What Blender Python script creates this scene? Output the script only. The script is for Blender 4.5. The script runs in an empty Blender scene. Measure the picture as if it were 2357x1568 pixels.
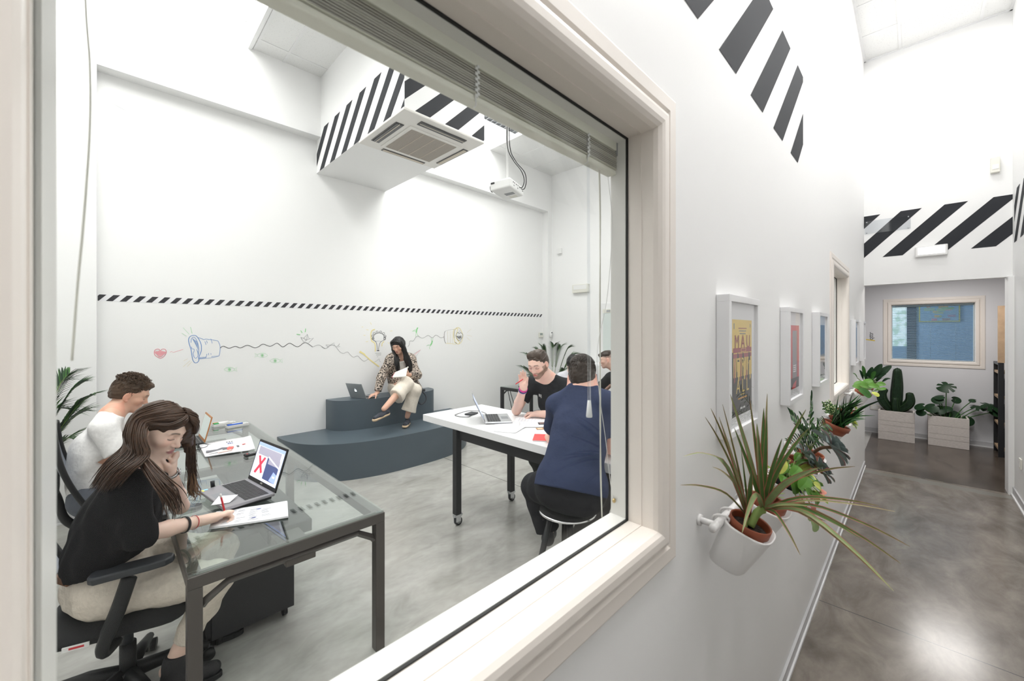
import bpy, bmesh, math, random, colorsys
import numpy as np
from mathutils import Vector, Matrix, noise
sc = bpy.context.scene
COL = sc.collection
R = math.radians
HC = 1.7          # camera height
S2 = math.sqrt(.5)
# ------------------------------------------------------------ camera
cd = bpy.data.cameras.new('camera'); cam = bpy.data.objects.new('camera', cd); COL.objects.link(cam)
cam.location = (0, 0, HC); cam.rotation_euler = (R(90), 0, R(-45))
cd.sensor_width = 36; cd.lens = 36*926/2357; cd.shift_y = -22/2357
cd.clip_start = .02
cd.dof.use_dof = True; cd.dof.focus_distance = 3.2; cd.dof.aperture_fstop = 5.0
sc.camera = cam
# ------------------------------------------------------------ world
w = bpy.data.worlds.new('world'); sc.world = w; w.use_nodes = True
wn = w.node_tree.nodes; wl = w.node_tree.links
bg = wn['Background']; bg.inputs[0].default_value = (.86, .93, 1, 1); bg.inputs[1].default_value = 1.0
# ------------------------------------------------------------ lights (daylight through the roof lights, lamps, added corridor panels)
def area(name, loc, sx, sy, power, col=(1, 1, 1), rot=(0, 0, 0), spread=None):
    l = bpy.data.lights.new(name, 'AREA'); l.shape = 'RECTANGLE'; l.size = sx; l.size_y = sy
    l.energy = power; l.color = col
    if spread: l.spread = R(spread)
    o = bpy.data.objects.new(name, l); COL.objects.link(o); o.location = loc; o.rotation_euler = rot
    return o
area('overhead_light', (-.15, 3.4, 5.55), 2.2, 3.2, 105, (1, .995, .985))
area('overhead_light', (3.8, 3.3, 5.55), 1.7, 3.6, 105, (1, .995, .985))
area('overhead_light', (3.0, -.14, 5.02), 1.2, .5, 44, (1, .99, .98))  # added mid-corridor panel light, out of view, to brighten the corridor
area('overhead_light', (5.8, -.2, 5.02), .58, .58, 18, (1, .99, .98))
area('overhead_light', (.6, -.14, 5.02), 1.2, .5, 38, (1, .99, .98))  # added near-end panel light, out of view, to brighten the corridor
area('passage_lamp', (7.8, -.3, 2.55), .6, .6, 30, (1, .97, .94))
area('office_daylight', (10.6, 1.2, 1.9), 1.4, 1.4, 40, (.7, .85, 1), (R(90), 0, R(150)))
vs = sc.view_settings
vs.view_transform = 'Standard'; vs.look = 'None'; vs.exposure = 0.06; vs.gamma = 1; vs.use_curve_mapping = False
sc.cycles.max_bounces = 10; sc.cycles.diffuse_bounces = 6; sc.cycles.glossy_bounces = 5
sc.cycles.transparent_max_bounces = 16; sc.cycles.transmission_bounces = 8
sc.cycles.sample_clamp_indirect = 6; sc.cycles.caustics_reflective = False; sc.cycles.caustics_refractive = False
sc.cycles.use_denoising = True; sc.cycles.use_adaptive_sampling = True; sc.cycles.adaptive_threshold = .01
# ------------------------------------------------------------ helpers
def at(x, y, d):
    """photo pixel + distance along the view axis -> world point"""
    a = (x-1178.5)/926; b = (762-y)/926
    return Vector((S2*(1+a)*d, S2*(1-a)*d, HC+b*d))
def atz(x, y, z):
    b = (762-y)/926
    return at(x, y, (z-HC)/b)
def lerp(a, b, t): return a+(b-a)*t
# ---- materials
MATS = {}
def pbr(name, col, rough=.5, metal=0, spec=.5, noise_amt=0, noise_scale=20, bump=0, bump_scale=60, stretch=None, coat=0, emit=0, sheen=0, attr=False, alpha=1, trans=0):
    m = bpy.data.materials.new(name); m.use_nodes = True; MATS[name] = m
    N = m.node_tree.nodes; L = m.node_tree.links; b = N['Principled BSDF']
    b.inputs['Base Color'].default_value = (*col, 1); b.inputs['Roughness'].default_value = rough
    b.inputs['Metallic'].default_value = metal; b.inputs['Specular IOR Level'].default_value = spec
    b.inputs['Coat Weight'].default_value = coat; b.inputs['Sheen Weight'].default_value = sheen
    b.inputs['Alpha'].default_value = alpha; b.inputs['Transmission Weight'].default_value = trans
    if emit:
        b.inputs['Emission Color'].default_value = (*col, 1); b.inputs['Emission Strength'].default_value = emit
    tc = N.new('ShaderNodeTexCoord'); src = tc.outputs['Object']
    if stretch:
        mp = N.new('ShaderNodeMapping'); mp.inputs['Scale'].default_value = stretch; L.new(src, mp.inputs[0]); src = mp.outputs[0]
    base = None
    if attr:
        at_ = N.new('ShaderNodeAttribute'); at_.attribute_name = 'Col'; base = at_.outputs['Color']; L.new(base, b.inputs['Base Color'])
    if noise_amt:
        n = N.new('ShaderNodeTexNoise'); n.inputs['Scale'].default_value = noise_scale; n.inputs['Detail'].default_value = 6; L.new(src, n.inputs[0])
        mr = N.new('ShaderNodeMapRange'); mr.inputs[1].default_value = .3; mr.inputs[2].default_value = .7
        mr.inputs[3].default_value = 1-noise_amt; mr.inputs[4].default_value = 1+noise_amt; L.new(n.outputs[0], mr.inputs[0])
        mx = N.new('ShaderNodeMix'); mx.data_type = 'RGBA'; mx.blend_type = 'MULTIPLY'; mx.inputs[0].default_value = 1
        if base: L.new(base, mx.inputs[6])
        else: mx.inputs[6].default_value = (*col, 1)
        L.new(mr.outputs[0], mx.inputs[7]); L.new(mx.outputs[2], b.inputs['Base Color'])
    if bump:
        n2 = N.new('ShaderNodeTexNoise'); n2.inputs['Scale'].default_value = bump_scale; n2.inputs['Detail'].default_value = 4; L.new(src, n2.inputs[0])
        bp = N.new('ShaderNodeBump'); bp.inputs['Strength'].default_value = bump; bp.inputs['Distance'].default_value = .02
        L.new(n2.outputs[0], bp.inputs['Height']); L.new(bp.outputs[0], b.inputs['Normal'])
    return m
def glassmat(name, tint=(1, 1, 1), ior=1.5, refl=1.0, haze=0):
    m = bpy.data.materials.new(name); m.use_nodes = True; N = m.node_tree.nodes; L = m.node_tree.links
    N.clear(); out = N.new('ShaderNodeOutputMaterial'); mix = N.new('ShaderNodeMixShader')
    tr = N.new('ShaderNodeBsdfTransparent'); tr.inputs[0].default_value = (*tint, 1)
    gl = N.new('ShaderNodeBsdfGlossy'); gl.inputs['Roughness'].default_value = haze; gl.inputs['Color'].default_value = (1, 1, 1, 1)
    fr = N.new('ShaderNodeFresnel'); fr.inputs[0].default_value = ior
    mu = N.new('ShaderNodeMath'); mu.operation = 'MULTIPLY'; mu.inputs[1].default_value = refl
    ge = N.new('ShaderNodeNewGeometry'); io = N.new('ShaderNodeMapRange'); io.inputs[3].default_value = ior; io.inputs[4].default_value = 1/ior
    L.new(ge.outputs['Backfacing'], io.inputs[0]); L.new(io.outputs[0], fr.inputs[0])
    L.new(fr.outputs[0], mu.inputs[0]); L.new(mu.outputs[0], mix.inputs[0]); L.new(tr.outputs[0], mix.inputs[1]); L.new(gl.outputs[0], mix.inputs[2])
    L.new(mix.outputs[0], out.inputs[0]); MATS[name] = m
    return m
# ---- object tagging
def tag(o, label=None, cat=None, group=None, kind=None):
    if label: o['label'] = label
    if cat: o['category'] = cat
    if group: o['group'] = group
    if kind: o['kind'] = kind
    return o
def empty(name, loc, label, cat, group=None, rz=0):
    o = bpy.data.objects.new(name, None); COL.objects.link(o); o.location = loc; o.rotation_euler = (0, 0, rz)
    o.empty_display_size = .05
    return tag(o, label, cat, group)
def copy_tree(o, parent=None):
    c = o.copy(); COL.objects.link(c)
    if parent: c.parent = parent
    for ch in list(o.children): copy_tree(ch, c)
    return c
def mwof(o):
    b = Matrix.LocRotScale(o.location, o.rotation_euler, o.scale)
    return mwof(o.parent) @ o.matrix_parent_inverse @ b if o.parent else b
def setpar(o, p):
    """parent while keeping the world position that the mesh coordinates describe"""
    o.parent = p; o.matrix_parent_inverse = mwof(p).inverted()
# ---- mesh builder
class MB:
    def __init__(s, T=None):
        s.v = []; s.f = []; s.m = []; s.sm = []; s.mats = []; s.T = T
    def mi(s, mat):
        if mat is None: return 0
        if mat not in s.mats: s.mats.append(mat)
        return s.mats.index(mat)
    def add(s, vs, fs, mat=None, smooth=False):
        o = len(s.v); k = s.mi(mat)
        for p in vs:
            p = Vector(p)
            s.v.append(tuple(s.T @ p) if s.T else tuple(p))
        for f in fs:
            s.f.append([i+o for i in f]); s.m.append(k); s.sm.append(smooth)
        return s
    def box(s, x0, x1, y0, y1, z0, z1, mat=None, M=None):
        x0, x1 = min(x0, x1), max(x0, x1); y0, y1 = min(y0, y1), max(y0, y1); z0, z1 = min(z0, z1), max(z0, z1)
        vs = [(x0,y0,z0),(x1,y0,z0),(x1,y1,z0),(x0,y1,z0),(x0,y0,z1),(x1,y0,z1),(x1,y1,z1),(x0,y1,z1)]
        if M: vs = [M @ Vector(p) for p in vs]
        return s.add(vs, [(0,3,2,1),(4,5,6,7),(0,1,5,4),(1,2,6,5),(2,3,7,6),(3,0,4,7)], mat)
    def quad(s, pts, mat=None): return s.add(pts, [tuple(range(len(pts)))], mat)
    def prism(s, poly, z0, z1, mat=None, M=None, smooth=False):
        n = len(poly)
        vs = [(p[0], p[1], z0) for p in poly]+[(p[0], p[1], z1) for p in poly]
        if M: vs = [M @ Vector(p) for p in vs]
        if not smooth: return s.add(vs, [tuple(range(n-1, -1, -1)), tuple(range(n, 2*n))]+[(i, (i+1) % n, n+(i+1) % n, n+i) for i in range(n)], mat)
        s.add(vs, [tuple(range(n-1, -1, -1)), tuple(range(n, 2*n))], mat)
        return s.add(vs, [(i, (i+1) % n, n+(i+1) % n, n+i) for i in range(n)], mat, smooth)
    def tube(s, pts, r, n=8, mat=None, cap=True, smooth=True, flat=None):
        """tube along pts; r number or list; flat=(vector,factor) squashes along a vector"""
        pts = [Vector(p) for p in pts]; m = len(pts)
        rs = r if isinstance(r, (list, tuple)) else [r]*m
        vs = []; prev = None
        for i, p in enumerate(pts):
            t = (pts[min(i+1, m-1)]-pts[max(i-1, 0)])
            t = t.normalized() if t.length > 1e-9 else Vector((0, 0, 1))
            if prev is None:
                a = Vector((0, 0, 1)) if abs(t.z) < .9 else Vector((1, 0, 0))
                u = t.cross(a).normalized()
            else:
                u = (prev-t*prev.dot(t)); u = u.normalized() if u.length > 1e-6 else t.orthogonal().normalized()
            prev = u; w_ = t.cross(u)
            for k in range(n):
                an = 2*math.pi*k/n
                d = (u*math.cos(an)+w_*math.sin(an))*rs[i]
                if flat: d = d-flat[0]*(d.dot(flat[0])*(1-flat[1]))
                vs.append(p+d)
        fs = [(i*n+k, i*n+(k+1) % n, (i+1)*n+(k+1) % n, (i+1)*n+k) for i in range(m-1) for k in range(n)]
        if cap: fs += [tuple(range(n-1, -1, -1)), tuple((m-1)*n+k for k in range(n))]
        return s.add(vs, fs, mat, smooth)
    def cyl(s, a, b, r, r2=None, n=20, mat=None, smooth=True): return s.tube([a, b], [r, r if r2 is None else r2], n, mat, True, smooth)
    def lathe(s, prof, c=(0, 0, 0), n=28, mat=None, M=None, smooth=True):
        vs = []
        for (r_, z_) in prof:
            for k in range(n):
                an = 2*math.pi*k/n; p = Vector((c[0]+r_*math.cos(an), c[1]+r_*math.sin(an), c[2]+z_))
                vs.append(M @ p if M else p)
        m = len(prof)
        fs = [(i*n+k, i*n+(k+1) % n, (i+1)*n+(k+1) % n, (i+1)*n+k) for i in range(m-1) for k in range(n)]
        return s.add(vs, fs, mat, smooth)
    def ball(s, c, r, n=12, mat=None, sc_=(1, 1, 1)):
        prof = [(math.sin(math.pi*i/n)*r, -math.cos(math.pi*i/n)*r) for i in range(n+1)]
        vs = []; k2 = n*2
        for (r_, z_) in prof:
            for k in range(k2):
                an = 2*math.pi*k/k2; vs.append((c[0]+r_*math.cos(an)*sc_[0], c[1]+r_*math.sin(an)*sc_[1], c[2]+z_*sc_[2]))
        fs = [(i*k2+k, i*k2+(k+1) % k2, (i+1)*k2+(k+1) % k2, (i+1)*k2+k) for i in range(n) for k in range(k2)]
        return s.add(vs, fs, mat, True)
    def build(s, name, mat=None, parent=None, bevel=0, seg=2, label=None, solid=0, subsurf=0):
        me = bpy.data.meshes.new(name)
        me.from_pydata(s.v, [], s.f)
        mats = s.mats if s.mats else [mat]
        if s.mats and mat and mat not in s.mats: pass
        for m_ in mats:
            if m_: me.materials.append(m_)
        me.polygons.foreach_set('material_index', s.m); me.polygons.foreach_set('use_smooth', s.sm)
        me.update()
        o = bpy.data.objects.new(name, me); COL.objects.link(o)
        if parent: setpar(o, parent)
        if bevel:
            b = o.modifiers.new('bevel', 'BEVEL'); b.width = bevel; b.segments = seg; b.limit_method = 'ANGLE'; b.angle_limit = R(40); b.harden_normals = False
        if solid:
            b = o.modifiers.new('solid', 'SOLIDIFY'); b.thickness = solid; b.offset = 0
        if subsurf:
            b = o.modifiers.new('sub', 'SUBSURF'); b.levels = subsurf; b.render_levels = subsurf
        if label: o['label'] = label
        return o
def catmull(pts, n=6):
    pts = [Vector(p) for p in pts]; out = []
    for i in range(len(pts)-1):
        p0 = pts[max(i-1, 0)]; p1 = pts[i]; p2 = pts[i+1]; p3 = pts[min(i+2, len(pts)-1)]
        for k in range(n):
            t = k/n
            out.append(.5*((2*p1)+(p2-p0)*t+(2*p0-5*p1+4*p2-p3)*t*t+(3*p1-p0-3*p2+p3)*t**3))
    out.append(pts[-1]); return out
# ---- distance-field modelling: smooth unions of tapered limbs meshed with surface nets
class SDF:
    def __init__(s): s.p = []
    def cap(s, a, b, r0, r1=None, k=.02, flat=None): s.p.append(('cap', np.array(a, float), np.array(b, float), r0, r0 if r1 is None else r1, k, flat)); return s
    def chain(s, pts, rs, k=.02, flat=None):
        for i in range(len(pts)-1): s.cap(pts[i], pts[i+1], rs[i], rs[i+1], k, flat)
        return s
    def ell(s, c, rad, k=.02, M=None, sub=False): s.p.append(('sub' if sub else 'ell', np.array(c, float), np.array(rad, float), None if M is None else np.array(M, float), k)); return s
    def cut(s, pt, n, rad): s.p.append(('cut', np.array(pt, float), np.array(Vector(n).normalized(), float), rad)); return s
    def fold(s, amp, scale, dirv=None, seed=0): s.p.append(('fold', amp, scale, dirv, seed)); return s
    def bounds(s):
        lo = np.array([9e9]*3); hi = -lo
        for p in s.p:
            if p[0] == 'cap':
                r = max(p[3], p[4]); lo = np.minimum(lo, np.minimum(p[1], p[2])-r); hi = np.maximum(hi, np.maximum(p[1], p[2])+r)
            elif p[0] == 'ell': r = p[2].max(); lo = np.minimum(lo, p[1]-r); hi = np.maximum(hi, p[1]+r)
        return lo, hi
    def grid(s, lo, hi, h):
        n = np.ceil((hi-lo)/h).astype(int)+1
        D = np.full(n, .06, np.float32)
        ax = [lo[i]+h*np.arange(n[i]) for i in range(3)]
        for p in s.p:
            mg = .06
            if p[0] == 'cap': r = max(p[3], p[4])+mg; a = np.minimum(p[1], p[2])-r; b = np.maximum(p[1], p[2])+r
            elif p[0] in ('ell', 'sub'): r = p[2].max()+mg; a = p[1]-r; b = p[1]+r
            elif p[0] == 'cut': r = p[3]; a = p[1]-r; b = p[1]+r
            else: a, b = lo, hi
            i0 = np.clip(np.floor((a-lo)/h).astype(int), 0, n); i1 = np.clip(np.ceil((b-lo)/h).astype(int)+1, 0, n)
            if (i1 <= i0).any(): continue
            sl = tuple(slice(i0[j], i1[j]) for j in range(3))
            X = ax[0][sl[0]][:, None, None]; Y = ax[1][sl[1]][None, :, None]; Z = ax[2][sl[2]][None, None, :]
            cur = D[sl]
            if p[0] == 'cap':
                A, B = p[1], p[2]; ab = B-A; L2 = max((ab*ab).sum(), 1e-9)
                px, py, pz = X-A[0], Y-A[1], Z-A[2]
                t = np.clip((px*ab[0]+py*ab[1]+pz*ab[2])/L2, 0, 1)
                qx, qy, qz = px-t*ab[0], py-t*ab[1], pz-t*ab[2]
                if p[6] is not None:
                    ax_, f = p[6]; ax_ = np.array(ax_, float); c = (qx*ax_[0]+qy*ax_[1]+qz*ax_[2])*(1/f-1)
                    qx, qy, qz = qx+c*ax_[0], qy+c*ax_[1], qz+c*ax_[2]
                d = np.sqrt(qx*qx+qy*qy+qz*qz)-(p[3]+(p[4]-p[3])*t)
                if p[6] is not None: d = d*min(1, p[6][1]*1.15)
                k = p[5]; hh = np.maximum(k-np.abs(cur-d), 0)/k; D[sl] = np.minimum(cur, d)-hh*hh*k*.25
            elif p[0] in ('ell', 'sub'):
                q = [X-p[1][0], Y-p[1][1], Z-p[1][2]]
                if p[3] is not None: M = p[3]; q = [M[i, 0]*q[0]+M[i, 1]*q[1]+M[i, 2]*q[2] for i in range(3)]
                rr = p[2]
                k0 = np.sqrt((q[0]/rr[0])**2+(q[1]/rr[1])**2+(q[2]/rr[2])**2)
                k1 = np.sqrt((q[0]/rr[0]**2)**2+(q[1]/rr[1]**2)**2+(q[2]/rr[2]**2)**2)+1e-9
                d = k0*(k0-1)/k1; k = p[4]
                if p[0] == 'ell': hh = np.maximum(k-np.abs(cur-d), 0)/k; D[sl] = np.minimum(cur, d)-hh*hh*k*.25
                else: d = -d; hh = np.maximum(k-np.abs(cur-d), 0)/k; D[sl] = np.maximum(cur, d)+hh*hh*k*.25
            elif p[0] == 'cut':
                q = [X-p[1][0], Y-p[1][1], Z-p[1][2]]
                dn = q[0]*p[2][0]+q[1]*p[2][1]+q[2]*p[2][2]; dist = np.sqrt(q[0]**2+q[1]**2+q[2]**2)
                sub = np.maximum(-dn, dist-p[3]); D[sl] = np.maximum(cur, -sub)
            elif p[0] == 'fold':
                amp, scl, dv, seed = p[1:]
                rng = np.random.RandomState(seed); acc = 0
                for _ in range(5):
                    w_ = rng.normal(size=3)
                    if dv is not None:
                        dvv = np.array(dv, float); w_ = w_-dvv*(w_@dvv)*.8
                    w_ = w_/np.linalg.norm(w_)*scl*rng.uniform(.6, 1.5); ph = rng.uniform(0, 6.28)
                    w2 = rng.normal(size=3)*scl*.35
                    acc = acc+np.sin(X*w_[0]+Y*w_[1]+Z*w_[2]+ph+1.3*np.sin(X*w2[0]+Y*w2[1]+Z*w2[2]))
                D[sl] = cur+amp*acc/2.2
        return D
    def mesh(s, h, box=None, pad=None):
        lo, hi = s.bounds() if box is None else (np.array(box[0], float), np.array(box[1], float))
        if box is None: lo = lo-.02; hi = hi+.02
        D = s.grid(lo, hi, h)
        return surfnet(D, lo, h)
def surfnet(D, lo, h):
    S = D < 0; n = D.shape
    c = S[:-1, :-1, :-1].astype(np.int8)
    tot = np.zeros_like(c)
    for dx in (0, 1):
        for dy in (0, 1):
            for dz in (0, 1): tot += S[dx:n[0]-1+dx, dy:n[1]-1+dy, dz:n[2]-1+dz]
    idx = np.argwhere((tot > 0) & (tot < 8))
    if len(idx) == 0: return np.zeros((0, 3)), np.zeros((0, 4), int)
    acc = np.zeros((len(idx), 3)); cnt = np.zeros(len(idx))
    cor = [(x, y, z) for x in (0, 1) for y in (0, 1) for z in (0, 1)]
    val = {c_: D[idx[:, 0]+c_[0], idx[:, 1]+c_[1], idx[:, 2]+c_[2]] for c_ in cor}
    for a in cor:
        for ax in range(3):
            if a[ax] == 0:
                b = list(a); b[ax] = 1; b = tuple(b)
                va, vb = val[a], val[b]; m = (va < 0) != (vb < 0)
                t = np.where(m, va/(va-vb+1e-12), 0)
                pt = np.array(a, float)[None, :].repeat(len(idx), 0); pt[:, ax] += t
                acc[m] += pt[m]; cnt[m] += 1
    V = lo+h*(idx+acc/np.maximum(cnt, 1)[:, None])
    lut = np.full(tot.shape, -1, np.int64); lut[idx[:, 0], idx[:, 1], idx[:, 2]] = np.arange(len(idx))
    F = []
    for ax in range(3):
        u, v = (ax+1) % 3, (ax+2) % 3
        sa = [slice(None)]*3; sb = [slice(None)]*3; sa[ax] = slice(0, -1); sb[ax] = slice(1, None)
        A = S[tuple(sa)]; B = S[tuple(sb)]; e = np.argwhere(A != B)
        ok = (e[:, u] > 0) & (e[:, v] > 0) & (e[:, u] < n[u]-1) & (e[:, v] < n[v]-1); e = e[ok]
        if len(e) == 0: continue
        du = np.zeros(3, int); du[u] = 1; dv = np.zeros(3, int); dv[v] = 1
        q = [e-du-dv, e-dv, e, e-du]
        ids = np.stack([lut[k[:, 0], k[:, 1], k[:, 2]] for k in q], 1)
        ins = A[e[:, 0], e[:, 1], e[:, 2]]
        ids[~ins] = ids[~ins][:, ::-1]
        F.append(ids)
    return V, np.concatenate(F)
def np_obj(name, parts, mat, parent=None, colf=None, label=None, smooth_iter=0):
    """parts: list of (V,F) arrays joined into one mesh object"""
    Vs = []; Fs = []; o_ = 0
    for V, F in parts:
        Vs.append(V); Fs.append(F+o_); o_ += len(V)
    V = np.concatenate(Vs); F = np.concatenate(Fs)
    me = bpy.data.meshes.new(name)
    me.vertices.add(len(V)); me.vertices.foreach_set('co', V.astype(np.float32).ravel())
    me.loops.add(F.size); me.loops.foreach_set('vertex_index', F.astype(np.int32).ravel())
    me.polygons.add(len(F)); me.polygons.foreach_set('loop_start', np.arange(0, F.size, 4, dtype=np.int32)); me.polygons.foreach_set('loop_total', np.full(len(F), 4, np.int32))
    me.polygons.foreach_set('use_smooth', np.ones(len(F), bool))
    me.update(calc_edges=True); me.validate()
    if colf is not None and len(me.vertices) == len(V):
        ca = me.color_attributes.new('Col', 'FLOAT_COLOR', 'POINT')
        ca.data.foreach_set('color', np.concatenate([colf(V), np.ones((len(V), 1))], 1).astype(np.float32).ravel())
    me.materials.append(mat)
    o = bpy.data.objects.new(name, me); COL.objects.link(o)
    if parent: setpar(o, parent)
    if label: o['label'] = label
    return o
# ------------------------------------------------------------ materials of the place
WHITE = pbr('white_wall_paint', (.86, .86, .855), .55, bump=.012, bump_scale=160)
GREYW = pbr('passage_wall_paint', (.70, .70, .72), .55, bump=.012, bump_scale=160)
BLACK = pbr('black_stripe_paint', (.026, .028, .033), .75, spec=.3)
TAPEK = pbr('black_tape', (.02, .02, .025), .4)
CREAM = pbr('cream_window_lacquer', (.80, .745, .69), .32)
CREAMW = pbr('white_sill_lacquer', (.80, .785, .76), .28)
TRIMW = pbr('white_trim', (.80, .80, .80), .35)
TRIMG = pbr('grey_vinyl_skirting', (.55, .55, .56), .4)
GASK = pbr('black_gasket', (.01, .01, .01), .6)
PWHITE = pbr('white_plastic', (.80, .80, .79), .35)
PIVORY = pbr('ivory_plastic', (.74, .73, .66), .35)
PGREY = pbr('grey_plastic', (.35, .36, .37), .4)
PBLACK = pbr('black_plastic', (.012, .013, .014), .45, spec=.35)
PDARK = pbr('dark_grey_plastic', (.030, .033, .038), .45, spec=.4)
METALD = pbr('brown_grey_painted_steel', (.085, .075, .068), .38, metal=.35)
METALK = pbr('black_painted_steel', (.018, .019, .021), .42, spec=.4)
CHROME = pbr('chrome', (.75, .75, .76), .15, metal=1)
ALU = pbr('aluminium', (.62, .63, .65), .3, metal=.9)
ALUD = pbr('grey_aluminium', (.30, .31, .33), .38, metal=.6)
PAPER = pbr('white_paper', (.86, .86, .88), .7)
INKB = pbr('blue_ink', (.03, .07, .35), .7)
INKG = pbr('grey_ink', (.35, .36, .42), .7)
RED = pbr('red_plastic', (.55, .02, .03), .3)
BLUEP = pbr('blue_plastic', (.02, .12, .6), .35)
GREENP = pbr('green_plastic', (.05, .4, .12), .35)
PANE = glassmat('window_glass', (.975, .985, .98), 1.5, .20)
DESKG = glassmat('desk_glass', (.92, .965, .95), 1.5, 1.2)
POSTG = glassmat('picture_glass', (1, 1, 1), 1.5, .9)
CLEAR = glassmat('clear_plastic', (.93, .94, .95), 1.45, 1.0)
EMITW = pbr('daylight_panel', (1, .99, .98), .5, emit=2.2)
LAMPW = pbr('lamp_diffuser', (1, 1, 1), .5, emit=1.1)
CEILT = pbr('mineral_ceiling_tile', (.80, .80, .79), .8, noise_amt=.05, noise_scale=9)
_n = CEILT.node_tree; _v = _n.nodes.new('ShaderNodeTexVoronoi'); _v.inputs['Scale'].default_value = 55
_t = _n.nodes.new('ShaderNodeTexCoord'); _n.links.new(_t.outputs['Object'], _v.inputs[0])
_m = _n.nodes.new('ShaderNodeMapRange'); _m.inputs[1].default_value = .10; _m.inputs[2].default_value = .2; _m.inputs[3].default_value = .72; _m.inputs[4].default_value = 1
_n.links.new(_v.outputs['Distance'], _m.inputs[0])
_x = _n.nodes.new('ShaderNodeMix'); _x.data_type = 'RGBA'; _x.blend_type = 'MULTIPLY'; _x.inputs[0].default_value = 1; _x.inputs[6].default_value = (.80, .80, .79, 1)
_n.links.new(_m.outputs[0], _x.inputs[7]); _n.links.new(_x.outputs[2], _n.nodes['Principled BSDF'].inputs['Base Color'])
def concrete():
    m = bpy.data.materials.new('polished_concrete'); m.use_nodes = True; N = m.node_tree.nodes; L = m.node_tree.links; b = N['Principled BSDF']
    tc = N.new('ShaderNodeTexCoord'); sp = N.new('ShaderNodeSeparateXYZ'); L.new(tc.outputs['Object'], sp.inputs[0])
    def noise_(scale, det, mapping, dist=0):
        mp = N.new('ShaderNodeMapping'); mp.inputs['Scale'].default_value = mapping; mp.inputs['Rotation'].default_value = (0, 0, R(-38)); L.new(tc.outputs['Object'], mp.inputs[0])
        n = N.new('ShaderNodeTexNoise'); n.inputs['Scale'].default_value = scale; n.inputs['Detail'].default_value = det; n.inputs['Distortion'].default_value = dist; n.inputs['Roughness'].default_value = .62
        L.new(mp.outputs[0], n.inputs[0]); return n.outputs[0]
    def ramp(src, cols):
        r = N.new('ShaderNodeValToRGB'); e = r.color_ramp.elements
        e[0].position, e[0].color = cols[0][0], (*cols[0][1], 1); e[1].position, e[1].color = cols[-1][0], (*cols[-1][1], 1)
        for p, c in cols[1:-1]: q = e.new(p); q.color = (*c, 1)
        L.new(src, r.inputs[0]); return r.outputs[0]
    def mix(t, fac, a, c):
        x = N.new('ShaderNodeMix'); x.data_type = 'RGBA'; x.blend_type = t
        if isinstance(fac, float): x.inputs[0].default_value = fac
        else: L.new(fac, x.inputs[0])
        for i, q in ((6, a), (7, c)):
            if isinstance(q, tuple): x.inputs[i].default_value = (*q, 1)
            else: L.new(q, x.inputs[i])
        return x.outputs[2]
    def math_(op, a, c=0.):
        x = N.new('ShaderNodeMath'); x.operation = op
        for i, q in ((0, a), (1, c)):
            if isinstance(q, (int, float)): x.inputs[i].default_value = q
            else: L.new(q, x.inputs[i])
        return x.outputs[0]
    n1 = noise_(2.4, 10, (1, 2.0, 1), .5); n2 = noise_(14, 4, (1, 1.6, 1), 0); n3 = noise_(.9, 4, (1, 1, 1))
    c = ramp(n1, [(.30, (.44, .435, .42)), (.46, (.56, .555, .54)), (.58, (.63, .625, .61)), (.72, (.70, .70, .69))])
    c = mix('MULTIPLY', .5, c, ramp(n2, [(.3, (.80, .79, .77)), (.7, (1, 1, 1))]))
    c = mix('MULTIPLY', .6, c, ramp(n3, [(.35, (.80, .79, .76)), (.65, (1, 1, 1))]))
    c = mix('MULTIPLY', 1.0, c, (.76, .755, .735))
    # corridor: browner, its dimmer exposure painted into the colour; passage slab: darker still
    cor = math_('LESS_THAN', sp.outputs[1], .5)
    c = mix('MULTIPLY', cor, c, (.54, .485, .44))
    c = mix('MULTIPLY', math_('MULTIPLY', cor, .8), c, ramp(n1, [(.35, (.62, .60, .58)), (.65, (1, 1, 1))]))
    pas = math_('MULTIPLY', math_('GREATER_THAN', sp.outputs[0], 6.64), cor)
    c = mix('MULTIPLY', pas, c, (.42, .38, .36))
    # threshold repair band
    band = math_('LESS_THAN', math_('ABSOLUTE', math_('SUBTRACT', math_('ADD', sp.outputs[0], math_('MULTIPLY', n1, .22)), 6.61)), .07)
    c = mix('MIX', math_('MULTIPLY', band, cor), c, (.20, .19, .165))
    for xj, wj in ((3.168, .0035), (-.9, .0035)):
        j = math_('LESS_THAN', math_('ABSOLUTE', math_('SUBTRACT', sp.outputs[0], xj)), wj)
        c = mix('MIX', j, c, (.06, .06, .06))
    j = math_('MULTIPLY', math_('LESS_THAN', math_('ABSOLUTE', math_('SUBTRACT', sp.outputs[1], 2.52)), .003), math_('GREATER_THAN', sp.outputs[0], 3.2))
    c = mix('MIX', j, c, (.1, .1, .1))
    L.new(c, b.inputs['Base Color'])
    rr = N.new('ShaderNodeMapRange'); rr.inputs[1].default_value = .3; rr.inputs[2].default_value = .7; rr.inputs[3].default_value = .16; rr.inputs[4].default_value = .30; L.new(n2, rr.inputs[0]); b.inputs['Roughness'].default_value = .21
    b.inputs['Specular IOR Level'].default_value = .5
    return m
CONC = concrete()
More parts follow.
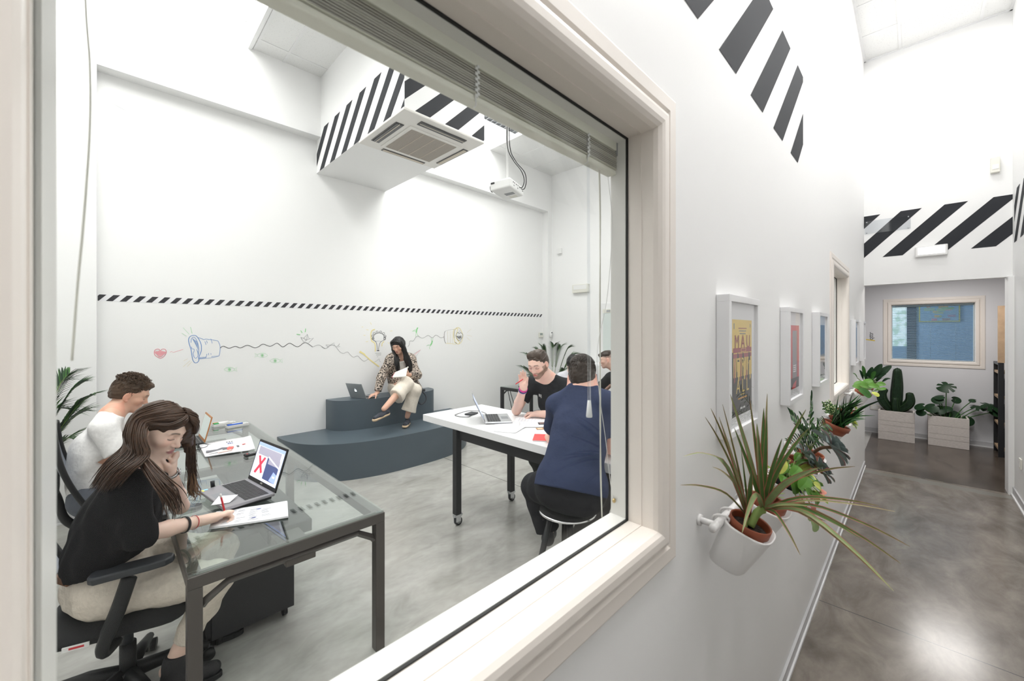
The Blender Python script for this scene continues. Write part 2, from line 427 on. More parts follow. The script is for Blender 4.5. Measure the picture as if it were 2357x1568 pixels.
# ------------------------------------------------------------ the shell
WY = .447; WT = .118; XE = 6.70; YR = -.73; YB = 5.45; YU = 5.30; XR = 6.46; CH = 4.9; CC = 5.08
def struct(o): o['kind'] = 'structure'; return o
def clip_poly(poly, x0, x1, z0, z1):
    def c(ps, ax, lim, sgn):
        out = []
        for i in range(len(ps)):
            a, b = ps[i], ps[(i+1) % len(ps)]; ia = sgn*(a[ax]-lim) <= 0; ib = sgn*(b[ax]-lim) <= 0
            if ia: out.append(a)
            if ia != ib:
                t = (lim-a[ax])/(b[ax]-a[ax]); q = [a[0]+(b[0]-a[0])*t, a[1]+(b[1]-a[1])*t]; q[ax] = lim; out.append(q)
        return out
    for ax, lim, sgn in ((0, x0, -1), (0, x1, 1), (1, z0, -1), (1, z1, 1)):
        poly = c(poly, ax, lim, sgn)
        if len(poly) < 3: return []
    return poly
def stripes(mb, f, start, period, width, shift, n, x0, x1, z0, z1, mat=BLACK):
    """slanted painted bars between z0 and z1; f maps (u,z) to the wall face"""
    for k in range(n):
        a = start+period*k
        p = clip_poly([[a, z0], [a+width, z0], [a+width+shift, z1], [a+shift, z1]], x0, x1, z0, z1)
        if p: mb.quad([f(*q) for q in p], mat)
# floor
mb = MB(); mb.box(-3.2, 9.3, -3.2, 5.6, -.12, 0, CONC); struct(mb.build('floor'))
# corridor wall with two window openings
def holed(mb, x0, x1, y0, y1, z0, z1, holes, mat):
    xs = x0
    for (a, b, c, d) in holes:
        mb.box(xs, a, y0, y1, z0, z1, mat); mb.box(a, b, y0, y1, z0, c, mat); mb.box(a, b, y0, y1, d, z1, mat); xs = b
    mb.box(xs, x1, y0, y1, z0, z1, mat)
mb = MB()
holed(mb, -3.2, XE+.12, WY, WY+WT, 0, CC+.1, [(-.075, .965, 1.188, 2.219), (3.885, 4.905, 1.188, 2.219)], WHITE)
stripes(mb, lambda u, z: (u, WY-.0012, z), 1.392-.355*5, .355, .176, .53, 10, -1.2, 2.78, 2.61, 3.14)
struct(mb.build('wall_front'))
# back wall: upper face and recessed lower face, striped tape and marker drawings belong to it
mb = MB()
mb.box(-3.2, XR+.1, YB, YB+.12, 0, 6.2, WHITE)
mb.box(-3.2, -.085, YU, YB, 0, 4.15, WHITE); mb.box(6.34, XR, YU, YB, 0, 4.15, WHITE)
mb.box(-3.2, XR, YU, YB, 4.15, 6.2, WHITE)
n_t = int((6.335+.08)/.0935)
mb.quad([(-.08, YB-.001, 1.984), (6.335, YB-.001, 1.984), (6.335, YB-.001, 2.048), (-.08, YB-.001, 2.048)], pbr('white_tape', (.84, .84, .86), .35))
stripes(mb, lambda u, z: (u, YB-.0018, z), -.12, .0935, .047, .052, n_t+2, -.08, 6.335, 1.986, 2.046, TAPEK)
# --- drawings (strokes on the wall)
def wallpt(x, y, lift=.0015):
    a = (x-1178.5)/926; d = YB/(S2*(1-a)); return Vector((S2*(1+a)*d, YB-lift, HC+(762-y)/926*d))
INK = {'k': pbr('black_marker', (.03, .03, .035), .6), 'b': pbr('blue_marker', (.12, .28, .60), .6), 'r': pbr('red_marker', (.76, .25, .30), .6),
       'g': pbr('green_marker', (.25, .66, .27), .6), 'l': pbr('pale_green_marker', (.45, .75, .48), .6), 'y': pbr('yellow_marker', (.88, .76, .34), .6),
       'p': pbr('pale_red_marker', (.85, .42, .45), .6), 's': pbr('grey_marker', (.30, .30, .31), .6), 'o': pbr('ochre_marker', (.72, .62, .35), .6)}
_lay = [0.0]
def stroke(mb, pts, col, wd, cr, smooth=True):
    P = [wallpt(*cr(*p)) for p in pts]
    if smooth and len(P) > 2: P = catmull(P, 5)
    _lay[0] = (_lay[0]+.00007) % .0014; dy = Vector((0, -_lay[0], 0))
    vs = []
    for i, p in enumerate(P):
        t = (P[min(i+1, len(P)-1)]-P[max(i-1, 0)]); t = t.normalized() if t.length > 1e-8 else Vector((1, 0, 0))
        n = Vector((-t.z, 0, t.x))*wd*.27; vs += [p+n+dy, p-n+dy]
    mb.add(vs, [(2*i, 2*i+1, 2*i+3, 2*i+2) for i in range(len(P)-1)], INK[col])
ca = lambda x, y: (330+x/5.481, 720+y/5.481)
cb = lambda x, y: (740+x/6.203, 720+y/6.203)
# heart
stroke(mb, [(212,480),(190,458),(150,468),(137,500),(150,540),(218,575),(265,545),(288,505),(280,468),(245,458),(212,480)], 'r', .010, ca)
for k in range(15):
    x = 146+k*9.4; stroke(mb, [(x, 478+abs(k-7)*2), (x+8-k*.3, 560-abs(k-6.5)*6.5)], 'p', .012, ca, False)
for k in range(7): stroke(mb, [(150+k*6, 485+k*12), (278-k*7, 500+k*10)], 'r', .004, ca, False)
stroke(mb, [(335,498),(362,488),(370,503),(502,463)], 'p', .008, ca, False)
for q in ([(500,188),(578,272)], [(483,258),(548,296)], [(594,180),(615,262)]): stroke(mb, q, 'l' if q[0][0] < 590 else 'g', .006, ca, False)
for q in ([(508,608),(558,582)], [(500,683),(592,603)], [(553,680),(612,618)]): stroke(mb, q, 'o', .004, ca, False)
# listening cup
stroke(mb, [(690,318),(665,292),(630,286),(590,300),(570,340),(580,400),(600,460),(610,520),(622,590),(645,628),(672,632),(698,605),(700,560),(728,490),(732,430),(722,380),(690,318)], 'b', .011, ca)
stroke(mb, [(600,378),(606,330),(635,308),(665,335),(690,400),(698,470),(690,540),(665,574),(640,560),(628,515),(640,480),(636,458),(612,455),(608,430)], 'b', .008, ca)
for k in range(8): stroke(mb, [(618+k*9, 322+k*6), (632+k*8, 352+k*16)], 'b', .005, ca, False)
for k in range(5): stroke(mb, [(672+k*5, 460+k*16), (690, 500+k*12)], 'b', .006, ca, False)
stroke(mb, [(690,315),(740,328),(760,340),(790,332),(830,340),(852,334),(865,342),(935,355),(955,385),(968,430),(965,490),(955,545)], 'b', .008, ca)
stroke(mb, [(955,545),(900,562),(850,570),(780,575),(700,585)], 'b', .006, ca)
for k in range(24):
    if k < 9 or k > 14: stroke(mb, [(706+k*10.5, 562-k*.9), (702+k*10.5, 584-k*1.6)], 'b', .006, ca, False)
for q in ([(775,362),(790,405)], [(795,352),(808,384)], [(853,338),(868,388)], [(800,520),(790,565)], [(824,510),(820,535)], [(850,512),(855,528)]): stroke(mb, q, 'b', .007, ca, False)
# string line
stroke(mb, [(968,445),(1010,422),(1080,448),(1160,424),(1225,444),(1310,410),(1400,442),(1450,430),(1510,396),(1600,424),(1685,385),(1760,430),(1845,385),(1945,430),(2040,376),(2135,432)], 'k', .011, ca)
stroke(mb, [(2135,432),(2215,408),(2290,450),(2330,434)], 's', .009, ca)
# boat
for q in ([(1985,310),(2022,370),(2060,345),(2092,330),(2145,320),(2082,382)], [(1985,310),(2022,324),(2060,345)], [(2022,322),(2068,272),(2092,332)], [(2068,272),(2062,342)]): stroke(mb, q, 's', .008, ca, False)
for q in ([(1933,272),(1978,278)], [(1985,225),(2003,255)], [(2046,200),(2040,245)]): stroke(mb, q, 'g', .016, ca, False)
# eye fish
for (cx, cy, fl) in ((1500,538,-1), (1662,607,1), (1085,716,1)):
    e = [(cx+66*math.cos(t), cy+27*math.sin(t)*(1.0-.25*abs(math.cos(t)))) for t in [i*math.pi/8 for i in range(17)]]
    stroke(mb, e, 'l', .005, ca); stroke(mb, [(cx+9*math.cos(t*.7), cy+9*math.sin(t*.7)) for t in range(10)], 'g', .013, ca)
    stroke(mb, [(cx+20*math.cos(t*.7), cy+20*math.sin(t*.7)) for t in range(10)], 'l', .005, ca)
    stroke(mb, [(cx+fl*60, cy-8), (cx+fl*98, cy-28), (cx+fl*84, cy), (cx+fl*98, cy+24), (cx+fl*58, cy+8)], 'l', .005, ca, False)
    for k in range(-3, 4): stroke(mb, [(cx+k*13, cy-26+abs(k)*2), (cx+k*15, cy-38+abs(k)*3)], 'l', .003, ca, False)
# shark and thin line
stroke(mb, [(0,485),(55,512),(130,465),(190,470),(230,520),(270,565),(315,580),(370,560),(410,600),(455,635),(515,617),(550,650),(605,692),(670,660)], 's', .008, cb)
for q in ([(62,460),(75,480),(105,490),(82,476)], [(62,460),(130,462),(182,428),(182,462),(215,490)], [(215,482),(245,465),(258,440),(238,470),(265,480),(225,490)]): stroke(mb, q, 's', .007, cb, False)
stroke(mb, [(755,705),(790,685),(820,660),(828,690),(848,705)], 's', .006, cb)
stroke(mb, [(540,560),(600,590),(700,680),(822,770)], 'y', .030, cb); stroke(mb, [(545,552),(620,600)], 'y', .04, cb, False)
# bulb
loop = []
for k in range(8):
    t = math.pi*(1.12-k*.178); cx, cy = 818+90*math.cos(t), 345-72*math.sin(t)
    for j in range(7):
        u = t+math.pi*.9+j*math.pi*2/6.2; loop.append((cx+15*math.cos(u), cy-15*math.sin(u)))
loop = [(745,395),(722,365)]+loop+[(915,340),(905,380),(870,402),(848,412)]
stroke(mb, loop, 'k', .009, cb)
stroke(mb, [(745,395),(775,415),(792,470),(798,530)], 'k', .010, cb); stroke(mb, [(848,412),(830,440),(818,490),(814,535)], 'k', .010, cb)
stroke(mb, [(788,541),(824,541)], 'k', .022, cb, False); stroke(mb, [(772,408),(810,403),(850,410)], 's', .005, cb)
for q in ([(768,580),(852,577)], [(780,604),(850,602)], [(795,628),(806,628)]): stroke(mb, q, 's', .009, cb, False)
stroke(mb, [(762,238),(720,255),(703,310),(715,400),(755,430),(768,480),(766,555)], 'y', .026, cb); stroke(mb, [(895,408),(865,440),(862,480)], 'y', .02, cb)
for q in ([(640,240),(670,248)], [(575,200),(592,207)], [(697,140),(712,170)], [(632,415),(665,410)], [(980,262),(1012,260)], [(945,425),(965,440)], [(600,320),(625,322)]): stroke(mb, q, 'y', .010, cb, False)
# right string, figures, paper plane
stroke(mb, [(1228,487),(1250,460),(1262,405),(1310,403),(1345,350),(1380,333),(1440,365),(1520,325),(1580,358),(1635,320),(1700,357),(1750,343)], 'k', .007, cb)
stroke(mb, [(1372,215),(1360,240),(1352,285)], 'g', .036, cb); stroke(mb, [(1370,212),(1374,222)], 'g', .03, cb, False)
for q in ([(1360,240),(1322,250),(1295,268)], [(1352,262),(1300,262)], [(1350,285),(1340,345)], [(1355,285),(1380,330)]): stroke(mb, q, 'g', .009, cb, False)
stroke(mb, [(1580,400),(1575,430),(1556,465)], 'g', .04, cb)
for q in ([(1566,360),(1566,400)], [(1592,358),(1585,400)], [(1556,465),(1522,460),(1500,475)], [(1560,470),(1540,490),(1545,520)]): stroke(mb, q, 'g', .010, cb, False)
for q in ([(1322,582),(1415,528),(1345,632)], [(1415,528),(1330,605)], [(1415,528),(1322,595)]): stroke(mb, q, 'p' if q[0][1] > 582 or len(q) == 2 else 's', .007, cb, False)
# speaking cup
stroke(mb, [(1765,262),(1752,300),(1752,380),(1772,438)], 'k', .011, cb); stroke(mb, [(1765,262),(1830,245),(1900,235)], 's', .005, cb); stroke(mb, [(1772,438),(1850,442),(1915,452)], 'y', .010, cb)
stroke(mb, [(1925,215),(1900,260),(1893,340),(1902,410),(1930,445)], 'k', .008, cb); stroke(mb, [(1890,235),(1885,330),(1905,430)], 'y', .022, cb)
stroke(mb, [(1925,215),(1950,212),(1975,225),(1995,260),(2015,315),(2010,380),(1985,430),(1945,447),(1920,420)], 'y', .016, cb)
stroke(mb, [(1900,235),(1942,230),(1925,300),(1918,340),(1940,390),(1968,420),(1960,440)], 'y', .02, cb)
stroke(mb, [(1915,330),(1935,290),(1952,285),(1965,300),(1985,285),(2018,315),(2005,360),(1975,392),(1945,385),(1915,330)], 'k', .010, cb)
for k in range(9): stroke(mb, [(1925+k*8, 342-abs(k-3)*4), (1950+k*5.5, 378-abs(k-4)*3), (1930+k*8.5, 330)], 'k', .009, cb, False)
stroke(mb, [(1930,300),(1948,270),(1955,290),(1975,250),(1990,290)], 'k', .005, cb, False); stroke(mb, [(1955,400),(1975,420),(1990,400)], 'k', .006, cb)
for k in range(3): stroke(mb, [(1800+k*35, 265), (1802+k*35, 435)], 'o', .006, cb)
for q in ([(2078,285),(2135,235)], [(2075,318),(2150,338)], [(2072,350),(2130,405)]): stroke(mb, q, 'o', .005, cb, False)
# bracket plate outline in the high recess
stroke(mb, [(258,238),(292,256)], 's', .004, lambda x, y: (x, y), False)
struct(mb.build('wall_back'))
mb = MB(); mb.box(-3.2, -3.1, -3.2, YB, 0, 6.2, WHITE); struct(mb.build('wall_left'))
mb = MB(); mb.box(XR, XR+.12, WY+WT, YB+.1, 0, 6.2, WHITE); struct(mb.build('wall_right'))
# bulkhead carrying the cassette unit
mb = MB(); bx0, bx1, by0, bz0 = 1.885, 2.84, 3.26, 3.73
mb.box(bx0, bx1, by0, YB, bz0, 6.0, WHITE)
stripes(mb, lambda u, z: (bx0-.0012, u, z), 3.325-.335*3+.52, .335, .155, -.49, 12, by0, YB-.01, bz0+.001, 4.24)
stripes(mb, lambda u, z: (u, by0-.0012, z), 1.993-.335*3, .335, .163, .51, 8, bx0, bx1, bz0+.001, 4.24)
struct(mb.build('wall_bulkhead'))
# ceilings
mb = MB()
holes = [(-1.3, 1.13), (2.84, 4.75)]
y0w, y1w = .9, YU
mb.box(-3.2, -1.3, WY+WT, YU, CH, CH+.1, WHITE)
mb.box(1.13, bx0, WY+WT, YU, CH, CH+.05, CEILT); mb.box(bx0, bx1, WY+WT, by0, CH, CH+.05, CEILT); mb.box(4.75, XR, WY+WT, YU, CH, CH+.05, CEILT)
for a, b in holes:
    mb.box(a, b, WY+WT, y0w, CH, CH+.1, WHITE)
    mb.box(a-.03, a, y0w, y1w, CH+.101, 6.05, WHITE); mb.box(b, b+.03, y0w, y1w, CH+.052, 6.05, WHITE); mb.box(b-.004, b, y0w, y1w, CH-.001, CH+.06, WHITE); mb.box(a, b, y0w-.03, y0w, CH, 6.05, WHITE)
    mb.box(a, b, y0w, y1w, 6.0, 6.05, EMITW)
    for k in range(1, 5): mb.box(a, b, y0w+(y1w-y0w)*k/5-.03, y0w+(y1w-y0w)*k/5+.03, 5.94, 6.0, WHITE)
    mb.box((a+b)/2-.03, (a+b)/2+.03, y0w, y1w, 5.94, 6.0, WHITE)
# tile grid bars
for xx in (1.16, 1.46): mb.box(xx-.012, xx+.012, WY+WT, YU, CH-.006, CH, TRIMW)
for yy in [5.08-.6*k for k in range(8)]: mb.box(1.13, bx0, yy-.012, yy+.012, CH-.0052, CH, TRIMW)
mb.box(1.10, 1.135, WY+WT, YU, CH-.02, CH+.02, TRIMW)
for xx in (5.30, 5.90): mb.box(xx-.008, xx+.008, WY+WT, YU, CH-.005, CH, TRIMW)
for yy in [5.08-.6*k for k in range(8)]: mb.box(4.75, XR, yy-.008, yy+.008, CH-.0044, CH, TRIMW)
struct(mb.build('ceiling'))
# corridor ceiling with grid and light openings
mb = MB()
px0 = [(.0, 1.2), (2.4, 3.6), (5.51, 6.12)]  # first two panels are added out of view to light the corridor
xs = -3.2
for a, b in px0:
    mb.box(xs, a, YR, WY, CC, CC+.05, CEILT); mb.box(a, b, YR, -.51, CC, CC+.05, CEILT); mb.box(a, b, .118, WY, CC, CC+.05, CEILT); xs = b
mb.box(xs, XE, YR, WY, CC, CC+.05, CEILT)
for yy in (.118, -.51): mb.box(-3.2, XE, yy-.012, yy+.012, CC-.006, CC, TRIMW)
for xx in [6.12-.61*k for k in range(16)]: mb.box(xx-.006, xx+.006, .118, WY, CC-.005, CC, TRIMW)
mb.box(-3.2, XE, WY-.02, WY, CC-.012, CC, TRIMW); mb.box(-3.2, XE, YR, YR+.02, CC-.012, CC, TRIMW); mb.box(XE-.02, XE, YR, WY, CC-.012, CC, TRIMW)
struct(mb.build('ceiling'))
for i, (a, b) in enumerate(px0):
    mb = MB(); mb.box(a+.01, b-.01, -.50, .108, CC+.005, CC+.03, LAMPW)
    o = mb.build('ceiling_light'); tag(o, ['square glowing ceiling panel at the far end of the corridor', 'added out-of-view glowing ceiling panel above the middle of the corridor', 'added out-of-view glowing ceiling panel above the near end of the corridor'][2-i], 'ceiling light')
# corridor right wall, header wall, passage
mb = MB(); mb.box(-3.2, XE+.12, YR-.12, YR, 0, CC+.1, WHITE)
stripes(mb, lambda u, z: (u, YR+.0012, z), 6.46-.355*12, .355, .165, -.53, 14, 1.5, 6.60, 2.61, 3.14)
struct(mb.build('wall_corridor_right'))
mb = MB(); mb.box(XE, XE+.12, YR-.12, WY, 2.27, CC+.1, WHITE); mb.box(6.60, XE+.12, YR, -.69, 0, 2.27, WHITE)
stripes(mb, lambda u, z: (XE-.0012, -u, z), -.277-.358*3, .358, .178, .52, 9, -.449, .73, 2.605, 3.135)
struct(mb.build('wall_corridor_end'))
XP = 9.05
mb = MB(); 
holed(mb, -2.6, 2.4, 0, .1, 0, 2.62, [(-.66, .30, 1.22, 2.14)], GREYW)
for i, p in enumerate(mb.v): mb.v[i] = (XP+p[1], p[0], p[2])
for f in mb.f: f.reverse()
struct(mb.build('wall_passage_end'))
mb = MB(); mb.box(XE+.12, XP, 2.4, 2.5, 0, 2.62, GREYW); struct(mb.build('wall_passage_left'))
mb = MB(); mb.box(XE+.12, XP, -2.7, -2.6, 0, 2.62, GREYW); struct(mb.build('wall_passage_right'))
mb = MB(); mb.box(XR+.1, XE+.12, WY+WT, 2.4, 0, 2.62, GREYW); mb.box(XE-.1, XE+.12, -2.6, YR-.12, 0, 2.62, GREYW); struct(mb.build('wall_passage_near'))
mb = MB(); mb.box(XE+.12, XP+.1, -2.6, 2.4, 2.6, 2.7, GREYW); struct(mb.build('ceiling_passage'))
# skirtings
mb = MB(); mb.box(-3.2, XE, WY-.012, WY-.0005, .001, .07, TRIMG); mb.box(-3.2, XE, WY-.02, WY-.0005, .001, .018, TRIMW); struct(mb.build('baseboard_corridor_left'))
mb = MB(); mb.box(-3.2, 6.6, YR+.0005, YR+.012, .001, .09, TRIMG); mb.box(-3.2, 6.6, YR+.0005, YR+.024, .001, .02, TRIMW); struct(mb.build('baseboard_corridor_right'))
mb = MB(); mb.box(-3.1, -.085, YU-.012, YU-.0005, .001, .09, TRIMG); mb.box(-3.1, -.085, YU-.02, YU-.0005, .001, .018, TRIMW); mb.box(-.085, 6.34, YB-.012, YB-.0005, .001, .09, TRIMG); struct(mb.build('baseboard_back'))
mb = MB(); mb.box(XP-.012, XP-.0005, -2.6, 2.4, .001, .08, TRIMG); mb.box(XP-.018, XP-.0005, -2.6, 2.4, .001, .015, TRIMW); struct(mb.build('baseboard_passage'))
# ------------------------------------------------------------ windows
def window_frame(x0, x1, z0, z1, T, name, cream=CREAM):
    """x0..z1 is the clear opening; T maps (u, depth, z) to the world; depth 0 = wall face, positive into the wall"""
    prof = [(.100, 0), (.100, -.007), (.094, -.010), (.062, -.010), (.056, -.004), (.052, -.004), (.048, -.009), (.044, -.014), (.036, -.016), (.020, -.016), (.010, -.013), (.003, -.005), (0, .006), (0, .036), (-.0015, .036), (-.0015, .040), (0, .040), (0, .073)]
    mb = MB(); n = len(prof); vs = []
    for (d, y) in prof:
        vs += [T(x0-d, y, z0-d), T(x1+d, y, z0-d), T(x1+d, y, z1+d), T(x0-d, y, z1+d)]
    fs = []
    for i in range(n-1):
        for k in range(4): fs.append((i*4+k, (i+1)*4+k, (i+1)*4+(k+1) % 4, i*4+(k+1) % 4))
    mb.add(vs, fs, cream)
    prof2 = [(0, .079), (-.004, .079), (-.010, .118), (.03, .118)]
    vs = []
    for (d, y) in prof2: vs += [T(x0-d, y, z0-d), T(x1+d, y, z0-d), T(x1+d, y, z1+d), T(x0-d, y, z1+d)]
    m2 = MB(); m2.add(vs, [(i*4+k, (i+1)*4+k, (i+1)*4+(k+1) % 4, i*4+(k+1) % 4) for i in range(3) for k in range(4)], CREAMW)
    m3 = MB(); vs = []
    for (d, y) in [(.004, .0725), (0, .0725), (0, .0795), (.004, .0795)]: vs += [T(x0-d, y, z0-d), T(x1+d, y, z0-d), T(x1+d, y, z1+d), T(x0-d, y, z1+d)]
    vs2 = [(.006, .073), (-.003, .073), (-.003, .0755), (.006, .0755)]
    vs = []
    for (d, y) in [(.004, .0732), (-.003, .0732), (-.003, .0785), (.004, .0785)]: vs += [T(x0-d, y, z0-d), T(x1+d, y, z0-d), T(x1+d, y, z1+d), T(x0-d, y, z1+d)]
    m3.add(vs, [(i*4+k, (i+1)*4+k, (i+1)*4+(k+1) % 4, i*4+(k+1) % 4) for i in range(3) for k in range(3)], GASK)
    g = MB(); y0, y1 = .0745, .0785
    c = [T(x0, y0, z0), T(x1, y0, z0), T(x1, y0, z1), T(x0, y0, z1), T(x0, y1, z0), T(x1, y1, z0), T(x1, y1, z1), T(x0, y1, z1)]
    g.add(c, [(0, 1, 2, 3), (5, 4, 7, 6)], None)
    root = struct(mb.build(name, None))
    for mbx, nm, mt in ((m2, 'sash', None), (m3, 'gasket', None), (g, 'pane', PANE)):
        mbx.build(nm, mt, root)
    return root
TW = lambda u, d, z: (u, WY+d, z)
win1 = window_frame(-.045, .943, 1.212, 2.196, TW, 'window_1')
win2 = window_frame(3.909, 4.881, 1.212, 2.196, TW, 'window_2')
TP = lambda u, d, z: (XP+d, -u, z)
win3 = window_frame(-.265, .634, 1.238, 2.12, TP, 'window_3')
# ------------------------------------------------------------ venetian blind pulled up in window_1
def rot_to(a, b): return (Vector(b)-Vector(a))
bl = empty('venetian_blind', (.45, .56, 2.19), 'cream slatted blind pulled up at the top of the large front window', 'blind')
CREAMB = pbr('cream_blind_rail', (.82, .81, .72), .35)
SLAT = pbr('grey_cream_slat', (.50, .48, .43), .35)
mb = MB(); mb.box(-.040, .938, .547, .578, 2.168, 2.194, CREAMB); mb.build('headrail', None, bl, bevel=.002)
mb = MB()
for k in range(34):
    z = 2.120+k*.0013; j = ((k*37) % 7-3)*.0004
    mb.box(-.036, .934, .548+j, .573+j, z, z+.00045, SLAT if k % 3 else CREAMB)
mb.build('slat_stack', None, bl)
mb = MB(); mb.box(-.036, .934, .549, .575, 2.106, 2.119, CREAMB); mb.build('bottom_rail', None, bl, bevel=.004, seg=3)
for xx in (.10, .459, .803):
    mb = MB()
    for k in range(12):
        z = 2.112+k*.0048; a = .002 if k % 2 else -.002
        mb.box(xx-.003+a, xx+.003+a, .5445, .5465, z, z+.005, PWHITE)
    mb.tube([(xx-.004, .546, 2.113), (xx, .549, 2.101), (xx+.004, .560, 2.101)], .0012, 6, PWHITE)
    mb.build('ladder_cord', None, bl)
mb = MB(); mb.tube([(.827, .566, 2.165), (.828, .564, 2.10), (.829, .562, 1.53)], .0038, 8, CLEAR); w_ = mb.build('tilt_wand', None, bl)
mb = MB(); mb.lathe([(.0, 0), (.0042, 0), (.0078, -.038), (.0070, -.041), (0, -.041)], (.829, .562, 1.53), 16, pbr('milky_plastic', (.85, .86, .86), .3, alpha=.75)); mb.build('wand_grip', None, w_)
mb = MB()
for dx, r_ in ((0, .0017), (.003, .0014)):
    mb.tube(catmull([(.874+dx, .566, 2.17), (.878+dx, .563, 2.0), (.884-dx, .566, 1.75), (.880+dx, .564, 1.5), (.887-dx, .566, 1.35), (.892, .566, 1.222)], 5), r_, 6, PIVORY)
mb.build('lift_cord', None, bl)
mb = MB(); mb.tube(catmull([(.905, .566, 2.17), (.93, .562, 2.02), (.928, .560, 1.93), (.905, .560, 1.78), (.866, .562, 1.66), (.870, .562, 1.56), (.90, .560, 1.42), (.917, .560, 1.33), (.928, .556, 1.262)], 6), .0008, 6, PWHITE)
mb.ball((.929, .553, 1.258), .006, 8, pbr('brass', (.6, .45, .22), .3, metal=.8), (1, .7, 1)); mb.build('cord_loop', None, bl)
mb = MB(); mb.box(.930, .944, .546, .580, 2.156, 2.196, PGREY); mb.build('headrail_bracket', None, bl, bevel=.002)
mb = MB(); mb.tube(catmull([(-.018, .58, 2.17), (-.017, .58, 2.03), (-.014, .58, 1.965), (-.014, .58, 1.9), (-.018, .58, 1.812), (-.022, .58, 1.748), (-.026, .58, 1.671)], 5), .0011, 6, PIVORY); mb.build('side_cord', None, bl)
# ------------------------------------------------------------ ceiling things
def panel_at(z): return z
ac = empty('ceiling_air_conditioner', (2.36, 3.75, 3.72), 'square white cassette air conditioner under the striped bulkhead', 'air conditioner')
ax0, ax1, ay0, ay1 = 1.875, 2.835, 3.25, 4.19
ACW = pbr('cream_white_plastic', (.74, .72, .68), .35); ACG = pbr('beige_grille', (.47, .43, .38), .5); ACD = pbr('dark_vent_plastic', (.06, .06, .06), .4); ACF = pbr('beige_vane', (.62, .55, .45), .35)  # air outlets get one even dark colour
mb = MB(); mb.box(ax0, ax1, ay0, ay1, 3.700, 3.728, ACW); mb.build('fascia', None, ac, bevel=.008)
mb = MB(); mb.box(2.07, 2.70, 3.47, 4.08, 3.692, 3.702, ACW); f_ = mb.build('grille_frame', None, ac, bevel=.006)
mb = MB(); mb.box(2.11, 2.66, 3.51, 4.04, 3.690, 3.693, ACG)
for k in range(44): y = 3.515+k*.012; mb.box(2.112, 2.658, y, y+.004, 3.686, 3.690, ACG)
for k in range(1, 4): x = 2.11+.55*k/4; mb.box(x-.002, x+.002, 3.51, 4.04, 3.684, 3.690, ACF)
mb.build('intake_grille', None, f_)
for (x0, x1, y0, y1) in ((1.935, 2.02, 3.50, 4.02), (2.10, 2.65, 3.32, 3.40), (2.745, 2.81, 3.50, 4.02), (2.12, 2.65, 4.11, 4.165)):
    mb = MB(); mb.box(x0, x1, y0, y1, 3.694, 3.701, ACD); mb.box(x0+.012, x1-.012, y0+.012, y1-.012, 3.690, 3.6945, ACF if (y0 > 4 or x0 > 2.7) else ACD)
    lx = (x1-x0) > (y1-y0)
    if lx: mb.box(x0+.01, x1-.01, (y0+y1)/2-.004, (y0+y1)/2+.004, 3.688, 3.694, ACF)
    else: mb.box((x0+x1)/2-.004, (x0+x1)/2+.004, y0+.01, y1-.01, 3.688, 3.694, ACF)
    mb.build('air_outlet', None, ac)
# projector
PJ = Vector((2.86, 2.93, 3.14)); pj = empty('projector', PJ, 'white projector hanging on a thin pole from the ceiling', 'projector')
M = Matrix.Translation(PJ) @ Matrix.Rotation(R(20), 4, 'Z') @ Matrix.Rotation(R(-4), 4, 'X')
mb = MB(M); mb.box(-.16, .16, -.115, .115, -.045, .05, PWHITE); mb.build('body', None, pj, bevel=.018, seg=3)
mb = MB(M); mb.cyl((-.10, .112, .0), (-.10, .128, .0), .035, mat=PBLACK); mb.cyl((-.10, .127, 0), (-.10, .130, 0), .024, mat=PGREY); mb.box(-.163, -.15, .06, .10, .018, .036, PBLACK); mb.build('lens', None, pj)
mb = MB(M); mb.box(-.12, .142, -.1148, -.112, -.02, .03, PWHITE)
for i, (x, z, s_) in enumerate(((-.10,.02,.012),(-.07,.02,.012),(-.03,.018,.014),(.01,.02,.010),(.05,.02,.010),(.09,.015,.012),(.12,.0,.016),(-.09,-.012,.010),(0,-.012,.010))): mb.box(x, x+s_, -.1165, -.113, z-.006, z+.006, PBLACK)
mb.build('connector_panel', None, pj)
mb = MB(M)
for k in range(6): mb.box(-.02+k*.011, -.014+k*.011, -.07, .03, -.0468, -.0445, PGREY)
mb.box(.07, .13, -.06, .02, -.0465, -.0445, PIVORY); mb.build('vent_slots', None, pj)
mb = MB(); mb.cyl(PJ+Vector((0, 0, .05)), PJ+Vector((0, 0, 1.755)), .013, mat=PWHITE); mb.box(PJ.x-.06, PJ.x+.06, PJ.y-.06, PJ.y+.06, 3.19, 3.205, PWHITE); mb.build('pole', None, pj)
for dx, ex in ((.018, .10), (-.018, .05)):
    mb = MB(); q = M @ Vector((ex, -.118, .01))
    mb.tube(catmull([PJ+Vector((dx*.4, -.02, 1.75)), PJ+Vector((dx*.6, -.02, .9)), PJ+Vector((dx, -.02, .45)), PJ+Vector((dx+.05, -.05, .30)), PJ+Vector((ex+.03, -.12, .18)), q+Vector((.02, -.045, .07)), q+Vector((.01, -.03, .0)), q], 6), .0045, 6, PBLACK)
    mb.build('cable', None, pj)
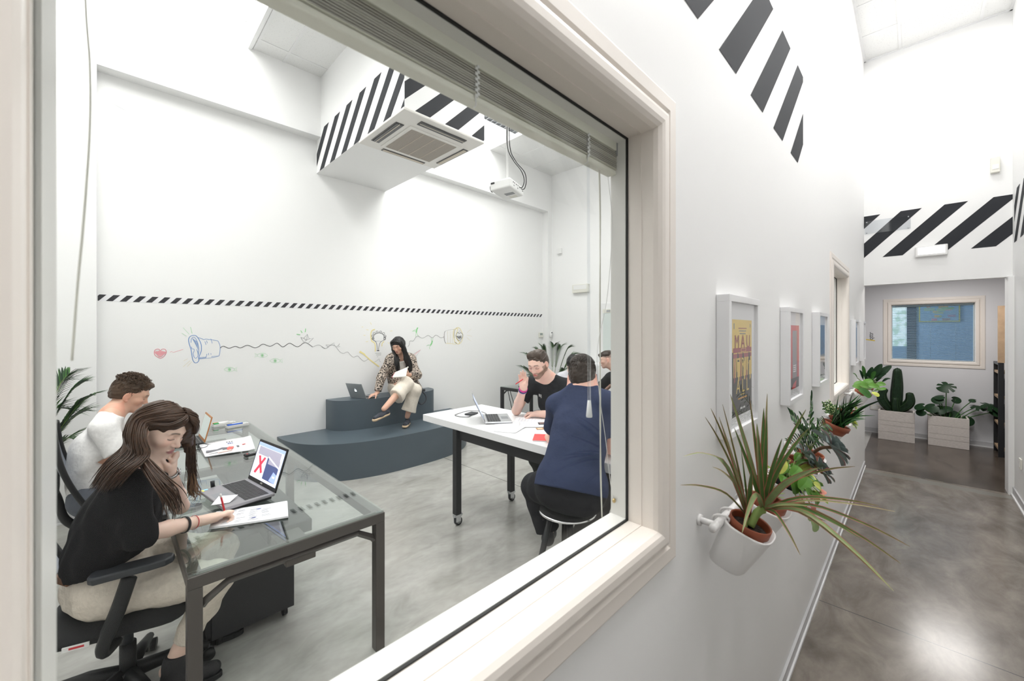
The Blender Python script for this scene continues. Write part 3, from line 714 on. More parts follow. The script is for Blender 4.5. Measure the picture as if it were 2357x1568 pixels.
# tube lamps
def tube_lamp(x, y0, y1, z, along='y', lab=''):
    t = empty('tube_lamp', (x, (y0+y1)/2, z), lab, 'lamp')
    b = MB(); b.box(x-.03, x+.03, y0, y1, z, z+.05, PWHITE); b.build('housing', None, t, bevel=.004)
    for yy in (y0+.2, y1-.2): b = MB(); b.cyl((x, yy, z+.05), (x, yy, 5.999), .004, mat=ALUD); b.build('suspension_rod', None, t)
    b = MB(); b.box(x-.022, x+.022, y0+.02, y1-.02, z-.018, z-.001, LAMPW); b.build('diffuser', None, t, bevel=.004)
tube_lamp(1.01, 3.4, 4.84, 4.86, lab='slim white tube lamp beside the left tiled ceiling panel')
tl = empty('tube_lamp', (4.2, 4.4, 4.9), 'short grey slatted tube lamp behind the projector pole', 'lamp')
mb = MB(); mb.box(3.80, 4.55, 4.35, 4.47, 4.83, 4.90, ALUD); mb.build('housing', None, tl)
for xx in (3.9, 4.45): mb = MB(); mb.cyl((xx, 4.41, 4.9), (xx, 4.41, 5.999), .004, mat=ALUD); mb.build('suspension_rod', None, tl)
mb = MB(); mb.box(3.81, 4.54, 4.352, 4.362, 4.815, 4.831, ALU); mb.box(3.81, 4.54, 4.458, 4.468, 4.815, 4.831, ALU)
for k in range(8): mb.box(3.82+k*.09, 3.835+k*.09, 4.355, 4.465, 4.815, 4.830, ALU)
mb.build('louvre', None, tl)
tube_lamp(4.25, 2.9, 4.30, 4.86, lab='long white tube lamp right of the short slatted lamp')
# ------------------------------------------------------------ glass desks
def glass_desk(name, x0, x1, y0, y1, lab, grp, steel, inset_leg=True, splits=1, top=.74):
    t = empty(name, ((x0+x1)/2, (y0+y1)/2, 0), lab, 'desk', grp)
    b = MB(); g = .004
    b.box(x0+.004, x1-.004, y0+.004, y1-.004, top-.010, top, DESKG); b.build('glass_top', None, t, bevel=.0012, seg=1)
    fr = MB(); s_ = .05
    fr.box(x0, x1, y0, y0+s_, top-.062, top-.012, steel); fr.box(x0, x1, y1-s_, y1, top-.062, top-.012, steel)
    fr.box(x0, x0+s_, y0+s_, y1-s_, top-.062, top-.012, steel); fr.box(x1-s_, x1, y0+s_, y1-s_, top-.062, top-.012, steel)
    for k in range(1, splits): yy = y0+(y1-y0)*k/splits; fr.box(x0+s_, x1-s_, yy-.03, yy+.03, top-.062, top-.012, steel)
    f_ = fr.build('frame', None, t, bevel=.003)
    for yy in [y0+(y1-y0)*k/splits for k in range(splits+1)]:
        for xx in (x0, x1-s_):
            y_ = yy if yy == y0 else (yy-s_ if yy == y1 else yy-s_/2)
            b = MB(); b.box(xx, xx+s_, y_, y_+s_, .0, top-.062, steel); b.build('leg', None, t, bevel=.003)
    for yy in (y0+.025, y1-.025):
        b = MB(); b.tube([(x0+s_-.003, yy, top-.15), (x0+s_+.01, yy, top-.135), (x0+.14, yy, top-.085), (x1-.14, yy, top-.085), (x1-s_-.01, yy, top-.135), (x1-s_+.003, yy, top-.15)], .017, 4, steel, smooth=False); b.build('brace', None, t)
    return t
dk = glass_desk('glass_desk', .214, 1.045, 2.01, 5.06, 'long glass-topped desk on a brown-grey steel frame, in the front left', None, METALD, splits=2)
mb = MB(); mb.box(.57, .70, 2.03, 2.28, .615, .675, METALD); mb.build('cable_tray', None, dk, bevel=.004)
mb = MB(); mb.box(.575, .79, 2.35, 4.7, .60, .665, PBLACK); mb.build('cable_duct', None, dk, bevel=.004)
for (x, y) in ((.24, 2.035), (1.02, 2.035), (.24, 5.035), (1.02, 5.035), (1.02, 3.53)):
    mb = MB(); mb.cyl((x, y, .7285), (x, y, .7297), .014, n=16, mat=CLEAR); mb.build('suction_pad', None, dk)
dk2 = glass_desk('glass_desk', 4.80, 5.60, 3.22, 5.09, 'glass desk on a black steel frame at the far end, behind the bearded man', None, METALK, splits=1)
# drawer pedestal under desk
pd = empty('drawer_pedestal', (.56, 2.85, 0), 'low black drawer unit on castors under the front glass desk', 'drawers')
PEDB = pbr('black_laminate', (.022, .022, .024), .5)
mb = MB(); mb.box(.38, .78, 2.62, 3.16, .06, .56, PEDB); mb.build('body', None, pd, bevel=.003)
for k, (a, b_) in enumerate(((.075, .22), (.23, .38), (.39, .545))):
    mb = MB(); mb.box(.36, .38, 2.63, 3.15, a, b_, PEDB); d_ = mb.build('drawer', None, pd, bevel=.002)
    mb = MB(); mb.box(.352, .36, 2.8, 2.98, b_-.03, b_-.02, ALUD); mb.build('handle', None, d_)
for x in (.42, .74):
    for y in (2.67, 3.11):
        mb = MB(); mb.cyl((x-.012, y, .028), (x+.012, y, .028), .027, mat=PBLACK); mb.box(x-.015, x+.015, y-.015, y+.015, .045, .062, PBLACK); mb.build('castor', None, pd)
# ------------------------------------------------------------ white rolling table
tb = empty('rolling_table', (2.5, 2.2, 0), 'tall white-topped table on black legs with castors', 'table')
TW_ = pbr('white_laminate', (.84, .84, .85), .30)
mb = MB(); mb.box(2.125, 2.865, 1.02, 3.335, .84, .90, TW_); mb.build('tabletop', None, tb, bevel=.003)
mb = MB()
for (a, b_, c, d_) in ((2.15, 2.19, 1.15, 2.86), (2.80, 2.84, 1.15, 2.86), (2.19, 2.80, 2.82, 2.86), (2.19, 2.80, 1.15, 1.19)): mb.box(a, b_, c, d_, .755, .84, METALK)
mb.build('frame', None, tb, bevel=.002)
for (x, y) in ((2.125, 2.805), (2.815, 2.83), (2.125, 1.10), (2.815, 1.10)):
    mb = MB(); mb.box(x-.004, x+.051, y-.004, y+.051, .10, .84, METALK); l_ = mb.build('leg', None, tb, bevel=.002)
    cx, cy = x+.024, y+.024
    mb = MB(); mb.box(cx-.03, cx+.03, cy-.03, cy+.03, .092, .100, ALU); mb.box(cx-.022, cx+.03, cy-.020, cy-.016, .035, .092, ALU); mb.box(cx-.022, cx+.03, cy+.016, cy+.020, .035, .092, ALU)
    mb.box(cx-.035, cx+.045, cy-.018, cy+.018, .078, .090, ALU); mb.tube([(cx-.02, cy, .085), (cx+.05, cy, .095), (cx+.06, cy, .080)], .006, 6, ALU)
    c_ = mb.build('castor', None, l_, bevel=.002)
    mb = MB(); mb.cyl((cx+.012, cy-.013, .036), (cx+.012, cy+.013, .036), .036, n=24, mat=PDARK); mb.cyl((cx+.012, cy-.0145, .036), (cx+.012, cy+.0145, .036), .022, n=20, mat=PGREY); mb.build('wheel', None, c_)
# ------------------------------------------------------------ stepped bench
SLATE = pbr('slate_blue_grey_lacquer', (.078, .103, .124), .42, noise_amt=.10, noise_scale=400, bump=.03, bump_scale=300)
def superel(cx, a, yb, depth, n, seg=72):
    out = []
    for i in range(seg+1):
        t = math.pi*i/seg; c, s_ = math.cos(t), math.sin(t)
        out.append((cx-a*math.copysign(abs(c)**(2/n), c), yb-depth*abs(s_)**(2/n)))
    return out
bn = empty('stepped_bench', (2.75, 5.2, 0), 'curved two-tier slate grey bench against the back wall', 'bench')
lo = superel(2.71, 1.28, YB-.002, 1.02, 2.6); up_ = superel(2.785, .785, YB-.002, .40, 3.0)
mb = MB(); mb.prism(lo, 0, .42, SLATE, smooth=True); mb.build('lower_step', None, bn, bevel=.004)
mb = MB(); mb.prism(up_, .42, .805, SLATE, smooth=True); mb.build('upper_step', None, bn, bevel=.004)
# ------------------------------------------------------------ office chairs (local +X is the front)
SEATB = pbr('black_chair_fabric', (.016, .017, .018), .9, noise_amt=.25, noise_scale=300, bump=.3, bump_scale=400)
MESHB = pbr('grey_chair_mesh', (.33, .36, .42), .6, noise_amt=.3, noise_scale=350)
_nt = MESHB.node_tree; _p = _nt.nodes['Principled BSDF']; _c = _nt.nodes.new('ShaderNodeTexCoord'); _b = _nt.nodes.new('ShaderNodeTexChecker'); _b.inputs['Scale'].default_value = 260
_nt.links.new(_c.outputs['Object'], _b.inputs[0]); _r = _nt.nodes.new('ShaderNodeMapRange'); _r.inputs[3].default_value = .62; _r.inputs[4].default_value = 1; _nt.links.new(_b.outputs['Fac'], _r.inputs[0]); _nt.links.new(_r.outputs[0], _p.inputs['Alpha'])
def office_chair(loc, rz, lab, seat_z=.48, tag_=False, arms=True, bk=(0, .52)):
    t = empty('office_chair', loc, lab, 'chair', None, rz); M = mwof(t)
    def B(): return MB(M)
    mb = B(); n = 14
    # seat cushion: rounded pillow
    vs = []; fs = []
    prof = [(-.26, -.035), (-.25, -.005), (-.18, .006), (0, -.004), (.14, .006), (.22, .0), (.255, -.03)]
    for (x, z) in prof:
        for j in range(9):
            v = -1+2*j/8; w2 = .245-(.03 if abs(x) > .24 else 0)
            vs.append((x, w2*v, seat_z+z-.028*abs(v)**4-.01*(1-v*v)*0))
    k = len(vs)
    for (x, z) in prof:
        for j in range(9):
            v = -1+2*j/8; w2 = .235-(.03 if abs(x) > .24 else 0); vs.append((x*.97, w2*v, seat_z-.085+(.02 if abs(x) > .24 else 0)+.012*abs(v)**4))
    m_ = len(prof)
    for i in range(m_-1):
        for j in range(8): fs += [(i*9+j, (i+1)*9+j, (i+1)*9+j+1, i*9+j+1), (k+i*9+j, k+i*9+j+1, k+(i+1)*9+j+1, k+(i+1)*9+j)]
    for i in range(m_-1): fs += [(i*9, k+i*9, k+(i+1)*9, (i+1)*9), (i*9+8, (i+1)*9+8, k+(i+1)*9+8, k+i*9+8)]
    for j in range(8): fs += [(j, j+1, k+j+1, k+j), ((m_-1)*9+j, k+(m_-1)*9+j, k+(m_-1)*9+j+1, (m_-1)*9+j+1)]
    mb.add(vs, fs, SEATB, True); st = mb.build('seat', None, t, subsurf=1)
    if tag_:
        mb = B(); mb.box(-.13, -.05, -.2435, -.2385, seat_z-.062, seat_z-.044, PWHITE); mb.box(-.11, -.065, -.2445, -.243, seat_z-.057, seat_z-.049, RED); mb.build('care_tag', None, st, label='small white and red tag')
    # backrest: curved frame with mesh
    def bp(u, v): # u -1..1 across, v 0..1 up
        w2 = .225-.02*(v-.5)**2*4
        return Vector((-.25+bk[0]-.14*v-.03*math.sin(v*math.pi)+.035*(u*u), w2*u, seat_z+.08+bk[1]*v))
    mb = B(); rim = [bp(-1, v/10) for v in range(11)]+[bp(-1+2*j/8, 1) for j in range(1, 8)]+[bp(1, 1-v/10) for v in range(11)]+[bp(1-2*j/8, 0) for j in range(1, 8)]
    rim.append(rim[0]); mb.tube(catmull(rim, 2), .016, 8, PBLACK); br = mb.build('backrest', None, t)
    mb = B(); mb.add([bp(-1+2*j/10, i/12) for i in range(13) for j in range(11)], [(i*11+j, i*11+j+1, (i+1)*11+j+1, (i+1)*11+j) for i in range(12) for j in range(10)], MESHB, True); mb.build('mesh_panel', None, br, solid=.003)
    # spine and lumbar block
    mb = B(); mb.tube(catmull([(-.10, 0, seat_z-.10), (-.22, 0, seat_z-.11), (-.31, 0, seat_z-.03), (-.345, 0, seat_z+.12), (-.40, 0, seat_z+.30)], 5), [.032]*21, 8, PBLACK, flat=(Vector((1, 0, 0)), .7)); mb.build('back_support', None, t)
    mb = B(); mb.box(-.395, -.335, -.10, .10, seat_z+.17, seat_z+.30, PBLACK); mb.build('lumbar_block', None, t, bevel=.015, seg=3)
    for s_ in ((-1, 1) if arms else ()):
        mb = B(); y = .285*s_
        mb.tube(catmull([(.02, .20*s_, seat_z-.09), (.0, .262*s_, seat_z-.095), (.005, y, seat_z-.05), (.05, y, seat_z+.08), (.085, y, seat_z+.205)], 5), [.024]*12+[.028]*9, 8, PBLACK, flat=(Vector(M.to_3x3() @ Vector((0, 1, 0))), .55)); a_ = mb.build('armrest', None, t)
        pad_ = [(-.038, .020), (-.038, -.020), (-.016, -.042), (.16, -.040), (.208, -.034), (.230, -.014), (.230, .014), (.208, .034), (.16, .040), (-.016, .042)]
        mb = MB(M @ Matrix.Translation((0, y, seat_z+.232)) @ Matrix.Rotation(R(-4), 4, 'Y')); mb.prism(pad_, -.016, .014, PDARK, smooth=False); mb.build('armrest_pad', None, a_, bevel=.0075, seg=4)
    mb = B(); mb.box(-.13, .12, -.09, .09, seat_z-.15, seat_z-.08, PBLACK); mb.build('tilt_mechanism', None, t, bevel=.015)
    mb = B(); mb.cyl((0, 0, .08), (0, 0, .25), .030, mat=PBLACK); mb.cyl((0, 0, .25), (0, 0, seat_z-.12), .020, mat=PDARK); mb.build('gas_lift', None, t)
    mb = B(); mb.lathe([(0, .135), (.05, .13), (.055, .07), (0, .065)], mat=PBLACK)
    for k_ in range(5):
        a = 2*math.pi*k_/5+.3; d = Vector((math.cos(a), math.sin(a), 0))
        mb.tube([d*.03+Vector((0, 0, .11)), d*.16+Vector((0, 0, .105)), d*.30+Vector((0, 0, .078))], [.034, .028, .018], 8, PBLACK)
    bs = mb.build('base', None, t)
    for k_ in range(5):
        a = 2*math.pi*k_/5+.3; d = Vector((math.cos(a), math.sin(a), 0)); q = d*.30; pd_ = Vector((-d.y, d.x, 0))
        mb = B(); mb.cyl(q+Vector((0, 0, .03))-pd_*.026, q+Vector((0, 0, .03))-pd_*.006, .029, mat=PBLACK); mb.cyl(q+Vector((0, 0, .03))+pd_*.006, q+Vector((0, 0, .03))+pd_*.026, .029, mat=PBLACK)
        mb.cyl(q+Vector((0, 0, .04)), q+Vector((0, 0, .078)), .010, mat=PDARK); mb.build('castor', None, bs)
    return t
ch1 = office_chair((.06, 2.59, 0), R(-17), 'black office chair with grey mesh back under the long-haired young woman', tag_=True, bk=(-.05, .40))
ch2 = office_chair((.10, 4.02, 0), R(2), 'black office chair with grey mesh back under the man in the white T-shirt', .47, arms=False)
# ------------------------------------------------------------ stools
def stool(loc, lab, seat_z):
    t = empty('bar_stool', loc, lab, 'stool'); M = mwof(t)
    mb = MB(M); mb.lathe([(0, seat_z), (.15, seat_z-.002), (.172, seat_z-.015), (.175, seat_z-.04), (.15, seat_z-.055), (0, seat_z-.055)], n=36, mat=SEATB); s1 = mb.build('seat', None, t)
    mb = MB(M); mb.lathe([(.174, seat_z-.030), (.180, seat_z-.034), (.180, seat_z-.042), (.172, seat_z-.046)], n=40, mat=CHROME); mb.build('rim', None, s1, label='shiny metal rim')
    for k in range(4):
        a = math.pi/4+k*math.pi/2; d = Vector((math.cos(a), math.sin(a), 0))
        mb = MB(M); mb.tube([d*.10+Vector((0, 0, seat_z-.055)), d*.23+Vector((0, 0, .008))], [.020, .016], 10, METALK); mb.build('leg', None, t)
    mb = MB(M); pts = [Vector((.185*math.cos(a*math.pi/12), .185*math.sin(a*math.pi/12), .22)) for a in range(25)]; mb.tube(pts, .009, 8, METALK, cap=False); mb.build('foot_ring', None, t)
    return t
stool((2.02, 1.53, 0), 'round black stool under the man in the navy T-shirt', .62)
stool((3.20, 2.36, 0), 'round black stool under the bearded man behind the white table', .62)
stool((4.50, 3.38, 0), 'round black stool under the person in the white shirt at the far desk', .47)
stool((5.32, 2.96, 0), 'round black stool under the boy in the black T-shirt at the far desk', .47)
# ------------------------------------------------------------ text helper
def text_mesh(s, size, M, mat, name, parent=None, ext=.0004, align='CENTER', label=None):
    cu = bpy.data.curves.new(name, 'FONT'); cu.body = s; cu.size = size; cu.extrude = ext; cu.align_x = align; cu.align_y = 'CENTER'
    tmp = bpy.data.objects.new('tmp', cu); COL.objects.link(tmp)
    me = bpy.data.meshes.new_from_object(tmp, depsgraph=bpy.context.evaluated_depsgraph_get()); bpy.data.objects.remove(tmp)
    me.name = name; me.transform(M); me.materials.clear(); me.materials.append(mat)
    o = bpy.data.objects.new(name, me); COL.objects.link(o)
    if parent: setpar(o, parent)
    if label: o['label'] = label
    return o
def frame(o, x, y, z):
    """matrix from origin and three axis vectors"""
    x, y, z = Vector(x).normalized(), Vector(y).normalized(), Vector(z).normalized()
    M = Matrix.Identity(4)
    for i in range(3): M[i][0] = x[i]; M[i][1] = y[i]; M[i][2] = z[i]; M[i][3] = o[i]
    return M
# ------------------------------------------------------------ laptops: origin = hinge end at the user's left, x to the user's right, y away from the user
KEYM = pbr('black_keys', (.02, .02, .022), .5)
SCR_B = pbr('screen_blue_white', (.50, .58, .80), .3, emit=.75)
def smat(n, c, e=.7): return pbr(n, c, .3, emit=e)
def laptop(o, xdir, w_, dp, tilt, th, body, bezel, lidmat, lab, keys=(5, 14), screen=SCR_B, pad=True, zr=0):
    x = Vector((xdir[0], xdir[1], 0)).normalized(); y = Vector((-x.y, x.x, 0))
    M = Matrix(((x.x, y.x, 0, o[0]), (x.y, y.y, 0, o[1]), (0, 0, 1, o[2]), (0, 0, 0, 1))) @ Matrix.Rotation(R(zr), 4, 'X')
    t = empty('laptop', Vector(o), lab, 'laptop')
    mb = MB(M); mb.box(0, w_, -dp, 0, 0, th, body); b = mb.build('base', None, t, bevel=min(.004, th*.3))
    kmat = ALUD if body is not ALUD else PDARK
    if keys:
        mb = MB(M); kx0, kx1, ky0, ky1 = .05*w_, .95*w_, -.58*dp, -.10*dp; mb.box(kx0-.003, kx1+.003, ky0-.003, ky1+.003, th-.0005, th+.0006, kmat)
        r_, c_ = keys
        for i in range(r_):
            for j in range(c_):
                y_ = ky0+(ky1-ky0)*i/r_; dy = (ky1-ky0)/r_
                if i == 0 and 3 < j < 9:
                    if j == 4: mb.box(kx0+(kx1-kx0)*4/c_+.001, kx0+(kx1-kx0)*9/c_-.001, y_+.001, y_+dy-.001, th, th+.002, KEYM)
                    continue
                p = kx0+(kx1-kx0)*j/c_
                mb.box(p+.0012, p+(kx1-kx0)/c_-.0012, y_+.0012, y_+dy-.0012, th, th+.002, KEYM)
        mb.build('keyboard', None, b)
        if pad: mb = MB(M); mb.box(.34*w_, .64*w_, -.93*dp, -.66*dp, th-.0003, th+.0004, kmat); mb.build('touchpad', None, b)
    L = dp*.98; lt = max(.006, th*.4)
    Ml = M @ Matrix.Translation((0, 0, th*.8)) @ Matrix.Rotation(-R(tilt), 4, 'X')
    mb = MB(Ml); mb.box(0, w_, 0, lt, 0, L, lidmat); lid = mb.build('lid', None, t, bevel=lt*.35)
    mb = MB(Ml); mb.box(.003, w_-.003, -.0014, .0004, .003, L-.003, bezel); mb.build('bezel', None, lid)
    mb = MB(Ml); mb.box(.013, w_-.013, -.0022, -.0012, .024, L-.014, screen); sc_ = mb.build('screen', None, lid)
    return t, M, Ml, L, lid, b, sc_
ASB = pbr('grey_brushed_laptop', (.33, .32, .34), .38, metal=.5)
lap1, M1, Ml1, L1, lid1, b1, sc1 = laptop(Vector((.615, 2.965, .757)), (.138, -.99), .385, .25, 17, .018, ASB, PBLACK, PBLACK, 'grey and black laptop with bright screen in front of the long-haired young woman', keys=(6, 16))
S_red = smat('screen_red', (.72, .05, .10), .55); S_nav = smat('screen_navy', (.07, .10, .26), .5); S_pale = smat('screen_pale', (.80, .80, .88), .75); S_mid = smat('screen_mauve', (.42, .40, .50), .6); S_lb = smat('screen_sky', (.35, .45, .85), .8)
mb = MB(Ml1); W1_ = .385
def sq(x0, x1, z0, z1, m, d): mb.quad([(x0*W1_, -d, z0*L1), (x1*W1_, -d, z0*L1), (x1*W1_, -d, z1*L1), (x0*W1_, -d, z1*L1)], m)
sq(.04, .955, .10, .93, S_pale, .00235); sq(.035, .96, .86, .935, S_lb, .0025)
sq(.10, .88, .66, .85, S_mid, .0025); sq(.10, .50, .20, .64, S_pale, .00255); sq(.47, .90, .16, .66, S_nav, .0026); sq(.52, .9, .52, .68, S_mid, .00265)
mb.add([(W1_*a, -.0027, L1*c) for a, c in ((.13, .22), (.20, .20), (.42, .62), (.36, .64))], [(0, 1, 2, 3)], S_red)
mb.add([(W1_*a, -.0028, L1*c) for a, c in ((.36, .24), (.42, .28), (.22, .64), (.15, .62))], [(0, 1, 2, 3)], S_red)
mb.add([(W1_*a, -.0029, L1*c) for a, c in ((.48, .66), (.9, .50), (.9, .53), (.5, .69))], [(0, 1, 2, 3)], S_pale)
mb.add([(W1_*a, -.0029, L1*c) for a, c in ((.70, .18), (.9, .16), (.9, .36), (.78, .40))], [(0, 1, 2, 3)], S_lb)
sq(.78, .86, .27, .31, S_pale, .003)
mb.build('screen_picture', None, sc1)
text_mesh('ASUS', .012, Ml1 @ Matrix.Translation((W1_*.5, -.0018, .013)) @ Matrix.Rotation(R(90), 4, 'X'), PIVORY, 'lettering', lid1)
mb = MB(M1); mb.box(.015, .04, -.245, -.235, .0182, .0190, pbr('yellow_sticker', (.8, .75, .1), .5)); mb.box(.01, .03, -.235, -.215, .0182, .0190, pbr('sky_sticker', (.3, .6, .8), .5)); mb.build('sticker', None, b1, label='small blue and yellow stickers')
ls = empty('laptop_stand', (.5, 2.77, .742), 'thin black stand under the grey and black laptop', 'laptop stand')
mb = MB(M1); mb.box(.012, .373, -.225, -.012, -.0155, -.001, PBLACK); mb.build('plate', None, ls, bevel=.004)
mb = MB(); mb.tube(catmull([(.372, 2.93, .770), (.33, 2.98, .765), (.26, 2.90, .7445), (.235, 2.75, .7445), (.22, 2.6, .7445)], 6), .0028, 6, PBLACK); tag(mb.build('laptop_cable'), 'black cable plugged into the grey laptop and running along the desk edge', 'cable')
mb = MB(M1); mb.box(-.016, -.001, -.19, -.165, .002, .014, PBLACK); mb.box(-.030, -.016, -.186, -.17, .003, .013, PBLACK); mb.tube([(-.022, -.178, .010), (-.03, -.178, .045)], .011, 8, PBLACK); tag(mb.build('usb_dongle'), 'black plug sticking up at the left side of the grey laptop', 'plug')
# laptop with orange-brown rim in front of the man in white
OR_ = pbr('orange_lid_edge', (.45, .18, .05), .4)
lap2, M2, Ml2, L2, lid2, b2, sc2 = laptop(Vector((.565, 4.56, .742)), (0.0, -1), .32, .22, 14, .016, PBLACK, OR_, OR_, 'laptop with an orange-brown lid edge in front of the man in the white T-shirt', keys=(5, 12), screen=smat('screen_grey', (.42, .47, .45), .55))
for i, pts in enumerate(([(.56, 4.24, .752), (.60, 4.17, .746), (.66, 4.2, .746), (.70, 4.15, .746)], [(.50, 4.24, .750), (.47, 4.17, .746), (.48, 4.10, .746), (.51, 4.04, .746)], [(.52, 4.24, .752), (.51, 4.13, .747), (.55, 4.10, .747), (.58, 4.16, .747)])):
    mb = MB(); mb.tube(catmull(pts, 6), .0035, 6, PBLACK); tag(mb.build('cable'), 'short black cable curling on the glass near the orange-edged laptop', 'cable', 'cables by the orange-edged laptop')
# ------------------------------------------------------------ papers, pens and things on the glass desk
def sheet(poly, z, n=1, dz=.0006, mat=PAPER, jit=.002, lift=None, seed=1):
    rnd = random.Random(seed); mb = MB()
    for k in range(n):
        j = Vector((rnd.uniform(-jit, jit), rnd.uniform(-jit, jit), 0)) if k else Vector((0, 0, 0))
        P = [Vector((p[0], p[1], z+dz*(n-1-k)))+j for p in poly]
        m, q = 8, 5; vs = []
        for i in range(m+1):
            for jj in range(q+1):
                u, v = i/m, jj/q
                p = P[0].lerp(P[1], u).lerp(P[3].lerp(P[2], u), v)
                if lift: p.z += lift(u, v)
                vs.append(p)
        mb.add(vs, [(i*(q+1)+jj, (i+1)*(q+1)+jj, (i+1)*(q+1)+jj+1, i*(q+1)+jj+1) for i in range(m) for jj in range(q)], mat, True)
    return mb
np_ = [(.345, 2.405), (.640, 2.272), (.690, 2.490), (.478, 2.545)]
np_ = [(.342, 2.408), (.645, 2.270), (.700, 2.480), (.400, 2.60)]
nt = sheet(np_, .7415, 8, .0009, jit=.004, lift=lambda u, v: .010*max(0, u-.75)*4*.3)
def onsheet(u, v, z=.7497):
    P = [Vector((p[0], p[1], z)) for p in np_]; q = P[0].lerp(P[1], u).lerp(P[3].lerp(P[2], u), v); q.z += .003*max(0, u-.75)*4; return q
rnd = random.Random(4)
for r_ in range(11):
    u0 = .12+.02*rnd.random(); v = .12+r_*.07
    for s_ in range(4):
        if rnd.random() < .75:
            a, b_ = u0+s_*.17, u0+s_*.17+rnd.uniform(.06, .15); pts = [onsheet(a, v), onsheet(b_, v), onsheet(b_, v+.012), onsheet(a, v+.012)]
            nt.quad(pts, INKG)
for c_ in ((.55, .72), (.5, .2)):
    for k in range(5): a, b_ = c_[0]+k*.012, c_[0]+.03+k*.012; nt.quad([onsheet(a, c_[1]), onsheet(a+.006, c_[1]), onsheet(b_+.006, c_[1]+.05), onsheet(b_, c_[1]+.05)], INKB)
tag(nt.build('paper_stack', None, solid=.0005), 'stack of handwritten white sheets under the writing hand of the young woman', 'paper')
sm = sheet([(.378, 2.63), (.455, 2.60), (.505, 2.66), (.425, 2.71)], .7775, 1, lift=lambda u, v: .012*v); tag(sm.build('note_sheet', None, solid=.0005), 'small loose white note lying on the palm rest of the grey laptop', 'paper')
# pen in her hand is placed with her hand below
# drawing booklet
dp_ = [(.515, 3.80), (.825, 3.75), (.900, 4.25), (.535, 4.24)]
bk = sheet(dp_, .7415, 4, .0015, jit=.006, lift=lambda u, v: .02*max(0, u-.8)**2*20*.5+.004*math.sin(u*3.1))
def onb(u, v, z=.7505):
    P = [Vector((p[0], p[1], z)) for p in dp_]; q = P[0].lerp(P[1], u).lerp(P[3].lerp(P[2], u), v); q.z += .02*max(0, u-.8)**2*20*.5+.004*math.sin(u*3.1); return q
SK = pbr('print_grey', (.16, .16, .18), .6); SR_ = pbr('print_red', (.75, .14, .12), .6); SP_ = pbr('print_pink', (.85, .55, .50), .6)
def pp(pts, m, z=.7505): bk.quad([onb(u, v, z) for u, v in pts], m)
pp([(.03, .22), (.60, .28), (.50, .36), (.36, .42), (.26, .34), (.05, .38)], SK); pp([(.08, .10), (.33, .12), (.36, .26), (.06, .16)], PAPER, .7512)
pp([(.25, .06), (.55, .10), (.52, .18), (.25, .14)], SP_, .7508); pp([(.46, .16), (.56, .20), (.60, .36), (.50, .40), (.44, .28)], SR_, .7512)
pp([(.66, .30), (.71, .30), (.70, .40), (.65, .40)], SK, .7512); pp([(.78, .40), (.85, .42), (.84, .46), (.77, .44)], SR_, .7512)
for k in range(3): pp([(.50+k*.04, .62), (.53+k*.04, .62), (.53+k*.04, .68-k*.02), (.50+k*.04, .68)], pbr('print_blue', (.20, .22, .45), .6), .7512)
for k in range(3): pp([(.48+k*.05, .74), (.51+k*.05, .74), (.51+k*.05, .78), (.48+k*.05, .78)], SK, .7512)
for k in range(6): pp([(.05+k*.04, .93), (.075+k*.04, .93), (.075+k*.04, .945), (.05+k*.04, .945)], SK, .7512)
tag(bk.build('drawing_booklet', None, solid=.0006), 'open white booklet with red and grey drawings on the glass desk', 'booklet')
# remote control
rm = empty('remote_control', (.8, 3.6, .742), 'slim black remote control lying on the glass desk', 'remote control')
Mr = frame(Vector((.725, 3.60, .7415)), (.95, .16, 0), (-.16, .95, 0), (0, 0, 1)); mb = MB(Mr); mb.box(0, .20, -.024, .024, 0, .018, PBLACK); rb_ = mb.build('body', None, rm, bevel=.006, seg=3)
mb = MB(Mr); mb.box(.010, .192, -.020, .020, .0172, .0184, PDARK)
for i in range(11):
    for j in range(3): mb.box(.034+i*.014, .042+i*.014, -.016+j*.012, -.008+j*.012, .018, .0205, PGREY)
mb.build('keypad', None, rb_)
mb = MB(Mr); mb.cyl((.018, 0, .018), (.018, 0, .021), .006, mat=RED); mb.build('power_button', None, rb_, label='red power button')
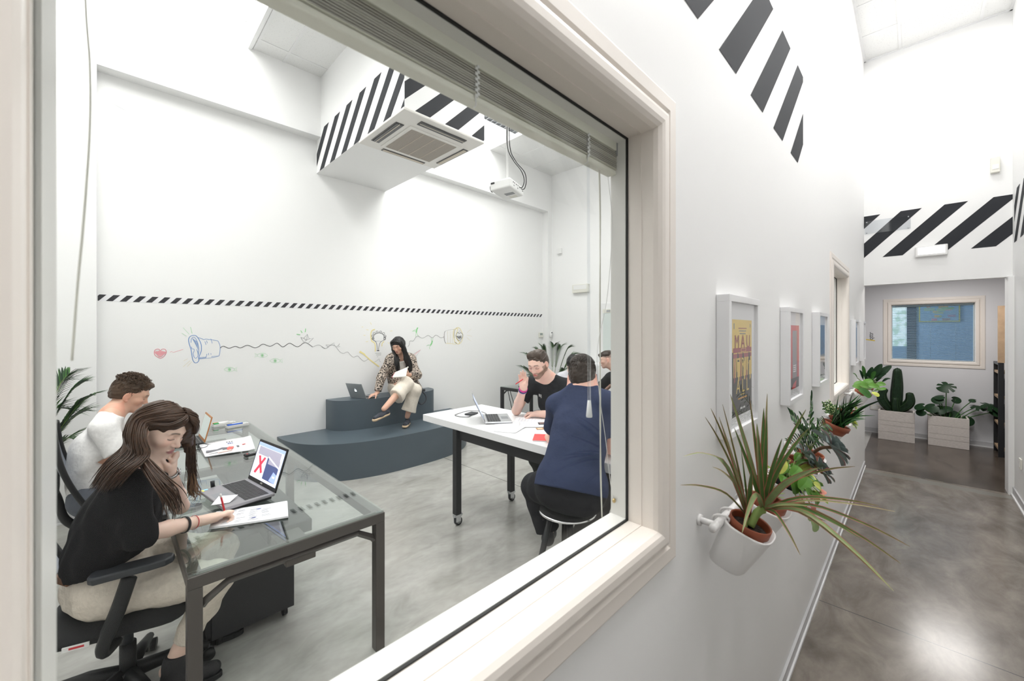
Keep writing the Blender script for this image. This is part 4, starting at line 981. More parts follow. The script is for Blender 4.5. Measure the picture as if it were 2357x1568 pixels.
# board erasers and pens box
for k, (x, y, rz) in enumerate(((.845, 4.86, .15), (.90, 4.80, .15))):
    er = empty('marker_tray', (x, y, .742), ['white tray of felt markers at the desk\'s far end, rear one', 'white tray with a blue marker near the far end of the glass desk'][k], 'marker tray')
    Mr = frame(Vector((x, y, .7415)), (math.cos(rz), math.sin(rz), 0), (-math.sin(rz), math.cos(rz), 0), (0, 0, 1))
    if k == 0: Mr = frame(Vector((x-.03, y+.10, .7415)), (math.cos(rz), math.sin(rz), 0), (-math.sin(rz), math.cos(rz), 0), (0, 0, 1))
    mb = MB(Mr); mb.box(-.09, .10, -.035, .035, 0, .006, PWHITE); mb.box(-.09, .10, -.035, -.030, .006, .026, PWHITE); mb.box(-.09, .10, .030, .035, .006, .026, PWHITE); mb.box(-.09, -.085, -.03, .03, .006, .026, PWHITE); mb.box(.095, .10, -.03, .03, .006, .026, PWHITE); mb.build('tray', None, er, bevel=.002)
    cols = [(BLUEP, 'blue'), (PWHITE, 'white')] if k else [(GREENP, 'green'), (PWHITE, 'white'), (pbr('amber_plastic', (.8, .45, .1), .4), 'amber')]
    for j, (cm, cn) in enumerate(cols):
        mk = empty('marker_pen', Mr @ Vector((0, -.015+j*.018, .03)), '%s-capped felt marker resting on the %s white tray' % (cn, 'front' if k else 'rear'), 'marker')
        mb = MB(Mr); yy = -.017+j*.017; mb.cyl((-.07, yy, .0285), (.045, yy, .0285), .0085, mat=PWHITE if cn != 'blue' else BLUEP); mb.build('barrel', None, mk)
        mb = MB(Mr); mb.cyl((-.085, yy, .0285), (-.045, yy, .0285), .0095, mat=cm if cn != 'white' else PBLACK); mb.build('cap', None, mk)
# ------------------------------------------------------------ silver laptop with glowing logo on the upper step
lap3, M3, Ml3, L3, lid3, b3, sc3 = laptop(Vector((2.385, 5.085, .8065)), (-.36, .93), .275, .22, 24, .012, ALU, ALU, pbr('silver_lid', (.36, .38, .39), .42, metal=.4), 'silver laptop with a glowing fruit logo on the upper step of the bench', keys=(5, 13), screen=smat('screen_dim', (.3, .33, .4), .4))
LG = pbr('glowing_logo', (.9, .97, 1), .4, emit=1.6)
def apple(s):
    pts = []
    for i in range(28):
        t = 2*math.pi*i/28; r_ = s*(.50+.045*math.cos(2*t)-.03*math.cos(4*t)); x = r_*math.cos(t)*.95; z = r_*math.sin(t)
        if z > .3*s and abs(x) < .18*s: z -= .09*s*(1-abs(x)/(.18*s))
        if z < -.35*s and abs(x) < .12*s: z += .06*s*(1-abs(x)/(.12*s))
        if x < -.22*s and abs(z-.08*s) < .22*s: x = -.30*s-.02*s+.0*s+((abs(z-.08*s)/(.22*s))**2-1)*-.12*s*1.0-.06*s
        pts.append((x, z))
    return pts
mb = MB(Ml3); s_ = .036; cx, cz = .275/2, L3*.52; lt3 = .006
mb.prism([(cx+p[0], p[1]+cz) for p in apple(s_)], lt3+.0002, lt3+.0012, LG, M=Matrix(((1,0,0,0),(0,0,1,0),(0,1,0,0),(0,0,0,1))))
mb.prism([(cx+s_*(.02+.16*a), cz+s_*(.50+.30*b)) for a, b in ((0, 0), (.2, .8), (1.0, 1.05), (.85, .3))], lt3+.0002, lt3+.0012, LG, M=Matrix(((1,0,0,0),(0,0,1,0),(0,1,0,0),(0,0,0,1))))
mb.build('logo', None, lid3, label='small glowing white fruit logo')
# ------------------------------------------------------------ things on the white table
lap4, M4, Ml4, L4, lid4, b4, sc4 = laptop(Vector((2.268, 2.591, .9060)), (.60, .80), .345, .235, 26, .013, ALU, PBLACK, ALU, 'slim silver laptop open on the white table, screen edge-on', keys=(5, 14))
hd = empty('external_drive', (2.46, 3.02, .902), 'small dark external drive with a looped cable on the white table', 'drive')
mb = MB(frame(Vector((2.45, 3.0, .9015)), (.95, .3, 0), (-.3, .95, 0), (0, 0, 1))); mb.box(-.06, .06, -.04, .04, 0, .014, PDARK); mb.build('case', None, hd, bevel=.004)
mb = MB(); mb.tube(catmull([(2.41, 2.97, .910), (2.36, 2.92, .905), (2.30, 2.96, .905), (2.30, 3.06, .906), (2.38, 3.10, .906), (2.46, 3.07, .921), (2.54, 3.0, .919), (2.55, 2.90, .908), (2.50, 2.88, .908)], 6), .0028, 6, PBLACK); mb.build('cable', None, hd)
P4 = [[(2.20, 2.44), (2.44, 2.62), (2.56, 2.44), (2.30, 2.24)], [(2.16, 2.36), (2.42, 2.50), (2.50, 2.30), (2.24, 2.20)], [(2.50, 2.48), (2.66, 2.60), (2.86, 2.36), (2.66, 2.24)], [(2.40, 2.30), (2.56, 2.46), (2.74, 2.30), (2.58, 2.14)]]
for i, (p, lb) in enumerate(zip(P4, ('white printed sheet nearest the slim silver laptop on the white table', 'white printed sheet at the left edge of the white table', 'white sheet under the forearm of the bearded man', 'white sheet in the middle of the table, in front of the phone'))):
    m = sheet(p, .9012+.0012*i, 2, .0006, jit=.008, seed=i, lift=lambda u, v: .004*math.sin(u*3)*v)
    P = [Vector((q[0], q[1], .9012+.0012*i+.0012)) for q in p]
    for r_ in range(8):
        v = .12+r_*.095; q = lambda u, v: P[0].lerp(P[1], u).lerp(P[3].lerp(P[2], u), v)+Vector((0, 0, .0004+.004*math.sin(u*3)*v))
        m.quad([q(.15, v), q(.8-.1*(r_ % 3), v), q(.8-.1*(r_ % 3), v+.012), q(.15, v+.012)], pbr('faint_print', (.62, .64, .74), .7) if r_ == 0 and i == 0 else MATS['faint_print'])
    tag(m.build('paper_sheet', None, solid=.0004), lb, 'paper')
ph = empty('smartphone', (2.62, 2.25, .902), 'black smartphone lying flat on the white table', 'phone')
Mp = frame(Vector((2.60, 2.255, .9052)), (.75, -.66, 0), (.66, .75, 0), (0, 0, 1)); mb = MB(Mp); mb.box(-.02, .12, -.034, .034, 0, .008, PBLACK); q_ = mb.build('body', None, ph, bevel=.003)
mb = MB(Mp); mb.box(-.012, .112, -.031, .031, .0079, .0086, pbr('phone_screen', (.05, .05, .07), .08)); mb.build('screen', None, q_)
mb = MB(frame(Vector((2.50, 2.15, .9012)), (.8, -.6, 0), (.6, .8, 0), (0, 0, 1))); mb.box(-.05, .05, -.03, .03, 0, .0015, pbr('brown_card', (.42, .22, .10), .5)); mb.box(-.04, 0, -.02, .02, .0015, .002, pbr('tan_card', (.75, .6, .42), .5)); tag(mb.build('postcard'), 'small brown printed card near the phone on the white table', 'card')
bo = empty('red_booklet', (2.27, 1.93, .902), 'booklet with red and white cover at the near part of the white table', 'booklet')
Mb = frame(Vector((2.25, 1.93, .9012)), (.8, .6, 0), (-.6, .8, 0), (0, 0, 1)); mb = MB(Mb); mb.box(-.05, .13, -.07, .07, .0, .006, PAPER); mb.build('pages', None, bo); mb = MB(Mb); mb.box(-.052, .132, -.072, .072, .006, .0068, pbr('red_cover', (.78, .10, .10), .4)); mb.build('cover', None, bo)
# items on the far desk
mb = MB(frame(Vector((5.05, 4.75, .7415)), (.9, .4, 0), (-.4, .9, 0), (0, 0, 1))); mb.box(-.16, .16, -.05, .05, 0, .03, PBLACK); tag(mb.build('black_case', bevel=.008), 'flat black case lying on the far glass desk', 'case')
for k, pts in enumerate(([(4.84, 5.06, .66), (4.80, 5.0, .5), (4.80, 4.98, .3), (4.90, 4.95, .12)], [(4.95, 5.05, .65), (4.98, 5.02, .45), (5.05, 5.0, .2), (5.2, 5.0, .03)], [(5.0, 5.05, .65), (5.05, 5.02, .45), (5.15, 5.0, .15), (5.3, 5.0, .03)])):
    mb = MB(); mb.tube(catmull(pts, 6), .006, 6, PBLACK); tag(mb.build('cable'), 'black cable hanging under the far glass desk', 'cable', 'cables under the far desk')
# ------------------------------------------------------------ handbag strap beside the bench woman
hb = empty('handbag', (3.19, 5.14, .81), 'small dark handbag with a looped strap hanging over the upper step', 'handbag')
LEA = pbr('dark_leather', (.03, .032, .038), .4)
mb = MB(); mb.box(3.10, 3.30, 5.10, 5.20, .8065, .845, LEA); mb.build('bag_body', None, hb, bevel=.014, seg=3)
mb = MB(); mb.tube(catmull([(3.12, 5.09, .83), (3.10, 5.035, .82), (3.105, 5.030, .74), (3.15, 5.028, .655), (3.20, 5.028, .645), (3.255, 5.028, .69), (3.25, 5.03, .76), (3.20, 5.035, .82), (3.19, 5.09, .845)], 6), .009, 8, LEA, flat=(Vector((0, 1, 0)), .4)); mb.build('strap', None, hb)
# ------------------------------------------------------------ wall devices
def device(name, x0, x1, z0, z1, y, d, lab, cat, mat=PWHITE, axis='y', parts=()):
    t = empty(name, ((x0+x1)/2, y, z0) if axis == 'y' else (y, (x0+x1)/2, z0), lab, cat)
    def bb(a, b_, c, e, f, g, m): # u0,u1,z0,z1,depth0,depth1
        mm = MB()
        if axis == 'y': mm.box(a, b_, y-g if d > 0 else y+f, y-f if d > 0 else y+g, c, e, m)
        else: mm.box(y-g if d > 0 else y+f, y-f if d > 0 else y+g, a, b_, c, e, m)
        return mm
    h = bb(x0, x1, z0, z1, .0005, abs(d), mat).build('housing', None, t, bevel=min(.006, abs(d)*.3))
    for (nm, a, b_, c, e, dd, m) in parts:
        bb(a, b_, c, e, abs(d)-.0005, abs(d)+dd, m).build(nm, None, h)
    return t
device('thermostat', 6.215, 6.335, 1.565, 1.668, YB, .03, 'small ivory thermostat on the back wall near the right corner', 'thermostat', PIVORY, parts=[('display', 6.235, 6.315, 1.615, 1.655, .0015, pbr('lcd_grey', (.28, .34, .32), .3))])
mb = MB(); mb.tube([(6.40, YU-.018, 1.56), (6.41, YU-.022, 1.62), (6.43, YU-.018, 1.68)], [.022, .024, .018], 10, PWHITE); mb.box(6.405, 6.43, YU-.045, YU-.036, 1.655, 1.675, PDARK); tag(mb.build('air_remote_holder'), 'white air conditioner remote hung beside the thermostat', 'remote control')
device('motion_sensor', 5.02, 5.13, 3.26, 3.37, XR, .06, 'small white motion sensor high on the right wall of the room', 'sensor', PWHITE, 'x')
device('emergency_light', 4.37, 4.735, 2.44, 2.60, XR, .06, 'ivory emergency light on the right wall, above the door', 'emergency light', PIVORY, 'x', parts=[('diffuser', 4.40, 4.705, 2.50, 2.585, .004, PWHITE)])
# glazed door in the right wall
dr = struct(MB().box(XR-.02, XR-.001, 3.06, 4.14, .0, 2.21, TRIMW).build('door_1', bevel=.004))
mb = MB(); mb.box(XR-.028, XR-.019, 3.15, 4.06, .10, 2.10, pbr('frosted_glass', (.62, .68, .66), .25)); mb.build('pane', None, dr)
mb = MB(); mb.box(XR-.036, XR-.028, 3.15, 4.06, 2.03, 2.10, PIVORY)
for k in range(7): mb.box(XR-.040, XR-.036, 3.18+k*.12, 3.26+k*.12, 2.045, 2.085, PGREY)
mb.build('air_vent', None, dr)
# tall white cabinet behind the far boy
cb = empty('white_cabinet', (6.2, 3.9, 0), 'low white cupboard against the right wall behind the boy', 'cabinet')
mb = MB(); mb.box(6.02, 6.44, 3.45, 4.45, 0, 1.12, TW_); mb.build('body', None, cb, bevel=.004)
for k in range(2):
    mb = MB(); mb.box(6.0, 6.019, 3.46+k*.5, 3.945+k*.5, .05, 1.10, TW_); q_ = mb.build('door', None, cb, bevel=.003)
    mb = MB(); mb.box(5.985, 6.0, 3.90+k*.06, 3.915+k*.06, .8, .95, ALUD); mb.build('handle', None, q_)
# ------------------------------------------------------------ leaves
def leaf(mb, pts, w, up, mat, prof='lance', edge=None, fold=.15, n=8, ew=.22, mid=None):
    """leaf blade along pts; up = rough face normal"""
    P = catmull(pts, max(2, n//(len(pts)-1))); m = len(P); up = Vector(up); rows = []
    for i, p in enumerate(P):
        u = i/(m-1); t = (P[min(i+1, m-1)]-P[max(i-1, 0)]).normalized(); s_ = t.cross(up); s_ = s_.normalized() if s_.length > 1e-5 else t.orthogonal().normalized(); nn = s_.cross(t)
        if prof == 'lance': ww = w*(min(1, u*5+.35))*(1-u**2.2)+.0004
        elif prof == 'oval': ww = w*math.sqrt(max(0, math.sin(math.pi*(u*.96+.02))))+.0002
        elif prof == 'heart': ww = w*(max(0, math.sin(math.pi*(u**.72*.97+.03)))**.6)+.0002
        elif prof == 'spat': ww = w*max(.12, math.sin(math.pi*min(1, u*.93+.02)**1.5)**.7 if u < .99 else .1)
        else: ww = w*math.sin(math.pi*(u*.94+.04))**.8+.0002
        rows.append([p-s_*ww+nn*ww*fold*2, p-s_*ww*(1-ew)+nn*ww*fold*1.3, p, p+s_*ww*(1-ew)+nn*ww*fold*1.3, p+s_*ww+nn*ww*fold*2])
    vs = [q for r in rows for q in r]
    for k in range(4):
        mt = (edge if (k in (0, 3) and edge) else (mid if (mid and k in (1, 2)) else mat))
        mb.add(vs, [(i*5+k, i*5+k+1, (i+1)*5+k+1, (i+1)*5+k) for i in range(m-1)], mt, True)
def leafmat(name, c, rough=.4, amt=.15):
    m = pbr(name, c, rough, noise_amt=amt, noise_scale=30, spec=.25); b = m.node_tree.nodes['Principled BSDF']
    b.inputs['Subsurface Weight'].default_value = .0
    return m
TERRA = pbr('terracotta_plastic', (.27, .068, .028), .5); SOIL = pbr('soil', (.03, .02, .014), .95, bump=1, bump_scale=90)
CUPW = pbr('white_enamel_cup', (.80, .79, .78), .35)
LG1 = leafmat('dragon_leaf_green', (.085, .17, .045)); LG2 = leafmat('dragon_leaf_edge', (.46, .15, .11)); LG3 = leafmat('dragon_leaf_pale', (.26, .34, .15))
LDK = leafmat('dark_green_leaf', (.012, .038, .014), .45); LMD = leafmat('mid_green_leaf', (.038, .12, .022), .42); LBR = leafmat('bright_green_leaf', (.075, .19, .022), .35); LYL = leafmat('yellow_green_leaf', (.42, .46, .09), .4); LRD = leafmat('red_leaf', (.50, .20, .15), .4)
LPU = leafmat('grey_purple_leaf', (.24, .29, .28), .45); LPK = leafmat('pinkish_leaf', (.45, .28, .28), .45); LPS = leafmat('pale_succulent_leaf', (.42, .52, .25), .45); LGR = leafmat('grass_green_leaf', (.035, .13, .03), .35); STM = leafmat('plant_stem', (.20, .28, .08), .6); BRS = leafmat('brown_stem', (.16, .09, .05), .7)
# ------------------------------------------------------------ rails, cups and plants on the corridor wall
RZ = 1.148
def rail(x0, x1, lab):
    t = empty('wall_rail', ((x0+x1)/2, WY, RZ), lab, 'rail')
    mb = MB(); mb.tube([(x0, .398, RZ), (x0+.012, .398, RZ), (x1-.012, .398, RZ), (x1, .398, RZ)], [.010, .0115, .0115, .010], 12, CUPW); mb.build('bar', None, t)
    for x in (x0+.035, x1-.035):
        mb = MB(); mb.cyl((x, .398, RZ), (x, WY-.004, RZ), .009, mat=CUPW); mb.cyl((x, WY-.008, RZ), (x, WY-.0005, RZ), .016, mat=CUPW); mb.ball((x, .398, RZ), .0122, 8, CUPW); mb.build('bracket', None, t)
rail(1.185, 2.35, 'white rail nearest the big window, holding the spiky plant')
rail(2.78, 3.75, 'middle white rail below the third picture')
rail(4.55, 5.85, 'farthest white rail, beyond the second window')
def cup(x, lab, r=.062, tilt=0, yc=.330, h=.125):
    t = empty('wall_pot', (x, yc, RZ), lab, 'pot')
    c0 = Vector((x, yc, RZ-.006)); c1 = Vector((x-.012, yc+.058, RZ-h)); n = 32; vs = []; rows = []
    prof = [(1.0, 0, 1.0), (1.0, .04, .99), (1, .5, .90), (1, .93, .80), (1, .985, .74), (1, 1.0, .60), (1, 1.0, .0)]
    def ring(v, s_, inner=0):
        c = c0.lerp(c1, v); out = []
        for k in range(n):
            a = 2*math.pi*k/n; ca_, sa = math.cos(a), math.sin(a); q = (abs(ca_)**3+abs(sa)**3)**(-1/3)
            out.append(Vector((c.x+(r*s_-inner)*1.03*ca_*q, c.y+(r*s_-inner)*.95*sa*q, c.z+(r*s_-inner)*.95*sa*q*.30)))
        return out
    mb = MB(); R_ = [ring(v, s_) for _, v, s_ in prof]; R_ = [ring(.9, .78, .004), ring(.0, 1.0, .004)]+R_
    mb.add([p for q in R_ for p in q], [(i*n+k, (i+1)*n+k, (i+1)*n+(k+1) % n, i*n+(k+1) % n) for i in range(len(R_)-1) for k in range(n)], CUPW, True); mb.build('cup', None, t)
    for dx in (-.032, .032):
        mb = MB(); mb.tube(catmull([(x+dx, yc+r*.90, RZ-.012), (x+dx, .376, RZ+.012), (x+dx, .398, RZ+.0165), (x+dx, .418, RZ+.006), (x+dx, .420, RZ-.02)], 5), .0036, 8, CUPW); mb.build('hook', None, t)
    return t
def inner_pot(t, x, r=.056, yc=.330, z=RZ+.006, mat=TERRA, sx=1, lean=(R(16), 0)):
    M = Matrix.Translation((x, yc, z)) @ Matrix.Rotation(lean[0], 4, 'X') @ Matrix.Rotation(lean[1], 4, 'Y') @ Matrix.Diagonal((sx, 1, 1, 1))
    mb = MB(); mb.lathe([(r*.92, -.020), (r*.74, -.050), (0, -.050)], mat=mat, M=M); mb.lathe([(r*.90, -.022), (r, -.020), (r*1.02, .004), (r*.97, .006), (r*.93, .0), (r*.90, -.020)], mat=mat, M=M); q = mb.build('pot', None, t)
    mb = MB(); mb.lathe([(0, -.014), (r*.5, -.012), (r*.91, -.017)], mat=SOIL, M=M); mb.build('soil', None, q)
def plant(name, x, lab, yc=.33, z=RZ): return empty(name, (x, yc, z), lab, 'plant')
# 1 spiky dragon plant
cup(1.29, 'white wall pot nearest the big window, holding the spiky plant')
t = plant('dragon_plant', 1.29, 'spiky plant with long narrow red-edged green leaves in the nearest wall pot'); inner_pot(t, 1.29, .053, lean=(R(17), 0))
cr_ = at(1756, 1172, 1.155); sb = Vector((1.29, .33, RZ-.005))
mb = MB(); mb.tube(catmull([sb, sb.lerp(cr_, .5)+Vector((0, 0, .012)), cr_], 4), [.010, .010, .010, .010, .011, .011, .011, .012, .012], 8, STM); mb.tube([sb+Vector((-.02, .01, 0)), at(1722, 1195, 1.18)], .006, 8, STM); mb.build('stem', None, t)
mb = MB(); cr2 = at(1722, 1192, 1.19)
DL = [(1573,1051,1.02,.008,1,.25),(1566,1117,1.03,.0045,1,.12),(1636,940,1.14,.005,1,.1),(1681,908,1.16,.008,0,.05),(1663,931,1.17,.004,1,.05),(1726,920,1.17,.006,0,.03),(1766,907,1.16,.006,0,.02),(1855,943,1.10,.007,0,.10),(1862,986,1.05,.009,0,.12),(1885,1077,.98,.012,0,.10),(1968,1074,1.0,.0045,0,.16),(2024,1165,.97,.0055,0,.12),(2060,1178,1.0,.0035,0,.10),(2094,1258,.98,.0055,0,.16),(2074,1298,.92,.0060,0,.18),(2057,1361,.88,.0085,0,.22),(2035,1340,.90,.006,0,.20),(1842,1278,1.0,.0055,0,.22),(1708,1227,1.02,.010,0,.35),(1623,960,1.12,.004,1,.12),(1690,985,1.12,.008,0,.03),(1742,975,1.13,.011,0,.02),(1758,940,1.15,.012,0,.02),(1705,1030,1.05,.007,1,.04),(1640,1075,1.06,.0045,1,.16),(1800,1010,1.06,.008,0,.06),(1745,1000,1.02,.009,0,.0),(1860,1165,1.0,.008,0,.06),(1900,1200,1.02,.006,0,.10),(1730,1080,1.0,.010,1,.05),(1655,960,1.10,.006,1,.06),(1765,960,1.10,.010,0,.0),(1980,1240,.93,.007,0,.16),(1688,1070,1.1,.006,1,.06)]
for i, (px_, py_, d, wd, cr, dr_) in enumerate(DL):
    a = Vector(cr2 if cr else cr_); b = at(px_, py_, d); b.y = min(b.y, .432); L_ = (b-a).length
    up_b = Vector((0, 0, 1))*L_*dr_; toc = (Vector((0, 0, HC))-a).normalized()
    tw = Vector((math.sin(i*1.7), math.cos(i*2.3), .6))
    leaf(mb, [a, a.lerp(b, .35)+up_b*.9, a.lerp(b, .72)+up_b*.6, b], wd*.78, (toc+tw*.35).normalized(), LG1, 'lance', LG2, .12, 12, .22 if wd > .006 else .4, LG3 if i % 3 == 0 else None)
mb.build('foliage', None, t)
# 2 small rosette succulent
cup(1.50, 'white wall pot with a tiny succulent, second from the big window')
t = plant('small_succulent', 1.50, 'tiny pale green succulent behind the spiky plant'); inner_pot(t, 1.50, .050); mb = MB(); c = Vector((1.50, .33, RZ+.02))
for k in range(30):
    a = k*2.4; r_ = .006+.0009*k; e = 1.2-.035*k; d = Vector((math.cos(a)*math.cos(e), math.sin(a)*math.cos(e), math.sin(e)))
    leaf(mb, [c, c+d*(.018+r_*.4), c+d*(.03+r_*.6)], .006, (0, 0, 1), LPS, 'oval', None, .2, 4)
mb.build('foliage', None, t)
# 3 hoya, yellow green trailing
cup(1.76, 'white wall pot with the yellow-green trailing plant')
t = plant('trailing_wax_plant', 1.76, 'yellow-green plant with broad glossy leaves trailing from its wall pot'); inner_pot(t, 1.76, .052, mat=PBLACK); mb = MB(); rnd = random.Random(5); c = Vector((1.76, .33, RZ)); stems = MB()
for k in range(38):
    a = rnd.uniform(0, 6.28); r_ = rnd.uniform(.01, .10); p = c+Vector((math.cos(a)*r_, math.sin(a)*r_*.7-.01, rnd.uniform(.015, .085)-r_*.3)); p.y = min(p.y, .40)
    d = Vector((math.cos(a), math.sin(a)*.8-.2, rnd.uniform(-.5, .5))).normalized(); ln = rnd.uniform(.035, .060)
    q = p+d*ln; q.y = min(q.y, .435)
    leaf(mb, [p, p.lerp(q, .5)+Vector((0, 0, .008)), q], ln*.24, (rnd.gauss(0, .3), -.4, 1), LBR, 'leafy', None if k % 3 else LYL, .12, 6, .4, LYL if k % 5 == 0 else None)
    stems.tube([c+Vector((rnd.uniform(-.02, .02), rnd.uniform(-.02, .02), .0)), p], .0018, 5, STM)
for (px_, py_, d, wd, mt, ang) in ((1882,1122,1.22,.018,LYL,-.5),(1892,1133,1.21,.008,LRD,.2),(1850,1112,1.22,.018,LBR,.4),(1862,1140,1.2,.016,LBR,-.8),(1875,1150,1.2,.014,LBR,-1.0),(1838,1165,1.2,.013,LG3,-1.5),(1862,1185,1.2,.012,LG3,-1.5),(1872,1210,1.2,.012,LG3,-1.4),(1868,1170,1.21,.009,LRD,-1.2),(1826,1118,1.22,.018,LBR,-1.2),(1800,1075,1.25,.015,LYL,.8),(1830,1085,1.24,.016,LBR,.3)):
    p = at(px_, py_, d); dr_ = Vector((math.cos(ang)*.8, -.2, math.sin(ang))).normalized()
    leaf(mb, [p-dr_*wd*1.6, p+Vector((0, -.004, .002)), p+dr_*wd*1.6], wd, (-.5, -.5, .6), mt, 'oval', LBR if mt is LYL else None, .08, 6, .3)
    stems.tube(catmull([c+Vector((.03, -.03, .01)), c.lerp(p, .5)+Vector((0, 0, .03)), p-dr_*wd*1.5], 4), .0018, 5, STM)
mb.build('foliage', None, t); stems.build('stem', None, t)
# 4 grey purple echeveria-like succulent
cup(2.03, 'white wall pot with the grey-purple succulent')
t = plant('grey_purple_succulent', 2.03, 'succulent with thick grey-purple pointed leaves hanging over its wall pot'); inner_pot(t, 2.03, .054, lean=(R(18), 0)); mb = MB(); rnd = random.Random(8); st = MB()
for (px_, py_, d, R_, n_) in ((1913, 1030, 1.42, .075, 26), (1880, 1075, 1.42, .062, 18), (1850, 1045, 1.46, .052, 16), (1893, 1088, 1.40, .050, 12), (1862, 1068, 1.45, .05, 12)):
    c = at(px_, py_, d); ax = (Vector((.3, -.75, .55))).normalized(); u = ax.orthogonal().normalized(); v = ax.cross(u); st.tube(catmull([Vector((2.03, .33, RZ)), Vector((2.03, .33, RZ)).lerp(c, .6)+Vector((0, 0, .02)), c], 4), .006, 6, BRS)
    for k in range(n_):
        a = k*2.4; e = 1.25-1.5*k/n_; dd = (u*math.cos(a)*math.cos(e)+v*math.sin(a)*math.cos(e)+ax*math.sin(e)); l_ = R_*(.45+.6*k/n_); q = c+dd*l_; q.y = min(q.y, .43)
        leaf(mb, [c, c.lerp(q, .55)+ax*.004, q], l_*.30, ax, LPU if k > 3 else LPK, 'spat', LPK if k % 4 == 0 else None, .22, 6, .2)
mb.build('foliage', None, t); st.build('stem', None, t)
# 5 small palm / fern
cup(2.22, 'white wall pot with the feathery little palm', yc=.332)
t = plant('parlour_palm', 2.22, 'small feathery palm rising behind the grey-purple succulent'); inner_pot(t, 2.22, .052); mb = MB(); st = MB(); b0 = Vector((2.22, .335, RZ)); rnd = random.Random(11)
for (px_, py_, d) in ((1868,922,1.60),(1820,955,1.60),(1848,965,1.55),(1900,975,1.55),(1915,1015,1.50),(1822,1025,1.60),(1880,990,1.55),(1838,990,1.58),(1912,1000,1.52),(1860,1000,1.54),(1895,1030,1.5)):
    e = at(px_, py_, d); e.y = min(e.y, .425); P = catmull([b0, b0.lerp(e, .5)+Vector((0, 0, .04)), e], 6); st.tube(P, .0016, 5, STM)
    for i in range(4, len(P)):
        tt = (P[i]-P[i-1]).normalized(); s_ = tt.cross(Vector((-.6, -.6, .5))).normalized()
        for q in (-1, 1):
            l_ = .030+.012*rnd.random(); tip = P[i]+(s_*q*.85+tt*.6).normalized()*l_; tip.y = min(tip.y, .435); leaf(mb, [P[i], P[i].lerp(tip, .5)+Vector((0, 0, .004)), tip], .0034, (-.5, -.5, .7), LMD if i % 2 else LDK, 'oval', None, .1, 4)
mb.build('foliage', None, t); st.build('stem', None, t)
# 6 grass-like plant
cup(2.98, 'white wall pot with the dark green spear-leaved plant')
t = plant('spear_leaf_plant', 2.98, 'dark green plant with long spear leaves leaning out over a terracotta pot'); inner_pot(t, 2.96, .066, yc=.318, z=RZ+.012, sx=1.15, lean=(R(20), R(4))); mb = MB(); b0 = Vector((2.96, .315, RZ)); rnd = random.Random(12)
for i in range(46):
    a = rnd.gauss(0, 1); px_ = 1935+rnd.uniform(-15, 60); py_ = 925+rnd.uniform(-22, 40); d = rnd.uniform(2.05, 2.4)
    if i < 6: px_, py_, d = ((2042,917,2.1),(2015,957,2.15),(1985,905,2.2),(1962,905,2.3),(1980,925,2.1),(2000,930,2.15))[i]
    e = at(px_, py_, d); e.y = min(e.y, .42); s0 = b0+Vector((rnd.uniform(-.045, .045), rnd.uniform(-.03, .03), 0)); L_ = (e-s0).length
    leaf(mb, [s0, s0.lerp(e, .5)+Vector((0, 0, L_*.10)), e], .0065, (-.5+.4*a, -.5, .4), LGR if i % 3 else LDK, 'lance', None, .3, 8)
mb.build('foliage', None, t)
# 7 thyme and pale rosette
cup(3.20, 'white wall pot with the fine thyme-like sprigs')
t = plant('thyme_plant', 3.20, 'airy sprigs of tiny leaves behind the spear-leaved plant'); inner_pot(t, 3.20, .052); mb = MB(); st = MB(); rnd = random.Random(13); b0 = Vector((3.20, .345, RZ))
for k in range(22):
    e = at(1892+rnd.uniform(0, 42), 922+rnd.uniform(0, 30), rnd.uniform(2.35, 2.55)); e.y = min(e.y, .42); P = catmull([b0, b0.lerp(e, .5)+Vector((0, 0, .02)), e], 4); st.tube(P, .0010, 4, BRS)
    for p in P[3:]:
        for q in range(3): dd = Vector((rnd.gauss(0, 1), rnd.gauss(0, 1), rnd.gauss(0, 1))).normalized(); tip = p+dd*.012; tip.y = min(tip.y, .435); leaf(mb, [p, p.lerp(tip, .5), tip], .0035, (-.5, -.5, .5), LMD if q else LPS, 'oval', None, .1, 4)
mb.build('foliage', None, t); st.build('stem', None, t)
cup(3.52, 'white wall pot with the pale hanging rosettes, last on the middle rail')
t = plant('hanging_rosette_succulent', 3.52, 'pale green rosette succulent hanging below the spear leaves'); inner_pot(t, 3.52, .052); mb = MB(); st = MB(); rnd = random.Random(14)
for (px_, py_, d, R_) in ((1962,975,2.62,.042),(1955,962,2.66,.03),(1972,958,2.6,.022),(1948,970,2.7,.025),(1968,940,2.6,.02)):
    c = at(px_, py_, d); ax = Vector((-.3, -.7, .5)).normalized(); u = ax.orthogonal().normalized(); v = ax.cross(u); st.tube(catmull([Vector((3.52, .32, RZ)), Vector((3.52, .28, RZ+.02)), c], 4), .003, 6, BRS)
    for k in range(18): a = k*2.4; e = 1.2-1.4*k/18; dd = (u*math.cos(a)*math.cos(e)+v*math.sin(a)*math.cos(e)+ax*math.sin(e)); q = c+dd*R_*(.5+.5*k/18); leaf(mb, [c, c.lerp(q, .55)+ax*.002, q], R_*.22, ax, LPS if k > 4 else LYL, 'spat', None, .2, 4)
mb.build('foliage', None, t); st.build('stem', None, t)
